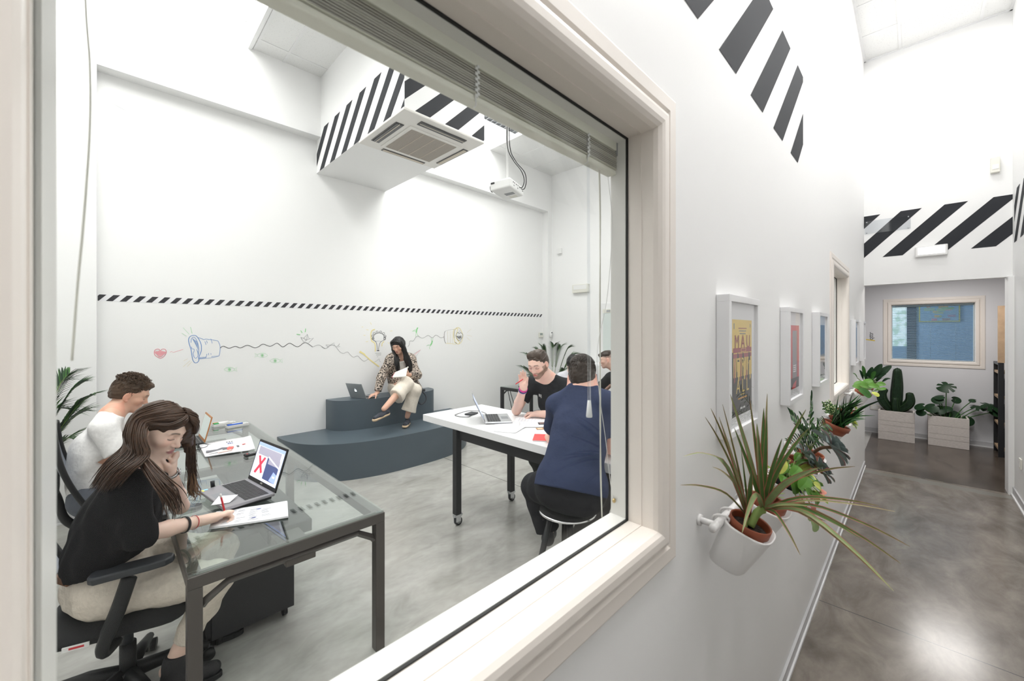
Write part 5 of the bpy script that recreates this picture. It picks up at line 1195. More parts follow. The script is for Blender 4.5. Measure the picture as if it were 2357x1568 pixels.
# 8 pilea with round leaves
cup(4.78, 'white wall pot with the round-leaved plant, first on the farthest rail')
t = plant('round_leaf_plant', 4.78, 'plant with big round glossy bright leaves in a terracotta pot on the far rail'); inner_pot(t, 4.77, .062, yc=.322, z=RZ+.006, lean=(R(20), 0)); mb = MB(); st = MB(); b0 = Vector((4.77, .32, RZ+.01))
for i, (px_, py_, d, wd) in enumerate(((1978,884,3.55,.050),(1993,890,3.45,.055),(2003,885,3.5,.045),(1990,905,3.35,.062),(2012,890,3.4,.05),(2025,898,3.4,.055),(1972,892,3.5,.04),(2005,880,3.6,.045),(2015,908,3.35,.035),(1998,878,3.55,.04),(2028,885,3.5,.04))):
    p = at(px_, py_, d); d_ = Vector((.5*math.sin(i*2.1), -.7, -.3+.5*math.cos(i*1.3))).normalized(); st.tube(catmull([b0, b0.lerp(p, .6)+Vector((0, 0, .03)), p], 4), .0028, 5, STM)
    wd *= .8; leaf(mb, [p-d_*wd, p+Vector((-.3, -.2, .5))*wd*.25, p+d_*wd], wd*.80, (-.5, -.35, .75), LBR if i not in (3, 8) else (LMD if i == 3 else LYL), 'oval', None, .06, 8)
mb.build('foliage', None, t); st.build('stem', None, t)
cup(5.22, 'white wall pot with the dark leafy plant, second on the farthest rail')
t = plant('leafy_rubber_plant', 5.22, 'dark plant with pointed glossy leaves reaching out at the far rail'); inner_pot(t, 5.22, .055); mb = MB(); st = MB(); b0 = Vector((5.22, .33, RZ)); rnd = random.Random(15)
for i, (px_, py_, d, wd) in enumerate(((1985,842,3.95,.030),(2002,850,3.9,.035),(2030,838,3.85,.045),(2052,842,3.85,.045),(1962,860,3.9,.018),(2000,868,3.8,.03),(2040,862,3.8,.028),(2050,872,3.8,.018),(2015,855,3.85,.03),(2008,845,3.9,.03),(1978,852,3.95,.025),(2028,880,3.8,.03),(2020,868,3.8,.03),(2045,855,3.8,.025),(1992,858,3.9,.03),(2035,870,3.75,.022),(2012,878,3.8,.025))):
    e = at(px_, py_, d); e.y = min(e.y, .42); dr_ = (e-b0).normalized(); wd *= .62; s0 = e-dr_*wd*6.0; st.tube(catmull([b0, b0.lerp(s0, .5)+Vector((0, 0, .01)), s0], 3), .003, 5, STM)
    leaf(mb, [s0, s0.lerp(e, .5)+Vector((0, 0, .012)), e], wd, (-.5+rnd.gauss(0, .2), -.4, .7), LDK if i % 4 else LMD, 'leafy', None, .12, 8)
mb.build('foliage', None, t); st.build('stem', None, t)
# ------------------------------------------------------------ framed pictures
def picture(x0, x1, z0, z1, lab, art):
    t = empty('picture_frame', ((x0+x1)/2, WY, z0), lab, 'picture'); yf = .4165; b = .022
    mb = MB()
    for (a, b_, c, d) in ((x0, x1, z1-b, z1), (x0, x1, z0, z0+b), (x0, x0+b, z0+b, z1-b), (x1-b, x1, z0+b, z1-b)): mb.box(a, b_, yf-.009, WY-.0008, c, d, TW_)
    mb.build('frame', None, t, bevel=.001)
    mb = MB(); mb.box(x0+b, x1-b, .4195, .4245, z0+b, z1-b, PAPER); mt = mb.build('mount', None, t)
    mb = MB(); art(mb, x0+.066, x1-.058, z0+.058, z1-.078, .4193); mb.build('poster', None, mt)
    mb = MB(); mb.quad([(x0+b, .4150, z0+b), (x1-b, .4150, z0+b), (x1-b, .4150, z1-b), (x0+b, .4150, z1-b)], POSTG); mb.build('glazing', None, t)
    return t, mt
CY = pbr('print_yellow', (.78, .58, .16), .6); CM = pbr('print_maroon', (.36, .07, .09), .6); CKK = pbr('print_black', (.03, .03, .035), .6); CRR = pbr('print_bright_red', (.60, .04, .05), .6); CGG = pbr('print_mid_grey', (.25, .26, .28), .6); CBB = pbr('print_slate_blue', (.10, .15, .24), .6)
def Q(mb, x0, x1, z0, z1, y, m): mb.quad([(x0, y, z0), (x1, y, z0), (x1, y, z1), (x0, y, z1)], m)
def art1(mb, x0, x1, z0, z1, y):
    H = z1-z0; W = x1-x0; q = lambda a, b, c, d, m, l: Q(mb, x0+W*a, x0+W*b, z0+H*c, z0+H*d, y-l*.0002, m)
    q(0, 1, .40, 1, CY, 0); q(0, 1, 0, .40, CKK, 0); q(.05, .98, .72, .66, CM, 1) if False else q(.04, .98, .655, .705, CM, 1); q(.04, .98, .600, .645, CM, 1); q(0, .06, .40, .66, CKK, 1)
    for k in range(9):
        a = .08+k*.10; mb.quad([(x0+W*a, y-.0004, z0+H*(.34+.02*(k % 2))), (x0+W*(a+.06), y-.0004, z0+H*.36), (x0+W*(a+.07), y-.0004, z0+H*.60), (x0+W*(a+.03), y-.0004, z0+H*.60)], (CM, CKK, CY)[k % 3])
    for a in (.22, .48, .80): mb.quad([(x0+W*a, y-.0005, z0+H*.56), (x0+W*(a+.12), y-.0005, z0+H*.56), (x0+W*(a+.08), y-.0005, z0+H*.64), (x0+W*(a+.03), y-.0005, z0+H*.66)], CKK)
    q(.42, .68, .66, .70, CY, 2); q(.44, .66, .666, .694, CM, 3)
    for k in range(3): q(.30+.03*k, .72-.03*k, .905-.028*k, .915-.028*k, CM if k == 0 else CGG, 1)
    q(.07, .11, .90, .96, CGG, 1); q(.9, .93, .92, .96, CGG, 1); q(.40, .62, .205, .215, CY, 1); q(.28, .74, .165, .180, pbr('print_orange', (.7, .35, .08), .6), 1); q(.38, .66, .130, .135, CGG, 1); q(.40, .50, .055, .075, PAPER, 1); q(.54, .64, .055, .075, PAPER, 1)
def art2(mb, x0, x1, z0, z1, y):
    H = z1-z0; W = x1-x0; q = lambda a, b, c, d, m, l: Q(mb, x0+W*a, x0+W*b, z0+H*c, z0+H*d, y-l*.0002, m)
    q(0, 1, .12, .98, CRR, 0); q(.26, .72, .18, .90, CGG, 1); q(.1, .98, .02, .18, CKK, 1); q(.72, .80, .2, .9, CM, 2)
    mb.quad([(x0+W*.15, y-.0006, z0+H*.02), (x0+W*.6, y-.0006, z0+H*.02), (x0+W*.7, y-.0006, z0+H*.14), (x0+W*.35, y-.0006, z0+H*.09)], CRR)
    for k in range(4): q(.34, .66, .36-.03*k, .375-.03*k, PAPER, 2)
def art3(mb, x0, x1, z0, z1, y):
    H = z1-z0; W = x1-x0; q = lambda a, b, c, d, m, l: Q(mb, x0+W*a, x0+W*b, z0+H*c, z0+H*d, y-l*.0002, m)
    q(0, 1, 0, 1, CBB, 0); q(0, 1, .30, .42, pbr('print_tan', (.35, .30, .24), .6), 1); q(0, 1, 0, .30, CGG, 1)
    for k in range(6): q(.1+.13*k, .17+.13*k, .5+.02*(k % 3), .8-.03*k, CKK if k % 2 else CGG, 1)
pf1, mt1 = picture(1.366, 1.712, 1.357, 1.816, 'white-framed yellow and black poster, nearest the big window', art1)
for s_, z_, m_ in (('M A U', .76, CM), ('E R F', .52, CY), ('A L L', .295, CY)):
    x0, x1, z0, z1 = 1.366+.062, 1.712-.062, 1.357+.058, 1.816-.078
    text_mesh(s_, .066, Matrix(((1, 0, 0, (x0+x1)/2+.004), (0, 0, -1, .4180), (0, 1.0, 0, z0+(z1-z0)*z_), (0, 0, 0, 1))), m_, 'lettering', mt1, .0001)
picture(2.228, 2.565, 1.352, 1.812, 'white-framed red and grey poster, second from the big window', art2)
picture(3.064, 3.402, 1.358, 1.816, 'white-framed blue-grey poster just before the second window', art3)
picture(5.200, 5.520, 1.358, 1.812, 'white-framed poster just beyond the second window', art3)
picture(6.088, 6.360, 1.355, 1.806, 'white-framed poster at the far end of the corridor wall', art3)
# ------------------------------------------------------------ end of corridor
device('emergency_light', -.267, -.007, 2.562, 2.682, XE, .045, 'white emergency light over the black stripes at the corridor end', 'emergency light', PWHITE, 'x', parts=[('diffuser', -.245, -.03, 2.585, 2.665, .004, LAMPW)])
device('motion_sensor', -.643, -.577, 3.385, 3.55, XE, .05, 'ivory motion sensor high on the corridor end wall', 'sensor', PIVORY, 'x', parts=[('lens', -.632, -.588, 3.42, 3.47, .004, PWHITE)])
px_t = empty('acrylic_panel', (XE-.01, .235, 2.9), 'clear acrylic panel screwed over the black stripes at the corridor end', 'panel')
mb = MB(); mb.box(XE-.009, XE-.004, .03, .44, 2.91, 3.07, CLEAR); mb.build('sheet', None, px_t)
for y in (.05, .42):
    for z in (2.925, 3.055): mb = MB(); mb.cyl((XE-.013, y, z), (XE-.0005, y, z), .006, mat=ALU); mb.build('screw', None, px_t)
device('wall_socket', .405, .525, .385, .465, XP, .012, 'white triple switch plate low on the passage wall, left of the cactus', 'socket', PIVORY, 'x', parts=[('module', .43, .50, .40, .45, .002, PWHITE)])
device('wall_socket', 6.16, 6.25, .37, .47, YR, -.014, 'small white socket low on the right corridor wall', 'socket', PIVORY, 'y', parts=[('module', 6.185, 6.225, .39, .45, .002, PWHITE)])
sg = empty('wall_lettering', (XP-.002, .54, 1.5), 'small vertical black lettering with a yellow slash beside the far window', 'sign')
text_mesh('qttr', .085, Matrix(((0, 0, -1, XP-.001), (0, 1, 0, .515), (1, 0, 0, 1.615), (0, 0, 0, 1))), BLACK, 'letters', sg)
mb = MB(); mb.quad([(XP-.002, .585, 1.565), (XP-.002, .585, 1.550), (XP-.002, .465, 1.530), (XP-.002, .465, 1.545)], pbr('yellow_slash', (.75, .55, .05), .5)); mb.build('slash', None, sg, label='yellow slash')
# wooden planters
WOOD = pbr('whitewashed_wood', (.66, .61, .57), .7, noise_amt=.14, noise_scale=6, stretch=(1, 6, 40), bump=.25, bump_scale=50); WGAP = pbr('plank_gap', (.08, .06, .05), .9)
def planter(x0, x1, y0, y1, h, lab, planks):
    t = empty('wooden_planter', ((x0+x1)/2, (y0+y1)/2, 0), lab, 'planter'); zs = [0]+planks+[h]
    for i in range(len(zs)-1):
        mb = MB()
        for (a, b_, c, d) in ((x0, x0+.022, y0, y1), (x1-.022, x1, y0, y1), (x0+.022, x1-.022, y0, y0+.022), (x0+.022, x1-.022, y1-.022, y1)): mb.box(a, b_, c, d, zs[i]+.0012, zs[i+1]-.0012, WOOD)
        mb.build('plank', None, t, bevel=.002)
    mb = MB(); mb.box(x0+.022, x1-.022, y0+.022, y1-.022, .01, h-.05, SOIL); mb.build('soil', None, t)
    return t
planter(8.58, 8.90, -.005, .405, .455, 'whitewashed wooden planter with the tall cactus', [.125, .23, .30])
planter(8.65, 8.97, -.555, -.145, .440, 'whitewashed wooden planter with the split-leaf plant', [.105, .18, .30])
t = plant('tall_cactus', 8.74, 'dark green branching column cactus in the left wooden planter', .2, .40)
CAC = leafmat('cactus_green', (.010, .028, .012), .55, .3); SPN = leafmat('cactus_ridge', (.03, .065, .022), .6)
def cactus_arm(pts, r, nm='stem'):
    P = catmull(pts, 6); mb = MB(); n = 20; vs = []; prev = None
    for i, p in enumerate(P):
        u = i/(len(P)-1); rr = r*(.75+.5*math.sin(math.pi*min(1, u*.9+.12)))*(1 if u < .9 else math.sqrt(max(.02, 1-((u-.9)/.1)**2)))
        t_ = (P[min(i+1, len(P)-1)]-P[max(0, i-1)]).normalized(); a0 = Vector((1, 0, 0)); a1 = (a0-t_*a0.dot(t_)).normalized(); a2 = t_.cross(a1)
        for k in range(n):
            a = 2*math.pi*k/n; q = rr*(1.0 if k % 4 == 0 else (.82 if k % 2 else .70)); vs.append(p+(a1*math.cos(a)+a2*math.sin(a))*q)
    m = len(P); mb.add(vs, [(i*n+k, i*n+(k+1) % n, (i+1)*n+(k+1) % n, (i+1)*n+k) for i in range(m-1) for k in range(n)]+[tuple((m-1)*n+k for k in range(n))], CAC, True)
    for k in range(0, n, 4):
        for i in range(2, m-1):
            p = vs[i*n+k]; c = P[i]; d = (p-c).normalized()
            for j in range(2):
                q = vs[i*n+k].lerp(vs[(i+1)*n+k], j*.5); mb.ball(q, .006, 3, SPN)
    return mb.build(nm, None, t)
cactus_arm([(8.74, .20, .38), (8.74, .20, .62), (8.74, .19, .88), (8.74, .188, 1.12)], .062)
cactus_arm([(8.74, .22, .44), (8.74, .30, .50), (8.74, .36, .60), (8.74, .365, .70), (8.74, .32, .79)], .052, 'branch')
cactus_arm([(8.74, .18, .46), (8.74, .09, .53), (8.74, .045, .62), (8.74, .055, .75)], .052, 'branch')
cactus_arm([(8.68, .20, .40), (8.67, .21, .52), (8.67, .21, .66)], .040, 'branch')
t = plant('split_leaf_plant', 8.78, 'dark split-leaf plant with broad leaves spreading over the right wooden planter', -.34, .38)
mb = MB(); st = MB(); b0 = Vector((8.78, -.33, .40)); c7 = lambda x, y: (1940+x/6.0436, 820+y/6.0436)
def monstera(c, s_, nrm, dirv, split=True):
    nrm = Vector(nrm).normalized(); d = Vector(dirv); d = (d-nrm*d.dot(nrm)).normalized(); s2 = nrm.cross(d); pts = []; n = 36
    for k in range(n):
        a = 2*math.pi*k/n; r_ = s_*(1.0+.12*math.cos(a)-.10*math.cos(2*a)); 
        if abs(math.pi-a) < .5: r_ *= .55+.9*abs(math.pi-a)
        if split and k % 4 == 1 and 3 < k < 33 and abs(k-18) > 3: r_ *= .45
        pts.append(c+d*r_*math.cos(a)+s2*r_*math.sin(a)*.92-nrm*(r_*r_/s_)*.22)
    o = [c+nrm*s_*.02]+pts; mb.add(o, [(0, 1+k, 1+(k+1) % n) for k in range(n)], LDK, True)
for i, (x, y, s_, sp, nr, dv) in enumerate(((1440,415,.095,True,(-.75,.1,.65),(-.2,.3,-.8)),(1320,600,.065,False,(-.7,.2,.6),(-.3,.6,-.4)),(1350,560,.06,False,(-.4,.2,.9),(0,.8,-.2)),(1570,600,.055,False,(-.7,-.2,.6),(-.2,-.8,.1)),(1070,690,.065,False,(-.5,.4,.7),(0,.9,.1)),(1090,770,.06,False,(-.6,.3,.5),(-.1,.8,-.3)),(1240,710,.075,False,(-.7,.2,.6),(-.2,.6,-.5)),(1330,735,.075,False,(-.7,0,.6),(-.3,-.4,-.6)),(1440,720,.06,False,(-.5,0,.8),(-.2,-.7,-.2)),(1520,800,.08,False,(-.6,-.1,.7),(-.2,-.8,-.3)),(1720,880,.075,False,(-.7,-.2,.5),(-.2,-.8,-.3)),(1850,680,.085,True,(-.3,-.1,.95),(0,-1,0)),(2010,650,.11,True,(-.35,-.2,.9),(0,-1,-.1)),(2090,725,.085,False,(-.4,-.2,.8),(0,-1,-.1)),(1800,600,.04,False,(-.5,0,.8),(0,.8,.2)))):
    px_, py_ = c7(x, y); dd = 5.75 if x < 1600 else 5.70; c = at(px_, py_, dd+.25); sc_ = 1.0
    c = Vector((min(c.x, 8.9), c.y, c.z)); monstera(c, s_*1.12, nr, dv, sp); st.tube(catmull([b0+Vector((0, (c.y-b0.y)*.3, 0)), b0.lerp(c, .6)+Vector((0, 0, -.02)), c], 5), .0055, 6, LMD)
mb.build('foliage', None, t); st.build('stem', None, t)
# shelf seen edge-on at the right
sh = empty('shelf_unit', (8.6, -.95, 0), 'black metal shelf with wooden boards at the right end of the passage', 'shelf')
RW = pbr('raw_wood', (.42, .29, .18), .6, noise_amt=.15, noise_scale=8, stretch=(20, 1, 1))
mb = MB(); mb.box(8.50, 8.54, -1.9, -.800, 1.27, 2.04, RW); mb.build('wood_panel', None, sh)
for z in (.42, .78, 1.12, .08): mb = MB(); mb.box(8.50, 8.92, -1.9, -.805, z, z+.03, RW); mb.build('shelf_board', None, sh)
for x in (8.48, 8.92):
    for y in (-.83, -1.88): mb = MB(); mb.box(x-.015, x+.015, y-.02, y+.03, 0, 1.27, METALK); mb.build('upright', None, sh)
mb = MB(); mb.box(8.47, 8.94, -.84, -.80, 1.24, 1.27, METALK); mb.build('top_bar', None, sh)
for k, (z, c) in enumerate(((.11, PDARK), (.45, PBLACK), (.81, PDARK))):
    mb = MB(); mb.box(8.6, 8.88, -1.2, -.86, z+.001, z+.22, c); tag(mb.build('storage_box', bevel=.006), ['dark storage box on the bottom board of the black shelf', 'black storage box on the middle board of the shelf', 'dark storage box on the upper board of the shelf'][k], 'box')
# office behind window_3
OFW = pbr('office_wall_paint', (.42, .56, .70), .6); mb = MB(); ox = XP+.1
mb.box(11.9, 12.0, -3, 3, 0, 2.7, OFW); mb.box(ox, 12, 2.9, 3, 0, 2.7, OFW); mb.box(ox, 12, -3, -2.9, 0, 2.7, OFW); mb.box(ox, 12, -3, 3, 2.7, 2.8, OFW); mb.box(ox, 12, -3, 3, -.1, 0, OFW); struct(mb.build('wall_office'))
m = bpy.data.materials.new('garden_daylight'); m.use_nodes = True; N = m.node_tree.nodes; L = m.node_tree.links; N.clear(); o_ = N.new('ShaderNodeOutputMaterial'); em = N.new('ShaderNodeEmission'); tc = N.new('ShaderNodeTexCoord'); nz = N.new('ShaderNodeTexNoise'); nz.inputs['Scale'].default_value = 9; nz.inputs['Detail'].default_value = 8; cr2_ = N.new('ShaderNodeValToRGB')
cr2_.color_ramp.elements[0].position = .42; cr2_.color_ramp.elements[0].color = (.40, .62, .55, 1); cr2_.color_ramp.elements[1].position = .56; cr2_.color_ramp.elements[1].color = (.72, .90, 1, 1); em.inputs[1].default_value = 1.3
L.new(tc.outputs['Object'], nz.inputs[0]); L.new(nz.outputs[0], cr2_.inputs[0]); L.new(cr2_.outputs[0], em.inputs[0]); L.new(em.outputs[0], o_.inputs[0])
mb = MB(); mb.box(11.88, 11.9, .115, 1.4, 1.38, 2.6, m); struct(mb.build('window_4')); 
mb = MB(); mb.box(11.86, 11.9, -.03, .112, .9, 2.6, PDARK); struct(mb.build('trim_1'))
pt = empty('wall_painting', (11.88, -.55, 1.9), 'large map-like picture in a yellow frame on the office wall behind the far window', 'picture')
mb = MB(); mb.box(11.865, 11.898, -.64, -.067, 1.88, 2.26, pbr('yellow_frame', (.75, .62, .10), .5)); fr_ = mb.build('frame', None, pt)
mb = MB(); mb.box(11.862, 11.866, -.62, -.087, 1.90, 2.24, pbr('map_blue', (.35, .50, .60), .6))
rnd = random.Random(2)
for k in range(14): y = rnd.uniform(-.51, -.19); z = rnd.uniform(1.93, 2.19); mb.box(11.8605-.00005*k, 11.863, y-rnd.uniform(.02, .09), y+rnd.uniform(.02, .09), z-rnd.uniform(.01, .03), z+rnd.uniform(.01, .04), pbr('map_patch', (rnd.uniform(.3, .8), rnd.uniform(.3, .6), rnd.uniform(.15, .4)), .6))
mb.build('canvas', None, fr_)
ds = empty('office_desk', (10.7, -.65, 0), 'dark desk in the office behind the far window', 'desk'); mb = MB(); mb.box(10.2, 11.2, -1.9, .6, 1.10, 1.14, PDARK); mb.build('desktop', None, ds)
for y in (-1.85, .5):
    for x in (10.25, 11.1): mb = MB(); mb.box(x, x+.05, y, y+.05, 0, 1.10, PDARK); mb.build('leg', None, ds)
bl3 = empty('venetian_blind', (XP+.14, -.18, 2.1), 'lowered blue-grey slatted blind in the far passage window', 'blind')
SL3 = pbr('blue_grey_slat', (.38, .46, .50), .35, metal=.2); mb = MB(); mb.box(XP+.128, XP+.155, -.63, .26, 2.085, 2.11, SL3); mb.build('headrail', None, bl3)
mb = MB()
for k in range(48): z = 1.255+k*.0173; mb.box(XP+.130, XP+.152, -.625, .255, z, z+.0014, SL3, M=Matrix.Translation((XP+.141, 0, z)) @ Matrix.Rotation(R(-18), 4, 'Y') @ Matrix.Translation((-(XP+.141), 0, -z)))
for y in (-.45, -.18, .1): mb.tube([(XP+.141, y, 1.25), (XP+.141, y, 2.09)], .0012, 4, SL3)
mb.build('slats', None, bl3)
# ------------------------------------------------------------ palms in the room
def palm(loc, lab, fronds, seed, hgt):
    t = empty('potted_palm', loc, lab, 'plant'); loc = Vector(loc); rnd = random.Random(seed)
    mb = MB(); mb.lathe([(0, 0), (.13, 0), (.17, .30), (.175, .32), (.16, .32), (.155, .28), (0, .28)], loc, 28, pbr('grey_planter_pot', (.25, .26, .27), .5) if 'grey_planter_pot' not in MATS else MATS['grey_planter_pot']); p_ = mb.build('pot', None, t)
    mb = MB(); mb.lathe([(0, .285), (.155, .282)], loc, 20, SOIL); mb.build('soil', None, p_)
    mb = MB(); st = MB(); b0 = loc+Vector((0, 0, .29))
    for (e, arch) in fronds:
        e = Vector(e); P = catmull([b0, b0.lerp(e, .45)+Vector((0, 0, arch)), b0.lerp(e, .8)+Vector((0, 0, arch*.9)), e], 8); st.tube(P, [.005*(1-.7*i/len(P)) for i in range(len(P))], 5, STM); n = len(P)
        for i in range(int(n*.38), n-1):
            for h in (0, .5):
                p = P[i].lerp(P[i+1], h); tt = (P[i+1]-P[i]).normalized(); s_ = tt.cross(Vector((0, 0, 1))); s_ = s_.normalized() if s_.length > .01 else Vector((1, 0, 0)); u = (i-n*.38)/(n*.62); l_ = (.22+.06*rnd.random())*(math.sin(math.pi*(u*.80+.15)))
                for q in (-1, 1):
                    tip = p+(s_*q*.75+tt*.75+Vector((0, 0, .12))).normalized()*l_-Vector((0, 0, l_*.25)); leaf(mb, [p, p.lerp(tip, .5)+Vector((0, 0, .018)), tip], .0052, (0, 0, 1), LMD if rnd.random() < .5 else LDK, 'lance', None, .15, 4)
    mb.build('foliage', None, t); st.build('stem', None, t)
palm((-.52, 4.72, 0), 'potted palm in the left corner behind the office chairs', [(at(185, 885, 3.22), .12), (at(205, 915, 3.18), .10), (at(190, 950, 3.20), .10), (at(160, 860, 3.3), .12), (at(175, 1010, 3.1), .12), (at(130, 880, 3.3), .15), (at(140, 940, 3.2), .15), ((-.95, 4.7, 1.2), .2), ((-.8, 4.4, 1.25), .2), ((-.7, 5.05, 1.3), .2)], 3, 1.3)
palm((5.85, 4.82, 0), 'potted palm in the far right corner behind the bearded man', [(at(1212, 815, 7.3), .12), (at(1312, 800, 7.5), .16), (at(1290, 798, 7.4), .16), (at(1250, 800, 7.5), .14), (at(1205, 845, 7.2), .06), (at(1225, 865, 7.1), .05), (at(1300, 850, 7.3), .10), (at(1235, 805, 7.6), .14), (at(1325, 815, 7.6), .15), (at(1275, 795, 7.6), .15), (at(1320, 850, 7.3), .08)], 4, 1.4)
# ------------------------------------------------------------ people
def skin_material(name, rough=.5):
    m = pbr(name, (.8, .6, .5), rough, attr=True, bump=.04, bump_scale=250)
    b = m.node_tree.nodes['Principled BSDF']; b.inputs['Subsurface Weight'].default_value = .12; b.inputs['Subsurface Radius'].default_value = (.02, .008, .004); b.inputs['Subsurface Scale'].default_value = .5
    return m
SKIN = skin_material('skin')
def hairmat(name, c1, c2):
    m = pbr(name, c1, .38, spec=.3); N = m.node_tree.nodes; L = m.node_tree.links; b = N['Principled BSDF']
    tc = N.new('ShaderNodeTexCoord'); n = N.new('ShaderNodeTexNoise'); n.inputs['Scale'].default_value = 90; n.inputs['Detail'].default_value = 3; L.new(tc.outputs['Object'], n.inputs[0])
    mx = N.new('ShaderNodeMix'); mx.data_type = 'RGBA'; mx.inputs[6].default_value = (*c1, 1); mx.inputs[7].default_value = (*c2, 1); L.new(n.outputs[0], mx.inputs[0]); L.new(mx.outputs[2], b.inputs['Base Color'])
    return m
def cloth(name, c, bump=.5, scale=22, rough=.85, **k): 
    m = pbr(name, c, rough, noise_amt=k.get('na', .06), noise_scale=60, bump=bump, bump_scale=scale, spec=.2); return m
def V3(p): return Vector(p)
def hand_sdf(S, w, d, pn, ts, curls, s=1.0, thumb=(.75, .55, .35), tcurl=.3, spread=.10, rr=1.0):
    """w wrist, d finger direction, pn palm normal, ts towards the thumb"""
    d = V3(d).normalized(); pn = V3(pn); pn = (pn-d*pn.dot(d)).normalized(); ts_ = d.cross(pn); ts = ts_ if ts_.dot(V3(ts)) > 0 else -ts_
    w = V3(w)
    S.cap(w-d*.012*s, w+d*.022*s, .026*s*rr, .028*s*rr, .015, (pn, .74))
    S.cap(w+d*.028*s, w+d*.076*s, .032*s*rr, .036*s*rr, .015, (pn, .40))
    S.ell(w+d*.035*s+ts*.020*s+pn*.008*s, (.022*s, .022*s, .02*s), .015)
    tips = []
    for i, (o, ln) in enumerate(((.027, .072), (.009, .080), (-.009, .074), (-.026, .058))):
        ln *= s; o *= s; c = curls[i]; b = w+d*(.078-.004*abs(i-1.2))*s+ts*o; dd = (d+ts*spread*(1.3-i)*.8).normalized()
        a = 0; p = b; rs = [.0095, .0085, .0078, .0066]; segs = [.46, .30, .24]
        S.ell(b-d*.002, (.0105*s*rr,)*3, .008)
        for k in range(3):
            a += c*(1.0, 1.15, .8)[k]; e = dd*math.cos(a)+pn*math.sin(a); q = p+e*ln*segs[k]
            S.cap(p, q, rs[k]*s*rr, rs[k+1]*s*rr, .0035); p = q
        tips.append(p)
    td = (ts*thumb[0]+d*thumb[1]+pn*thumb[2]).normalized(); p = w+d*.022*s+ts*.022*s; td2 = (td*math.cos(tcurl)+d*math.sin(tcurl)*.6+pn*math.sin(tcurl)*.6).normalized()
    q = p+td*.042*s; S.cap(p, q, .0135*s*rr, .0112*s*rr, .008); r_ = q+td2*.030*s; S.cap(q, r_, .0108*s*rr, .0095*s*rr, .004); e = r_+td2*.022*s; S.cap(r_, e, .0095*s*rr, .0075*s*rr, .004)
    tips.append(e); return tips
def head_frame(c, f, tilt=0, up=(0, 0, 1)):
    f = V3(f).normalized(); u = V3(up); u = (u-f*u.dot(f)).normalized(); s_ = u.cross(f)
    if tilt: q = Matrix.Rotation(tilt, 3, f); u = q @ u; s_ = q @ s_
    M = Matrix(((s_.x, f.x, u.x, c[0]), (s_.y, f.y, u.y, c[1]), (s_.z, f.z, u.z, c[2]), (0, 0, 0, 1)))
    return M            # local x = person's left, y = forward, z = up
def head_sdf(S, M, s=1.0, fem=False, neck=None, nr=.056, open_=0.0, jaw=1.0, mouth=0):
    R3 = M.to_3x3(); Ri = np.array(R3.transposed())
    def P(x, y, z): return M @ Vector((x*s, y*s, z*s))
    def E(c, r, k=.02, sub=False): S.ell(P(*c), [q*s for q in r], k*s, Ri, sub)
    def C(a, b, r0, r1, k=.015): S.cap(P(*a), P(*b), r0*s, r1*s, k*s)
    E((0, -.014, .036), (.077, .097, .086), .03)
    E((0, .030, .010), (.066, .062, .070), .03)
    E((0, .028, -.040), (.054*jaw, .056, .062), .03)
    for q in (-1, 1):
        C((.056*q*jaw, -.008, -.040), (.018*q, .060, -.088), .018, .015, .03)
        E((.041*q, .056, -.018), (.026, .026, .022), .02)
        C((.010*q, .087, .030), (.044*q, .072, .028), .009, .008, .016)
    E((0, .070, -.092), (.019*jaw, .016, .016), .018)
    E((0, .074, -.060), (.027, .016, .022), .018)
    for q in (-1, 1): E((.032*q, .094, .006), (.021, .016, .013), .014, True)
    for q in (-1, 1): E((.0315*q, .0715, .005), (.0150, .0150, .0135), .005)
    if not open_:
        for q in (-1, 1): C((.018*q, .0835, -.001), (.045*q, .0775, -.001), .0030, .0026, .004)
    C((0, .082, .020), (0, .104, -.024), .0075, .0105, .012); E((0, .106, -.028), (.0098, .0095, .0085), .008)
    for q in (-1, 1): E((.0115*q, .096, -.031), (.0075, .009, .0065), .006)
    for q in (-1, 1): E((.006*q, .1015, -.0375), (.0032, .0045, .003), .003, True)
    lp = 1.15 if fem else 1.0
    E((0, .0885, -.0555), (.0235, .0095, .0048*lp), .004); E((0, .0872, -.0655), (.0195, .0095, .0058*lp), .004)
    if mouth: E((0, .097, -.0603), (.013, .010, .0028), .002, True)
    E((0, .096, -.0600), (.022, .004, .0010), .0015, True)
    for q in (-1, 1):
        RE = np.array((R3 @ Matrix.Rotation(R(14*q), 3, 'Z') @ Matrix.Rotation(R(-10), 3, 'X')).transposed())
        S.ell(P(.079*q, -.010, -.004), [.0085*s, .0185*s, .031*s], .006*s, RE)
        S.ell(P(.089*q, -.006, .001), [.0060*s, .0115*s, .019*s], .003*s, RE, True)
        S.ell(P(.079*q, .000, -.032), [.006*s, .008*s, .009*s], .005*s, RE)
    if neck is not None:
        S.cap(neck, P(0, -.022, -.045), nr*1.08, nr*.98, .03); S.cap(neck, P(0, .012, -.070), nr*.9, .038*s, .03)
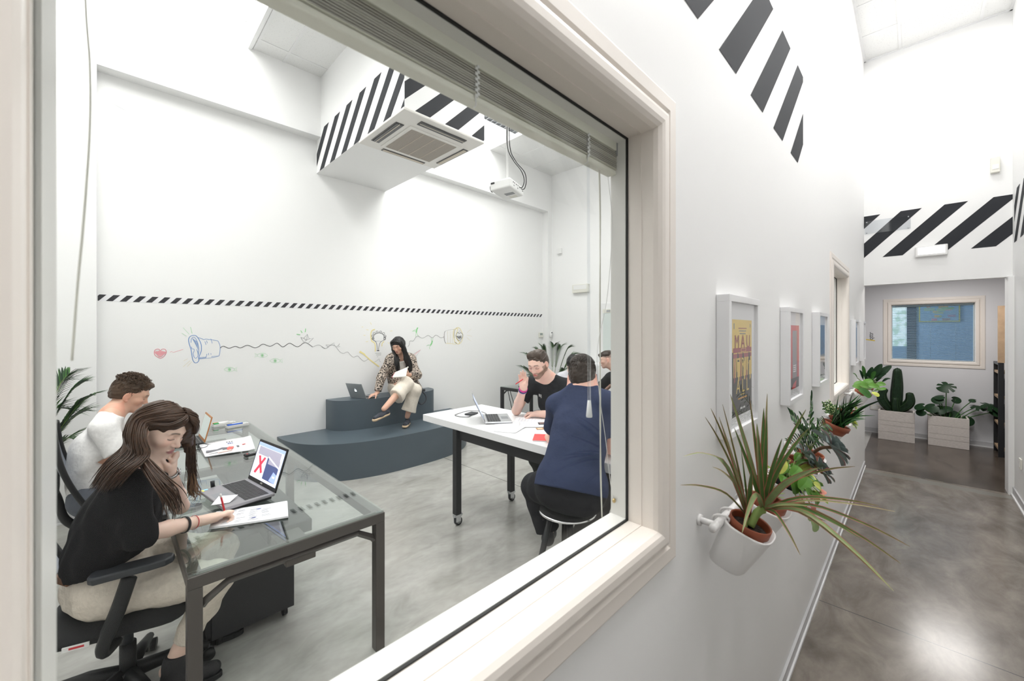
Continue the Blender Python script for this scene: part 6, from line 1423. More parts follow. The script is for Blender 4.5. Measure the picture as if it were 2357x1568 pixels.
def face_colors(M, s, skin, lips, brow, beard=None, hairc=None, stub=None, lash=(.03, .02, .02), open_=0.0, iris=(.05, .035, .025)):
    Mi = np.array(M.inverted())
    sk = np.array(skin)
    def f(V):
        Q = (V @ Mi[:3, :3].T+Mi[:3, 3])/s; x, y, z = Q[:, 0], Q[:, 1], Q[:, 2]; ax = np.abs(x)
        c = np.tile(sk, (len(V), 1)).astype(float)
        nz = .5+.5*np.sin(V[:, 0]*91+2*np.sin(V[:, 2]*57))*np.sin(V[:, 1]*83+V[:, 2]*61)
        c *= (1-.05*nz)[:, None]
        def blend(m, col): nonlocal c; m = np.clip(m, 0, 1)[:, None]; c = c*(1-m)+np.array(col)*m
        hd = (np.abs(z) < .14) & (np.abs(y) < .13) & (ax < .11)
        blend(hd*np.exp(-((ax-.043)/.018)**2-((z+.022)/.02)**2)*(y > .02)*.30, sk*np.array((1.05, .62, .58)))
        blend(hd*np.exp(-(x/.014)**2-((z+.028)/.014)**2)*(y > .08)*.25, sk*np.array((1.05, .62, .58)))
        blend(hd*(ax > .076)*.30, sk*np.array((1.05, .6, .55)))
        if beard is not None:
            zz = z+.030+.010*np.sin(ax*60)
            b_ = np.clip(-(zz)/.012, 0, 1)*(y > -.012-.0*ax)*np.clip((ax*.9+.0-.012+np.maximum(0, -(z+.052))*2.2)/.014, 0, 1)*np.clip((z+.125)/.02, 0, 1)
            side = np.clip((ax-.050)/.010, 0, 1)*(z < .004)*(y > -.004)*(y < .055)*(ax < .078)*(z > -.06)
            mus = np.exp(-((z+.0455)/.0060)**2)*(ax < .027)*(y > .07)
            ng = np.clip((z-(-.066-.80*np.maximum(0, y-.02)))/.006, 0, 1)
            blend(hd*ng*np.maximum(np.maximum(b_, side*.8), mus*.75)*(.72+.28*nz), beard)
        lipm = hd*(y > .074)*np.clip(1-((x/.0245)**2+((z+.0605)/.0115)**2), 0, 1)*3
        blend(lipm*.85, lips); blend(hd*(y > .08)*np.exp(-((z+.0601)/.0012)**2)*(ax < .022)*.75, np.array(lips)*.3)
        bz = .0275+.0035*np.cos((ax-.030)/.012)-.10*np.maximum(ax-.036, 0)
        blend(hd*(y > .05)*np.exp(-((z-bz)/.0039)**2)*np.clip((ax-.011)/.004, 0, 1)*np.clip((.051-ax)/.006, 0, 1)*.95, brow)
        if open_:
            e = 1-(((ax-.0315)/.0145)**2+((z-.0045)/.0060)**2); blend(hd*(y > .06)*np.clip(e*3, 0, 1), (.78, .76, .74))
            blend(hd*(y > .06)*np.clip(e*3, 0, 1)*np.clip((.0060-np.sqrt((ax-.0315)**2+(z-.0040)**2))/.0012, 0, 1), iris)
            blend(hd*(y > .06)*np.exp(-((z-(.0110-55*(ax-.0315)**2))/.0014)**2)*(np.abs(ax-.0315) < .0165)*.95, lash)
        else:
            blend(hd*(y > .06)*np.exp(-((z-(-.0030+14*(ax-.0315)**2))/.0021)**2)*(np.abs(ax-.0315) < .0165)*1.0, lash)
            blend(hd*(y > .06)*np.exp(-((ax-.0315)/.013)**2-((z-.008)/.006)**2)*.35, sk*np.array((.7, .5, .46)))  # shading above the closed eye painted into the skin
        if stub is not None:
            col, z0 = stub; zt = z0+.03*np.clip((y-.0)/.06, 0, 1)
            m = hd*np.clip((z-zt)/.02, 0, 1)*(y < .05)*np.clip((ax-.045)/.01+(y < -.03)*3, 0, 1)*(np.abs(z-.0) < .12)*((ax < .078) | (z > .03))
            blend(m*.75, col)
        return c
    return f
def build_body(S, name, mat, parent, colf, coarse, boxes, fine):
    lo, hi = S.bounds(); lo = lo-.02; hi = hi+.02
    V, F = surfnet(S.grid(lo, hi, coarse), lo, coarse)
    parts = []; C_ = V[F].mean(1); keep = np.ones(len(F), bool)
    for (c, r) in boxes:
        c = np.array(c, float); ins = (np.abs(C_-c) < (r-coarse*1.2)).all(1); keep &= ~ins
    F = F[keep]
    parts.append((V, F))
    for (c, r) in boxes:
        c = np.array(c, float); V2, F2 = surfnet(S.grid(c-r, c+r, fine), c-r, fine)
        if len(F2): parts.append((V2, F2))
    # drop unused vertices of the coarse part
    u = np.unique(parts[0][1]); mp = np.full(len(V), -1); mp[u] = np.arange(len(u)); parts[0] = (V[u], mp[parts[0][1]])
    return np_obj(name, parts, mat, parent, colf)
def sdf_obj(S, h, name, mat, parent=None, label=None):
    V, F = S.mesh(h); return np_obj(name, [(V, F)], mat, parent, None, label)
class Fig:
    """joints in world coordinates"""
    def __init__(s, **J):
        s.J = {k: V3(v) for k, v in J.items()}
        s.side = (s.J['shL']-s.J['shR']).normalized(); up = (s.J['neck']-s.J['pel']).normalized(); s.up = up; s.F = s.side.cross(up).normalized()
    def torso(s, S, g=0, w=1.0, fl=.70, waist=None):
        J = s.J; mid = (J['pel']+J['chest'])/2
        wr = (waist if waist else .118*w)
        S.cap(J['pel'], mid, .128*w+g, wr+g, .06, (s.F, fl+.06)); S.cap(mid, J['chest'], wr+g, .142*w+g, .06, (s.F, fl+.02))
        S.cap(J['chest'], J['neck']-s.up*.04, .142*w+g, .085*w+g*.8, .06, (s.F, fl))
        S.cap(J['shR']*.8+J['shL']*.2, J['shL']*.8+J['shR']*.2, .058*w+g, .058*w+g, .05)
        for a in ('shL', 'shR'): S.cap(J['neck'], J[a], .038+g*.7, .048*w+g, .04)
    def hips(s, S, g=0, w=1.0):
        J = s.J; S.cap(J['hipL'], J['hipR'], .098*w+g, .098*w+g, .05)
    def arm(s, S, q, g=0, w=1.0, upto=1.0, r=(.048, .040, .038, .026), skin_=True):
        J = s.J; a, b, c = J['sh'+q], J['el'+q], J['wr'+q]
        S.cap(a, b, r[0]*w+g, r[1]*w+g, .02)
        if upto >= 1: S.cap(b, b.lerp(c, .35), r[1]*w+g, r[2]*w*1.04+g, .015); S.cap(b.lerp(c, .35), c, r[2]*w*1.04+g, r[3]*w+g, .015, None)
    def leg(s, S, q, g=0, w=1.0, r=(.085, .056, .052, .036)):
        J = s.J; a, b, c = J['hip'+q], J['kn'+q], J['an'+q]
        S.cap(a, b, r[0]*w+g, r[1]*w+g, .03); S.cap(b, b.lerp(c, .35), r[1]*w+g, r[2]*w*1.05+g, .02); S.cap(b.lerp(c, .35), c, r[2]*w*1.05+g, r[3]*w+g, .02)
def band(name, c, axis, r, wd, th, mat, parent, label=None, sq=1.0, n=28, perp=None):
    """ring around a wrist"""
    axis = V3(axis).normalized(); u = (V3(perp)-axis*V3(perp).dot(axis)).normalized() if perp is not None else axis.orthogonal().normalized(); v = axis.cross(u); vs = []; fs = []
    for i in range(n):
        a = 2*math.pi*i/n; d = u*math.cos(a)*sq+v*math.sin(a)
        for (rr, h) in ((r, -wd/2), (r+th, -wd/2), (r+th, wd/2), (r, wd/2)): vs.append(V3(c)+d*rr+axis*h)
    for i in range(n):
        for k in range(4): fs.append((i*4+k, ((i+1) % n)*4+k, ((i+1) % n)*4+(k+1) % 4, i*4+(k+1) % 4))
    return MB().add(vs, fs, mat, True).build(name, None, parent, label=label)
def hair_cap(S, M, s=1.0, g=.010, top=1.0, low=-.055, front=.040, ears=True, face=(.088, .062), widen=1.0):
    """close hair mass over the skull, face and neck carved away"""
    R3 = M.to_3x3(); Ri = np.array(R3.transposed()); P = lambda x, y, z: M @ Vector((x*s, y*s, z*s))
    S.ell(P(0, -.016, .040), [(.078+g)*s*widen, (.098+g)*s, (.086+g*top)*s], .01, Ri)
    S.ell(P(0, -.045, -.005), [(.068+g)*s*widen, (.062+g)*s, (.070+g)*s], .04, Ri)
    S.ell(P(0, .095, front-.075), [.072*s, .075*s, .078*s], .012*s, Ri, True)     # face opening
    if ears:
        for q in (-1, 1): S.ell(P(.090*q, .010, -.016), [.036*s, .040*s, .046*s], .008*s, Ri, True)
    S.cut(P(0, 0, low), R3 @ Vector((0, 0, -1)), .20*s) if False else S.ell(P(0, .03, low-.075), [.16*s, .15*s, .08*s], .01*s, Ri, True)
def locks(guides, n, mat, name, parent, r=.0035, seed=0, wav=.003, per=2.0, spread=.004, clump=.5, segs=10, taper=.35, label=None, curl_end=0):
    """interpolated hair locks between neighbouring guide curves"""
    rnd = random.Random(seed); mb = MB(); G = [catmull(g, segs//max(1, len(g)-1)+1) for g in guides]
    m = min(len(g) for g in G); G = [g[:m-1]+[g[-1]] for g in G]
    for k in range(n):
        t = rnd.random()*(len(G)-1); i = min(int(t), len(G)-2); f = t-i
        off = Vector((rnd.gauss(0, 1), rnd.gauss(0, 1), rnd.gauss(0, 1)))*spread; ph = rnd.random()*6.28; ph2 = rnd.random()*6.28; L_ = rnd.uniform(.86, 1.0)
        pts = []; rr = []; M_ = max(3, int(m*L_))
        for j in range(M_):
            u = j/(m-1); p = G[i][j].lerp(G[i+1][j], f)
            am = wav*(u**1.5)*(1+curl_end*u*2)
            p = p+off*(.35+u)+Vector((math.sin(u*per*6.28+ph), math.cos(u*per*6.28+ph2), .3*math.sin(u*per*5+ph2)))*am
            pts.append(p); rr.append(r*(1-(1-taper)*u**2)*(.75+.5*math.sin(math.pi*min(1, u*1.4+.15))))
        rr[-1] *= .25; mb.tube(pts, rr, 5, mat, True)
    return mb.build(name, None, parent, label=label)
def shoe(S, heel, toe, up, r=.036, h=.045):
    heel, toe, up = V3(heel), V3(toe), V3(up); m = heel.lerp(toe, .55)
    S.cap(heel, m, r*.95, r*1.05, .02); S.cap(m, toe, r*1.05, r*.85, .02); S.cap(heel+up*.02, heel+up*(.02+h), r*.95, r*.9, .03)

def short_hair(M, s, n, mat, parent, top=(.018, .034), side=(.010, .018), r=.0022, curl=0, seed=3, lift=.008, dirt=(0, .55, -.1), zlow=-.05, gs=1.0):
    """short strands growing all over the scalp"""
    rnd = random.Random(seed); mb = MB(); P = lambda v: M @ (v*s)
    for k in range(n):
        a = rnd.uniform(0, 6.28); e = rnd.uniform(-.5, 1.5) if rnd.random() < .75 else rnd.uniform(.5, 1.5); tp = math.sin(e) > .45
        c = Vector((.082*math.cos(a)*math.cos(e)*gs, -.016+.101*math.sin(a)*math.cos(e)*gs, .042+.094*math.sin(e)*gs))
        if c.y > .050 and c.z < .088: continue
        if c.y > .015 and c.z < .045: continue
        if c.y > -.030 and c.z < .012: continue
        if c.z < zlow: continue
        nrm = Vector((c.x/.084, (c.y+.018)/.104, (c.z-.042)/.096)).normalized()
        if curl and tp:
            ax = Vector((rnd.gauss(0, 1), rnd.gauss(0, 1), rnd.gauss(0, 1))).normalized(); u = ax.orthogonal().normalized(); v = ax.cross(u); q = rnd.uniform(.5, 1)*curl; c2 = c+nrm*rnd.uniform(0, lift)
            mb.tube([P(c2+(u*math.cos(t)+v*math.sin(t))*q+ax*t*.0012) for t in [i*.8 for i in range(8)]], [r]*7+[r*.3], 4, mat); continue
        dn = Vector((rnd.gauss(0, .25), dirt[1], dirt[2])) if tp else Vector((rnd.gauss(0, .25), 0, -1)); dn = (dn-nrm*dn.dot(nrm)).normalized()
        ln = rnd.uniform(*top) if tp else rnd.uniform(*side); lf = lift if tp else .0012
        mb.tube([P(c), P(c+dn*ln*.5+nrm*lf*.7), P(c+dn*ln+nrm*lf)], [r, r*.85, r*.25], 4, mat)
    return mb.build('hair_strands', None, parent)

from mathutils.bvhtree import BVHTree
def surface_hit(o, px_, py_):
    t = BVHTree.FromPolygons([v.co.copy() for v in o.data.vertices], [tuple(p.vertices) for p in o.data.polygons])
    c = Vector((0, 0, HC)); h = t.ray_cast(c, (at(px_, py_, 1)-c).normalized()); return h[0], h[1]
# ======== long-haired young woman at the glass desk
BLK = cloth('black_blouse_cloth', (.010, .010, .011), .08, 14, .9); BEI = cloth('beige_trouser_cloth', (.72, .65, .56), .5, 30, .85)
f = Fig(pel=(.005, 2.60, .585), chest=(.045, 2.50, .90), neck=(.105, 2.43, 1.085), shR=(.055, 2.33, 1.045), shL=(.155, 2.60, 1.045),
        elR=(.098, 2.275, .850), wrR=(.345, 2.425, .786), elL=(.262, 2.70, .785), wrL=(.200, 2.462, 1.048),
        hipR=(.005, 2.505, .575), hipL=(.04, 2.69, .575), knR=(.36, 2.33, .535), knL=(.42, 2.60, .555), anR=(.24, 2.47, .19), anL=(.36, 2.72, .13))
J = f.J
pw = empty('person', (0, 2.6, 0), 'young woman with long brown hair, black blouse and beige trousers, chin on hand, writing', 'person')
HM = head_frame((.160, 2.432, 1.243), (.67, -.63, -.42), R(-8))
S = SDF(); head_sdf(S, HM, .98, True, neck=J['neck'], nr=.050)
f.torso(S, 0, .86, .72); f.hips(S); f.arm(S, 'R', 0, .86); f.arm(S, 'L', 0, .86)
f.leg(S, 'R', 0, .95); f.leg(S, 'L', 0, .95)
# right hand closed round a pen, left hand under the chin
tR = hand_sdf(S, (.345, 2.425, .786), (.85, .42, -.10), (.25, -.15, -.95), (-.35, .85, .3), (.75, .85, .95, 1.0), 1.04, thumb=(.45, .85, .35), tcurl=.3, rr=.95)
hdl = (HM @ Vector((.030, .055, -.085)))
tL = hand_sdf(S, J['wrL'], (.22, -.38, .90), (-.75, .35, .10), (.2, -.9, -.1), (.95, 1.0, 1.1, 1.2), .90, thumb=(.5, .75, .3), tcurl=.4, rr=.95)
S.cap(J['anR'], (.19, 2.49, .10), .035, .03)
sk1 = (.86, .62, .51)
body = build_body(S, 'body', SKIN, pw, face_colors(HM, .98, sk1, (.52, .20, .20), (.07, .04, .03)), .008, [(HM.translation, .135), ((.39, 2.45, .775), .085), ((.215, 2.42, 1.10), .085)], .0026)
# blouse
S = SDF(); f.torso(S, .026, .88, .80, waist=.135)
S.cap((-.015, 2.60, .66), (.03, 2.53, .85), .135, .130, .06, (f.F, .85))
S.cap(J['shR'], J['elR'], .062, .058, .04); S.cap(J['elR'], J['elR'].lerp(J['wrR'], .22), .058, .050, .03)
S.cap(J['shL'], J['elL'].lerp(J['shL'], .35), .058, .052, .04)
S.cap((.03, 2.38, .96), (-.02, 2.47, .70), .085, .105, .06); S.cap((.06, 2.33, .86), (.0, 2.43, .72), .05, .06, .06)
S.fold(.005, 30, (.3, 0, 1), 3); S.fold(.0035, 62, (.4, 0, 1), 5)
S.cut((-.06, 2.50, .688), (.3, 0, -1), .40)
dR = (J['wrR']-J['elR']).normalized(); S.cut(J['elR']+dR*.020, dR, .12)
S.cut(J['neck']+f.up*.012+f.F*.03, f.up*.8+f.F*.5, .10)
sdf_obj(S, .0055, 'blouse', BLK, pw)
# trousers
S = SDF(); S.cap(J['hipL'], J['hipR'], .120, .120, .06); S.cap(J['pel']+Vector((-.035, 0, 0)), J['pel']+Vector((-.01, -.01, .075)), .125, .120, .06)
for q in 'LR':
    a, b, c = J['hip'+q], J['kn'+q], J['an'+q]
    S.cap(a, a.lerp(b, .5), .112, .094, .05); S.cap(a.lerp(b, .5), b, .094, .070, .04); S.cap(b, b.lerp(c, .4), .070, .062, .03); S.cap(b.lerp(c, .4), b.lerp(c, .92), .062, .046, .03)
    S.cut(b.lerp(c, .88), (c-b), .09)
S.fold(.003, 42, None, 9); S.fold(.0026, 80, (1, -.5, .6), 11)
S.cut(J['pel']+Vector((-.02, 0, .10)), (-.1, 0, 1), .25)
tr = sdf_obj(S, .0055, 'trousers', BEI, pw)
BELT = pbr('brown_leather_belt', (.16, .07, .03), .5)
mb = MB(frame((-.135, 2.500, .665), (-.45, .89, .0), (-.2, -.1, .97), (-.89, -.45, -.1))); mb.box(-.035, .035, -.020, .020, -.006, .012, BELT); mb.build('belt', None, pw, bevel=.003)
# boots
BOOT = pbr('black_suede', (.02, .02, .022), .75, bump=.2, bump_scale=120)
for nm, an, toe, lb in (('R', (.225, 2.475, .115), (.36, 2.425, .055), 0), ('L', (.365, 2.73, .105), (.50, 2.68, .055), 0)):
    an = V3(an); toe = V3(toe); S = SDF(); h_ = Vector((an.x-.02, an.y, .052)); shoe(S, h_, toe-Vector((0, 0, .002)), (0, 0, 1), .036, .05)
    S.cap(an-Vector((0, 0, .04)), an+Vector((0, 0, .035)), .044, .047, .03); S.cut(an+Vector((0, 0, .055)), (0, 0, 1), .1); S.cut(an-Vector((0, 0, an.z-.022)), (0, 0, -1), .25)
    bt = sdf_obj(S, .005, 'boot', BOOT, pw)
    mb = MB(); d = (toe-h_); d.z = 0; d.normalize(); pdv = Vector((-d.y, d.x, 0)); pl = []
    for k in range(20):
        a = 2*math.pi*k/20; L_ = (toe-h_).length; pl.append(h_+d*(L_/2+math.cos(a)*(L_/2+.036))+pdv*math.sin(a)*.040)
    mb.prism([(p.x, p.y) for p in pl], .002, .028, PBLACK); mb.build('sole', None, bt, bevel=.003)
# watch, band, string
STEEL = pbr('steel', (.62, .62, .65), .22, metal=1)
aL = (J['wrL']-J['elL']).normalized(); band('watch_strap', J['wrL']-aL*.022, aL, .0275, .016, .003, STEEL, pw, 'steel watch strap')
mb = MB(frame(J['wrL']-aL*.022+Vector((.027, -.010, .0)), (0, .3, 1), (0, 1, -.3), (1, -.2, 0))); mb.lathe([(0, .008), (.013, .008), (.015, .004), (.015, 0), (0, 0)], mat=STEEL); mb.build('watch_case', None, pw)
aR = (J['wrR']-J['elR']).normalized(); band('wristband', J['wrR']-aR*.125, aR, .0335, .010, .0025, PBLACK, pw, 'black elastic wristband'); band('string_bracelet', J['wrR']-aR*.080, aR, .0300, .003, .0016, RED, pw, 'thin red string bracelet')
mb = MB(); mb.ball(HM @ Vector((-.082, .002, -.038)), .006, 8, PBLACK); mb.build('earring', None, pw, label='round black ear stud')
# hair
HB = hairmat('long_brown_hair', (.014, .008, .005), (.085, .038, .018)); HBL = hairmat('brown_hair_ends', (.10, .055, .03), (.22, .12, .06))
S = SDF(); hair_cap(S, HM, .98, .009, 1.1, low=-.03, front=.052, ears=False, widen=1.02)
R3 = HM.to_3x3(); Ri = np.array(R3.transposed()); Pn = lambda x, y, z: HM @ Vector((x, y, z))
S.ell(Pn(-.072, .040, -.035), [.045, .050, .062], .01, Ri, True); S.ell(Pn(-.095, -.006, -.012), [.034, .026, .042], .008, Ri, True)
S.cap(Pn(0, -.070, -.0), at(300, 1070, 1.76), .048, .045, .04); S.cap(at(300, 1070, 1.76), at(262, 1110, 1.74), .045, .03, .04)
S.cap(Pn(.06, .06, .04), at(434, 1035, 1.99), .032, .018, .03)
S.cap(Pn(.05, .075, .07), Pn(.078, .045, -.02), .028, .032, .02)
S.fold(.002, 150, None, 4)
hr = sdf_obj(S, .004, 'hair', HB, pw)
part = [Pn(.02, .075, .098), Pn(.02, .03, .125), Pn(.02, -.03, .133), Pn(.01, -.08, .105)]
gR = []
for i, (a, b, c, d, e, g, h) in enumerate((
    (Pn(.005, .075, .098), Pn(-.055, .058, .085), Pn(-.088, .000, .045), Pn(-.090, -.052, -.020), at(340, 1050, 1.68), at(298, 1088, 1.605), at(262, 1128, 1.60)),
    (Pn(.005, .055, .112), Pn(-.060, .036, .095), Pn(-.090, -.025, .045), Pn(-.085, -.065, -.030), at(322, 1055, 1.68), at(282, 1090, 1.605), at(245, 1135, 1.60)),
    (Pn(.005, .025, .125), Pn(-.062, .010, .105), Pn(-.085, -.050, .045), Pn(-.075, -.080, -.040), at(312, 1045, 1.70), at(268, 1088, 1.62), at(230, 1140, 1.62)),
    (Pn(.005, -.02, .133), Pn(-.055, -.040, .108), Pn(-.070, -.082, .045), Pn(-.055, -.095, -.045), at(300, 1040, 1.74), at(255, 1085, 1.66), at(218, 1140, 1.66)),
    (Pn(.005, -.06, .120), Pn(-.030, -.088, .085), Pn(-.040, -.105, .025), Pn(-.030, -.105, -.060), at(293, 1030, 1.80), at(248, 1078, 1.72), at(210, 1135, 1.72)),
    (Pn(.01, -.08, .105), Pn(.015, -.098, .070), Pn(.015, -.110, .010), Pn(.010, -.108, -.070), at(290, 1025, 1.86), at(245, 1070, 1.80), at(208, 1125, 1.78)))):
    gR.append([a, b, c, c.lerp(e, .5)+HM.to_3x3() @ Vector((-.016, -.004, 0)), e, g, h])
locks(gR, 480, HB, 'hair', pw, .0031, 3, .004, 1.3, .006, segs=24)
gL = []
for i, (a, b, c, d, e) in enumerate((
    (Pn(.015, .085, .092), Pn(.030, .112, .075), Pn(.062, .108, .035), Pn(.070, .072, -.04), Pn(.075, .035, -.14)),
    (Pn(.015, .078, .102), Pn(.045, .105, .085), Pn(.082, .092, .035), Pn(.080, .060, -.04), Pn(.085, .03, -.15)),
    (Pn(.015, .060, .118), Pn(.055, .080, .100), Pn(.096, .060, .040), Pn(.092, .045, -.04), Pn(.090, .02, -.15)),
    (Pn(.015, .030, .128), Pn(.060, .040, .110), Pn(.104, .020, .045), Pn(.098, .020, -.03), Pn(.085, .02, -.15)))):
    d, e = at(432+i*2, 1000, 1.95+.01*i), at(436+i*2, 1045, 1.975)
    gL.append([a, b, c, d, e, at(438+i*2, 1085, 1.99), at(440+i*3, 1128, 1.98)])
locks(gL, 260, HB, 'hair', pw, .0028, 5, .008, 2.0, .006, segs=18)
locks([[V3(g[5]), V3(g[6]), V3(g[6])+Vector((.01, .0, -.03))] for g in gL], 36, HBL, 'hair', pw, .0022, 6, .014, 1.6, .014, segs=10, label='wavy light brown hair ends')
gF = [[Pn(.0, .080, .100), Pn(-.018, .097, .088), Pn(-.050, .085, .062), Pn(-.084, .020, .035), Pn(-.088, -.030, .012)], [Pn(.0, .070, .112), Pn(-.035, .085, .100), Pn(-.070, .066, .070), Pn(-.088, .008, .050), Pn(-.088, -.040, .020)]]
locks(gF, 110, HB, 'hair', pw, .0026, 8, .003, 1, .004, segs=12)
gC = [[Pn(-.088, -.030, -.055), at(350, 1095, 1.64), at(385, 1140, 1.62), at(400, 1185, 1.66)], [Pn(-.075, -.035, -.075), at(372, 1105, 1.68), at(402, 1140, 1.68), at(410, 1180, 1.70)]]
locks([[V3(p) for p in g] for g in gC], 80, HB, 'hair', pw, .0032, 9, .008, 1.3, .012, segs=12)
# pen
pen = empty('pen', (.45, 2.47, .78), 'red and white pen held in the writing hand of the long-haired young woman', 'pen')
ti = (tR[0]+tR[4])/2; dv = Vector((-.18, -.02, .95)).normalized(); a_ = V3(ti)-dv*.045
a_.z = max(a_.z, .752)
mb = MB(); mb.tube([a_, a_+dv*.012, a_+dv*.105], [.0012, .0045, .0045], 10, RED); mb.build('barrel', None, pen)
mb = MB(); mb.tube([a_+dv*.105, a_+dv*.122], .0046, 10, PWHITE); mb.build('push_button', None, pen)
# ======== man in the white T-shirt
WT_ = cloth('white_tshirt_cloth', (.80, .79, .78), .35, 16); JEANG = cloth('grey_trouser_cloth', (.10, .11, .13), .3, 18)
def simple_legs(f, mat, parent, r=(.105, .085, .066, .050), seed=2, cutat=.92, h=.008, hipr=.118):
    J = f.J; S = SDF(); S.cap(J['hipL'], J['hipR'], hipr, hipr, .06); S.cap(J['pel']-f.up*.0, J['pel']+f.up*.08, hipr, hipr*.98, .06, (f.F, .85))
    for q in 'LR':
        a, b, c = J['hip'+q], J['kn'+q], J['an'+q]
        S.cap(a, a.lerp(b, .5), r[0], r[1], .05); S.cap(a.lerp(b, .5), b, r[1], r[2], .04); S.cap(b, b.lerp(c, .4), r[2], r[2]*.95, .03); S.cap(b.lerp(c, .4), c, r[2]*.95, r[3], .03)
        S.cut(b.lerp(c, cutat), (c-b), .12)
    S.fold(.0025, 40, None, seed); S.cut(J['pel']+f.up*.11, f.up, .3)
    return sdf_obj(S, h, 'trousers', mat, parent)
def tee(f, mat, parent, g=.014, w=1.0, sl=.62, h=.0065, seed=1, fl=.74, sr=.066, hem=.02, amp=.003, waist=None, name='tshirt', extra=None, neck=.018):
    J = f.J; S = SDF(); f.torso(S, g, w, fl, waist)
    for q in 'LR':
        a, b = J['sh'+q], J['el'+q]; e = a.lerp(b, sl); d = (b-a).normalized()
        S.cap(a, e+d*.03, .058*w+g*.6, sr, .045); S.cut(e, d, .13)
    if extra: extra(S)
    S.fold(amp, 24, None, seed); S.fold(amp*.55, 55, (0, 0, 1), seed+7)
    S.cut(J['pel']-f.up*hem, -f.up, .4)
    S.cut(J['neck']+f.up*neck+f.F*.02, f.up*.85+f.F*.5, .125)
    return sdf_obj(S, h, name, mat, parent)
def shoes(f, mat, parent, dirs, h=.007):
    for q, d in zip('LR', dirs):
        an = f.J['an'+q]; d = V3(d).normalized(); S = SDF(); hl = an-Vector((0, 0, .05))-d*.02; shoe(S, hl, hl+d*.19-Vector((0, 0, .008)), (0, 0, 1), .038, .045); S.cut(hl-Vector((0, 0, .036)), (0, 0, -1), .3)
        sdf_obj(S, h, 'shoe', mat, parent)
SHOEK = pbr('dark_shoe', (.03, .03, .035), .6)
hd_ = at(299, 910, 2.93)
f = Fig(pel=(-.09, 4.02, .565), chest=(-.075, 4.00, .87), neck=(.01, 3.99, 1.115), shR=(-.03, 3.83, 1.045), shL=(-.01, 4.16, 1.045),
        elR=(.075, 3.77, .80), wrR=(.24, 3.88, .79), elL=(.12, 4.24, .82), wrL=(.24, 4.14, .79),
        hipR=(-.08, 3.93, .565), hipL=(-.08, 4.11, .565), knR=(.33, 3.86, .54), knL=(.33, 4.17, .54), anR=(.30, 3.86, .12), anL=(.30, 4.17, .12))
J = f.J
pm = empty('person', (-.2, 4.0, 0), 'young man with short curly brown hair in a white T-shirt, leaning over the glass desk', 'person')
HM = head_frame(hd_, (.90, -.08, -.40), R(0)); S = SDF(); head_sdf(S, HM, 1.02, False, neck=J['neck'], nr=.052)
f.torso(S); f.hips(S)
for q in 'LR': f.arm(S, q, .002, 1.05); f.leg(S, q)
hand_sdf(S, J['wrR'], (.9, .3, -.1), (.1, -.05, -1), (0, 1, 0), (.35, .4, .4, .45), .95); hand_sdf(S, J['wrL'], (.9, -.3, -.1), (.1, 0, -1), (0, -1, 0), (.35, .4, .4, .45), .95)
build_body(S, 'body', SKIN, pm, face_colors(HM, 1.02, (.72, .43, .31), (.60, .28, .24), (.03, .018, .012), stub=((.10, .06, .045), .02)), .009, [(HM.translation, .14), (J['wrR']+Vector((.08, .02, 0)), .09), (J['wrL']+Vector((.08, -.02, 0)), .09)], .0032)
tee(f, WT_, pm, .014, .97, .66, .0065, 21, sr=.072, amp=.004, waist=.135)
simple_legs(f, JEANG, pm); shoes(f, SHOEK, pm, ((1, .1, 0), (1, -.1, 0)))
HC_ = hairmat('curly_brown_hair', (.03, .018, .012), (.12, .07, .04))
Pn = lambda x, y, z: HM @ Vector((x, y, z))
S = SDF(); hair_cap(S, HM, 1.02, .003, 2.2, low=-.022, front=.066); S.ell(Pn(0, .050, .100), [.058, .052, .028], .03, np.array(HM.to_3x3().transposed())); S.fold(.0015, 190, None, 5); hr = sdf_obj(S, .0038, 'hair', HC_, pm)
short_hair(HM, 1.03, 1500, HC_, pm, curl=.0085, seed=7, lift=.020, r=.0017, zlow=-.03, gs=1.02)
# ======== woman in the patterned jacket on the bench
JK = bpy.data.materials.new('animal_print_cloth'); JK.use_nodes = True
_N = JK.node_tree.nodes; _L = JK.node_tree.links; _b = _N['Principled BSDF']; _b.inputs['Roughness'].default_value = .85; _b.inputs['Specular IOR Level'].default_value = .2
_t = _N.new('ShaderNodeTexCoord'); _v = _N.new('ShaderNodeTexVoronoi'); _v.feature = 'DISTANCE_TO_EDGE'; _v.inputs['Scale'].default_value = 38; _v.inputs['Randomness'].default_value = 1
_n2 = _N.new('ShaderNodeTexNoise'); _n2.inputs['Scale'].default_value = 22; _n2.inputs['Detail'].default_value = 3; _mx = _N.new('ShaderNodeMix'); _mx.data_type = 'VECTOR'; _mx.inputs[0].default_value = .09
_L.new(_t.outputs['Object'], _mx.inputs[4]); _L.new(_t.outputs['Object'], _n2.inputs[0]); _L.new(_n2.outputs['Color'], _mx.inputs[5]); _L.new(_mx.outputs[1], _v.inputs[0])
_m1 = _N.new('ShaderNodeMath'); _m1.operation = 'GREATER_THAN'; _m1.inputs[1].default_value = .095; _L.new(_v.outputs['Distance'], _m1.inputs[0])
_c = _N.new('ShaderNodeMix'); _c.data_type = 'RGBA'; _c.inputs[6].default_value = (.66, .56, .48, 1); _c.inputs[7].default_value = (.012, .009, .009, 1); _L.new(_m1.outputs[0], _c.inputs[0]); _L.new(_c.outputs[2], _b.inputs['Base Color'])
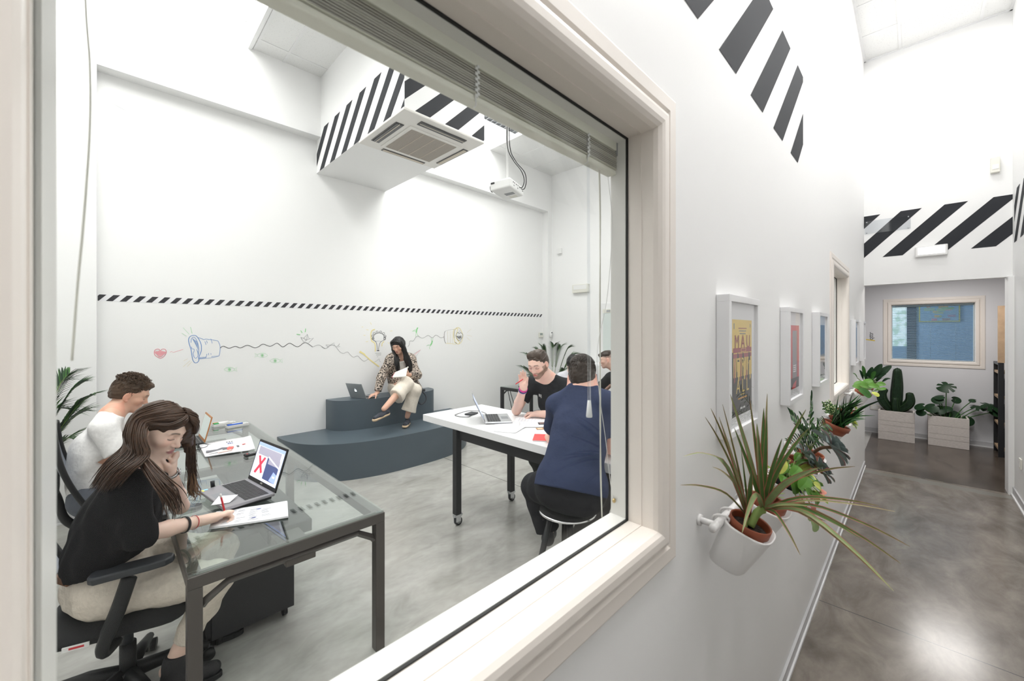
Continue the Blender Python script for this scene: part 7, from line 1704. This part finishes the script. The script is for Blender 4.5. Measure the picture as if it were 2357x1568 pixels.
f = Fig(pel=(2.95, 5.20, .905), chest=(2.905, 5.17, 1.19), neck=(2.885, 5.135, 1.365), shR=(2.750, 5.12, 1.300), shL=(3.045, 5.11, 1.300),
        elR=(2.61, 5.13, 1.070), wrR=(2.535, 5.09, .868), elL=(3.09, 4.99, 1.075), wrL=(2.885, 4.875, 1.10),
        hipR=(2.86, 5.17, .905), hipL=(3.04, 5.17, .905), knR=(2.80, 4.78, 1.00), knL=(2.92, 4.78, .90), anR=(2.40, 4.64, .735), anL=(2.84, 4.84, .545))
J = f.J
pb_ = empty('person', (2.95, 5.2, .805), 'woman with long dark hair in a black and cream patterned jacket sitting on the bench', 'person')
HM = head_frame(at(917, 796, 5.56), (-.78, -.52, -.42), R(4)); S = SDF(); head_sdf(S, HM, .91, True, neck=J['neck'], nr=.048)
f.torso(S, 0, .84); f.hips(S, -.004)
for q in 'LR': f.arm(S, q, 0, .86); f.leg(S, q, 0, .92)
hand_sdf(S, J['wrR'], (-.85, .05, -.25), (-.15, .05, -1), (.1, -1, .1), (.10, .25, .30, .25), .92, spread=.2); hand_sdf(S, J['wrL'], (-.95, -.15, .10), (.1, .6, .6), (0, .3, 1), (.35, .4, .45, .5), .92)
build_body(S, 'body', SKIN, pb_, face_colors(HM, .91, (.70, .42, .31), (.50, .16, .15), (.03, .018, .012)), .010, [(HM.translation, .13), (J['wrR']+Vector((-.07, 0, -.01)), .085), (J['wrL']+Vector((-.07, 0, .01)), .085)], .0038)
WTOP = cloth('white_top_cloth', (.78, .76, .72), .3, 20)
S = SDF(); f.torso(S, .010, .84, .74); S.cut(J['neck']-f.up*.055+f.F*.06, f.up*.75+f.F*.7, .12); S.cut(J['pel'], -f.up, .3); sdf_obj(S, .008, 'white_top', WTOP, pb_)
S = SDF(); f.torso(S, .030, .86, .80, waist=.14)
S.cap(J['pel']+Vector((0, .02, -.05)), J['chest'], .150, .135, .05, (f.F, .85))
for q in 'LR':
    a, b, c = J['sh'+q], J['el'+q], J['wr'+q]; S.cap(a, b, .066, .062, .05); S.cap(b, b.lerp(c, .86), .060, .046, .03); S.cut(b.lerp(c, .88), (c-b), .10)
S.cap((3.05, 5.12, 1.0), (3.12, 5.10, .86), .10, .10, .05)
mid = (J['chest']+J['pel'])/2+f.F*.155
S.ell(J['chest']+f.F*.15+f.up*.03, [.060, .11, .20], .02, np.array([tuple(f.side), tuple(f.F), tuple(f.up)]), True); S.ell(mid-f.up*.05, [.055, .10, .19], .02, np.array([tuple(f.side), tuple(f.F), tuple(f.up)]), True)
S.fold(.004, 26, None, 31); S.cut(J['neck']+f.up*.01+f.F*.03, f.up*.8+f.F*.6, .09); S.cut((2.95, 5.2, .812), (0, 0, -1), .5)
sdf_obj(S, .0075, 'jacket', JK, pb_)
CRM = cloth('cream_linen_cloth', (.76, .69, .60), .4, 16)
S = SDF(); S.cap(J['hipL'], J['hipR'], .105, .105, .06)
S.cap(J['hipR'], J['knR'], .105, .085, .05); S.cap(J['knR'], J['knR'].lerp(J['anR'], .42), .085, .098, .03); S.cap(J['knR'].lerp(J['anR'], .42)-Vector((0, 0, .04)), J['knR'].lerp(J['anR'], .55)-Vector((0, 0, .07)), .085, .075, .03); S.cut(J['knR'].lerp(J['anR'], .50), J['anR']-J['knR'], .20)
S.cap(J['hipL'], J['knL'], .10, .085, .05); S.cap(J['knL'], J['knL'].lerp(J['anL'], .84), .085, .112, .04, (Vector((0, 1, 0)), .75)); S.cut(J['knL'].lerp(J['anL'], .80), J['anL']-J['knL']+Vector((-.05, 0, 0)), .20)
S.fold(.005, 24, (0, 0, 1), 41); S.fold(.003, 45, (0, 0, 1), 42); S.cut(J['pel']+f.up*.09, f.up, .3); S.cut((2.95, 5.2, .812), (0, 0, -1), .17)
sdf_obj(S, .0075, 'wide_trousers', CRM, pb_)
ESP = pbr('jute_sole', (.60, .45, .30), .8, bump=.3, bump_scale=150); PAT = pbr('dark_pattern_canvas', (.03, .035, .05), .7, noise_amt=.9, noise_scale=60)
for an, d, upv in ((J['anR'], (-.90, -.10, -.22), (-.2, 0, .97)), (J['anL'], (-.66, -.74, -.08), (0, 0, 1))):
    d = V3(d).normalized(); upv = V3(upv); upv = (upv-d*upv.dot(d)).normalized(); hl = an-upv*.062-d*.025
    if an is J['anL']: hl.z = .462; d = Vector((-.66, -.74, 0)).normalized(); upv = Vector((0, 0, 1))
    S = SDF(); shoe(S, hl, hl+d*.165, upv, .034, .02); S.cut(hl-upv*.012, -upv, .3); S.cut(hl+upv*.050+d*.02, upv-d*.25, .09); sh_ = sdf_obj(S, .0055, 'shoe', PAT, pb_)
    S = SDF(); S.cap(hl-upv*.018, hl+d*.170-upv*.018, .038, .040, .02, (upv, .62)); S.cut(hl-upv*.004, upv, .3); S.cut(hl-upv*.034, -upv, .3); sdf_obj(S, .0055, 'sole', ESP, sh_)
HK = hairmat('long_black_hair', (.006, .006, .007), (.018, .016, .016))
Pn = lambda x, y, z: HM @ Vector((x, y, z))
S = SDF(); hair_cap(S, HM, .91, .012, 1.0, low=-.03, front=.050, ears=False); S.cap(Pn(0, -.08, 0), J['neck']-f.F*.04+f.up*.03, .05, .05, .04)
for q, e in ((1, (2.975, 4.995, 1.15)), (-1, (2.785, 4.985, 1.165))):
    S.cap(Pn(.058*q, .030, .06), Pn(.072*q, .010, -.05), .032, .030, .03); S.cap(Pn(.072*q, .010, -.05), V3(e).lerp(Pn(.072*q, .01, -.05), .55), .030, .036, .03, (f.F, .7)); S.cap(V3(e).lerp(Pn(.072*q, .01, -.05), .55), e, .036, .030, .03, (f.F, .6))
S.fold(.002, 130, (0, 0, 1), 6); sdf_obj(S, .0045, 'hair', HK, pb_)
for q, e in ((1, (2.98, 4.985, 1.14)), (-1, (2.785, 4.972, 1.15))):
    G = []
    for dx in (0, .5, 1):
        G.append([Pn(.004*q, .075-.10*dx, .100+.025*dx), Pn(.050*q, .075-.08*dx, .085), Pn(.082*q, .045-.05*dx, .02), Pn(.085*q, .030-.04*dx, -.06), V3(e)+Vector((.02*q*dx, .03*dx, .12)), V3(e)+Vector((.025*q*dx, .02*dx, -.02))])
    locks(G, 120, HK, 'hair', pb_, .0034, 12+q, .002, 1, .005, segs=16)
nb = empty('notebook', (2.6, 4.62, 1.12), 'open white notebook with a crimson spine held by the woman on the bench', 'notebook')
CRI = pbr('crimson_cover', (.45, .02, .08), .4); NBP = pbr('cream_page', (.78, .75, .70), .7)
a, b_, c_, d_ = at(1108/3.921+620, 585/3.921+720, 5.22), at(1232/3.921+620, 578/3.921+720, 5.22), at(1250/3.921+620, 492/3.921+720, 5.30), at(1135/3.921+620, 540/3.921+720, 5.34)
n_ = (b_-a).cross(d_-a).normalized()*.005
mb = MB(); mb.add([a-n_, b_-n_, c_-n_, d_-n_, a+n_, b_+n_, c_+n_, d_+n_], [(0,3,2,1),(4,5,6,7),(0,1,5,4),(1,2,6,5),(2,3,7,6),(3,0,4,7)], NBP); mb.build('pages', None, nb)
mb = MB(); mb.tube([a, d_], .007, 8, CRI); mb.build('spine', None, nb, label='crimson spine')
mb = MB(); mb.ball(c_, .010, 8, PIVORY); mb.build('page_marker', None, nb)
# ======== bearded man with a bun
BT = cloth('black_tshirt_cloth', (.016, .018, .021), .35, 18); OLV = cloth('dark_green_trouser_cloth', (.028, .033, .032), .3, 18)
f = Fig(pel=(3.17, 2.38, .70), chest=(3.00, 2.41, 1.03), neck=(2.895, 2.42, 1.255), shR=(2.865, 2.62, 1.185), shL=(3.02, 2.255, 1.185),
        elR=(2.725, 2.665, .948), wrR=at(1205, 893, 3.56), elL=(2.865, 2.16, .955), wrL=(2.755, 2.43, .945),
        hipR=(3.15, 2.47, .70), hipL=(3.17, 2.29, .70), knR=(2.78, 2.52, .63), knL=(2.80, 2.20, .63), anR=(2.95, 2.55, .28), anL=(2.95, 2.2, .28))
J = f.J
pz = empty('person', (3.2, 2.36, 0), 'bearded man with hair in a bun and black T-shirt, leaning on the white table', 'person')
HM = head_frame(at(1239, 839, 3.66), (-.97, -.22, -.40), R(3)); S = SDF(); head_sdf(S, HM, 1.04, False, neck=J['neck'], nr=.060, mouth=1)
f.torso(S); f.hips(S)
for q in 'LR': f.arm(S, q, .002, 1.05); f.leg(S, q)
tz = hand_sdf(S, J['wrR'], (-.10, .02, 1), (-.75, -.55, .05), (-.3, -.9, 0) if False else (.55, -.75, .1), (.15, .12, .15, .25), 1.0, thumb=(.35, .8, .5), spread=.03)
hand_sdf(S, J['wrL'], (-.2, .95, -.05), (0, 0, -1), (-1, 0, 0), (.4, .45, .5, .5), .98)
build_body(S, 'body', SKIN, pz, face_colors(HM, 1.04, (.86, .58, .48), (.62, .22, .20), (.10, .06, .045), beard=(.17, .10, .065)), .009, [(HM.translation, .145), (J['wrR']+Vector((-.01, 0, .08)), .105), (J['wrL']+Vector((-.01, .08, 0)), .09)], .0034)
tz_ = tee(f, BT, pz, .014, 1.0, .60, .0070, 51, sr=.070, waist=.125)
simple_legs(f, OLV, pz, h=.010); shoes(f, SHOEK, pz, ((-1, .1, 0), (-1, -.1, 0)))
HBN = hairmat('brown_hair', (.035, .024, .018), (.10, .07, .052))
Pn = lambda x, y, z: HM @ Vector((x*1.04, y*1.04, z*1.04))
S = SDF(); hair_cap(S, HM, 1.04, .004, 1.0, low=-.025, front=.066); S.ell(Pn(.0, -.128, .052), [.026, .026, .028], .006); S.fold(.0012, 200, None, 5); sdf_obj(S, .0040, 'hair', HBN, pz)
G = [[Pn(x, .070-abs(x)*.35, .097-abs(x)*.42), Pn(x*1.12, .03, .125-abs(x)*.25), Pn(x*.9, -.05, .118-abs(x)*.2), Pn(x*.3, -.110, .066)] for x in (-.062, -.04, -.02, 0, .02, .04, .062)]
locks(G, 220, HBN, 'hair', pz, .0022, 15, .0008, 1, .0015, segs=10)
G = [[Pn(.066*q, .040, .060), Pn(.080*q, .0, .065), Pn(.070*q, -.06, .075), Pn(.01, -.108, .062)] for q in (1,)]+[[Pn(.074, .028, .020), Pn(.082, -.01, .04), Pn(.07, -.06, .06), Pn(.01, -.108, .058)]]
locks(G, 50, HBN, 'hair', pz, .0022, 16, .0008, 1, .0015, segs=10)
hp, hn = surface_hit(tz_, 1244, 911)
if hp is not None:
    uu = (f.up-hn*f.up.dot(hn)).normalized(); text_mesh('RIJ', .038, frame(hp+hn*.004, uu.cross(hn), uu, hn), PWHITE, 'shirt_print', pz, label='small white letters on the chest')
PINK = pbr('pink_rubber', (.80, .05, .35), .5); NAVY_ = pbr('navy_rubber', (.04, .05, .20), .5)
aR = (J['wrR']-J['elR']).normalized(); band('wristband', J['wrR']-aR*.012, aR, .0345, .014, .004, PINK, pz, 'pink wristband'); band('wristband', J['wrR']-aR*.032, aR, .0355, .012, .004, NAVY_, pz, 'navy blue wristband'); band('wristband', J['wrR']-aR*.045, aR, .036, .006, .003, pbr('pale_pink_rubber', (.8, .5, .6), .5), pz, 'pale pink wristband')
pn2 = empty('pen', J['wrR'], 'red pen held in the raised hand of the bearded man', 'pen'); a = at(1186, 885, 3.50); b_ = at(1204, 873, 3.50)
mb = MB(); mb.tube([a, a.lerp(b_, .12), b_], [.0015, .0050, .0050], 10, RED); mb.build('barrel', None, pn2)
# ======== man in the navy T-shirt, back to the window
NV = cloth('navy_tshirt_cloth', (.030, .042, .090), .35, 15); BKT = cloth('black_trouser_cloth', (.014, .015, .018), .3, 18)  # navy lightened, putting the pane's reflection veil into the cloth colour
f = Fig(pel=at(1310, 1120, 2.37), chest=at(1335, 985, 2.50), neck=at(1342, 888, 2.60), shL=at(1281, 932, 2.66), shR=at(1397, 928, 2.50),
        elL=at(1275, 1010, 2.86), wrL=(2.24, 1.86, .935), elR=at(1408, 1030, 2.55), wrR=(2.33, 1.42, .935),
        hipL=at(1283, 1122, 2.44), hipR=at(1343, 1134, 2.36), knL=at(1230, 1120, 2.66), knR=at(1392, 1120, 2.62), anL=at(1262, 1222, 2.62), anR=at(1330, 1270, 2.5))
J = f.J
pn_ = empty('person', (1.93, 1.46, 0), 'man in a navy blue T-shirt seen from behind, sitting on a stool', 'person')
HM = head_frame(at(1340, 867, 2.64), (.84, .50, -.12), R(0)); S = SDF(); head_sdf(S, HM, 1.04, False, neck=J['neck'], nr=.058)
f.torso(S, 0, 1.06); f.hips(S)
for q in 'LR': f.arm(S, q, .002, 1.05); f.leg(S, q)
hand_sdf(S, J['wrL'], (.9, .2, -.1), (0, 0, -1), (.1, -1, 0), (.3, .3, .35, .4), .98); hand_sdf(S, J['wrR'], (.9, .1, -.1), (0, 0, -1), (0, 1, 0), (.3, .3, .35, .4), .98)
build_body(S, 'body', SKIN, pn_, face_colors(HM, 1.04, (.82, .50, .40), (.60, .28, .24), (.03, .018, .012)), .009, [(HM.translation, .14), (J['wrL']+Vector((.08, 0, 0)), .09), (J['wrR']+Vector((.08, 0, 0)), .09)], .0034)
tee(f, NV, pn_, .012, 1.04, .66, .0060, 61, sr=.072, amp=.0035, waist=.140, hem=.025, neck=.026, extra=lambda S: (S.cap(J['pel']-f.up*.05, J['chest'], .172, .135, .06, (f.F, .86)), S.cap(J['hipL']+f.up*.03, J['hipR']+f.up*.03, .142, .142, .05)))
simple_legs(f, BKT, pn_, h=.008, hipr=.130, r=(.100, .098, .085, .08), cutat=.98)
shoes(f, SHOEK, pn_, ((.8, .5, 0), (.9, .1, 0)))
HDK = hairmat('dark_brown_hair', (.018, .012, .009), (.06, .042, .032))
Pn = lambda x, y, z: HM @ Vector((x*1.04, y*1.04, z*1.04))
S = SDF(); hair_cap(S, HM, 1.04, .004, 1.5, low=-.045, front=.062); S.fold(.0016, 190, None, 5); sdf_obj(S, .0038, 'hair', HDK, pn_)
short_hair(HM, 1.04, 3200, HDK, pn_, seed=3, zlow=-.062, r=.0014, gs=1.02, side=(.012, .02), top=(.016, .030), lift=.004)
# ======== boy in black T-shirt at the far desk
f = Fig(pel=(5.32, 2.98, .56), chest=(5.30, 3.02, .89), neck=(5.27, 3.08, 1.10), shL=(5.09, 3.10, 1.03), shR=(5.46, 3.12, 1.03), elL=(5.10, 3.36, .80), wrL=(5.28, 3.55, .79), elR=(5.47, 3.40, .80), wrR=(5.36, 3.58, .79),
        hipL=(5.23, 2.99, .56), hipR=(5.41, 2.99, .56), knL=(5.20, 3.42, .53), knR=(5.44, 3.42, .53), anL=(5.2, 3.35, .1), anR=(5.44, 3.35, .1))
J = f.J
p5 = empty('person', (5.3, 3.0, 0), 'boy in a black T-shirt with cropped dark hair, in profile at the far desk', 'person')
HM = head_frame(at(1397, 828, 5.92), (-.55, .80, -.22)); S = SDF(); head_sdf(S, HM, 1.06, False, neck=J['neck'], nr=.054); f.torso(S, 0, .92); f.hips(S)
for q in 'LR': f.arm(S, q, 0, .95); f.leg(S, q)
hand_sdf(S, J['wrL'], (.8, .4, 0), (0, 0, -1), (0, -1, 0), (.5,)*4, .95); hand_sdf(S, J['wrR'], (-.8, .4, 0), (0, 0, -1), (0, -1, 0), (.5,)*4, .95)
build_body(S, 'body', SKIN, p5, face_colors(HM, 1.06, (.78, .52, .42), (.6, .3, .28), (.02, .015, .012), stub=((.12, .09, .08), .015)), .012, [(HM.translation, .145), (J['wrL'], .12)], .005)
tee(f, BT, p5, .014, .95, .60, .010, 71); simple_legs(f, BKT, p5, h=.014); shoes(f, SHOEK, p5, ((0, 1, 0), (0, 1, 0)), .01)
S = SDF(); S.ell(HM @ Vector((0, -.008, .068)), [.082, .105, .068], .01, np.array(HM.to_3x3().transposed())); S.ell(HM @ Vector((0, .075, .085)), [.05, .035, .03], .02, np.array(HM.to_3x3().transposed())); S.ell(HM @ Vector((0, -.01, -.035)), [.12, .14, .07], .01, np.array(HM.to_3x3().transposed()), True); S.fold(.0025, 120, None, 2)
sdf_obj(S, .005, 'hair', HDK, p5)
# ======== person in white shirt hidden behind the navy T-shirt
f = Fig(pel=(4.50, 3.38, .56), chest=(4.53, 3.38, .90), neck=(4.56, 3.38, 1.11), shL=(4.56, 3.56, 1.04), shR=(4.56, 3.20, 1.04), elL=(4.70, 3.62, .82), wrL=(4.92, 3.55, .79), elR=(4.70, 3.16, .82), wrR=(4.92, 3.26, .79),
        hipL=(4.50, 3.47, .56), hipR=(4.50, 3.29, .56), knL=(4.92, 3.48, .53), knR=(4.92, 3.28, .53), anL=(4.9, 3.48, .1), anR=(4.9, 3.28, .1))
J = f.J
p6 = empty('person', (4.5, 3.38, 0), 'person with dark hair and pale grey shirt, mostly hidden at the far desk', 'person')
HM = head_frame(at(1319, 838, 5.62), (.85, .40, -.3)); S = SDF(); head_sdf(S, HM, 1.0, False, neck=J['neck'], nr=.052); f.torso(S, 0, .92); f.hips(S)
for q in 'LR': f.arm(S, q, 0, .95); f.leg(S, q)
hand_sdf(S, J['wrL'], (.9, 0, 0), (0, 0, -1), (0, -1, 0), (.3,)*4, .95); hand_sdf(S, J['wrR'], (.9, 0, 0), (0, 0, -1), (0, 1, 0), (.3,)*4, .95)
build_body(S, 'body', SKIN, p6, face_colors(HM, 1.0, (.78, .52, .42), (.6, .3, .28), (.02, .015, .012)), .012, [(HM.translation, .14)], .006)
tee(f, cloth('pale_grey_shirt_cloth', (.60, .60, .64), .3, 18), p6, .018, .95, .80, .010, 81, name='shirt'); simple_legs(f, BKT, p6, h=.014); shoes(f, SHOEK, p6, ((1, 0, 0), (1, 0, 0)), .01)
S = SDF(); hair_cap(S, HM, 1.0, .008, 1.0, low=-.035, front=.06); S.fold(.003, 110, None, 2); S.ell(HM @ Vector((-.02, -.115, .0)), [.03]*3, .01); sdf_obj(S, .005, 'hair', HK, p6)
# ------------------------------------------------------------ groups of repeats
GROUPS = {'wall_pot': 'white wall pots hooked on the corridor rails', 'wall_rail': 'white rails on the corridor wall', 'picture_frame': 'white framed posters on the corridor wall', 'bar_stool': 'round black stools', 'office_chair': 'black mesh office chairs', 'wooden_planter': 'whitewashed wooden planters', 'ceiling_light': 'glowing corridor ceiling panels', 'marker_tray': 'marker trays on the glass desk', 'marker_pen': 'markers on the trays', 'paper_sheet': 'white sheets on the white table', 'storage_box': 'dark boxes on the shelf', 'glass_desk': 'glass-topped desks', 'tube_lamp': 'slim tube lamps under the room ceiling', 'potted_palm': 'potted palms in the room', 'laptop': 'laptops in the room', 'person': 'people in the room', 'motion_sensor': 'motion sensors', 'emergency_light': 'emergency lights', 'wall_socket': 'wall sockets'}
for o in list(sc.objects):
    if o.parent is None and 'label' in o.keys() and 'group' not in o.keys():
        k = o.name.split('.')[0]
        if k in GROUPS: o['group'] = GROUPS[k]
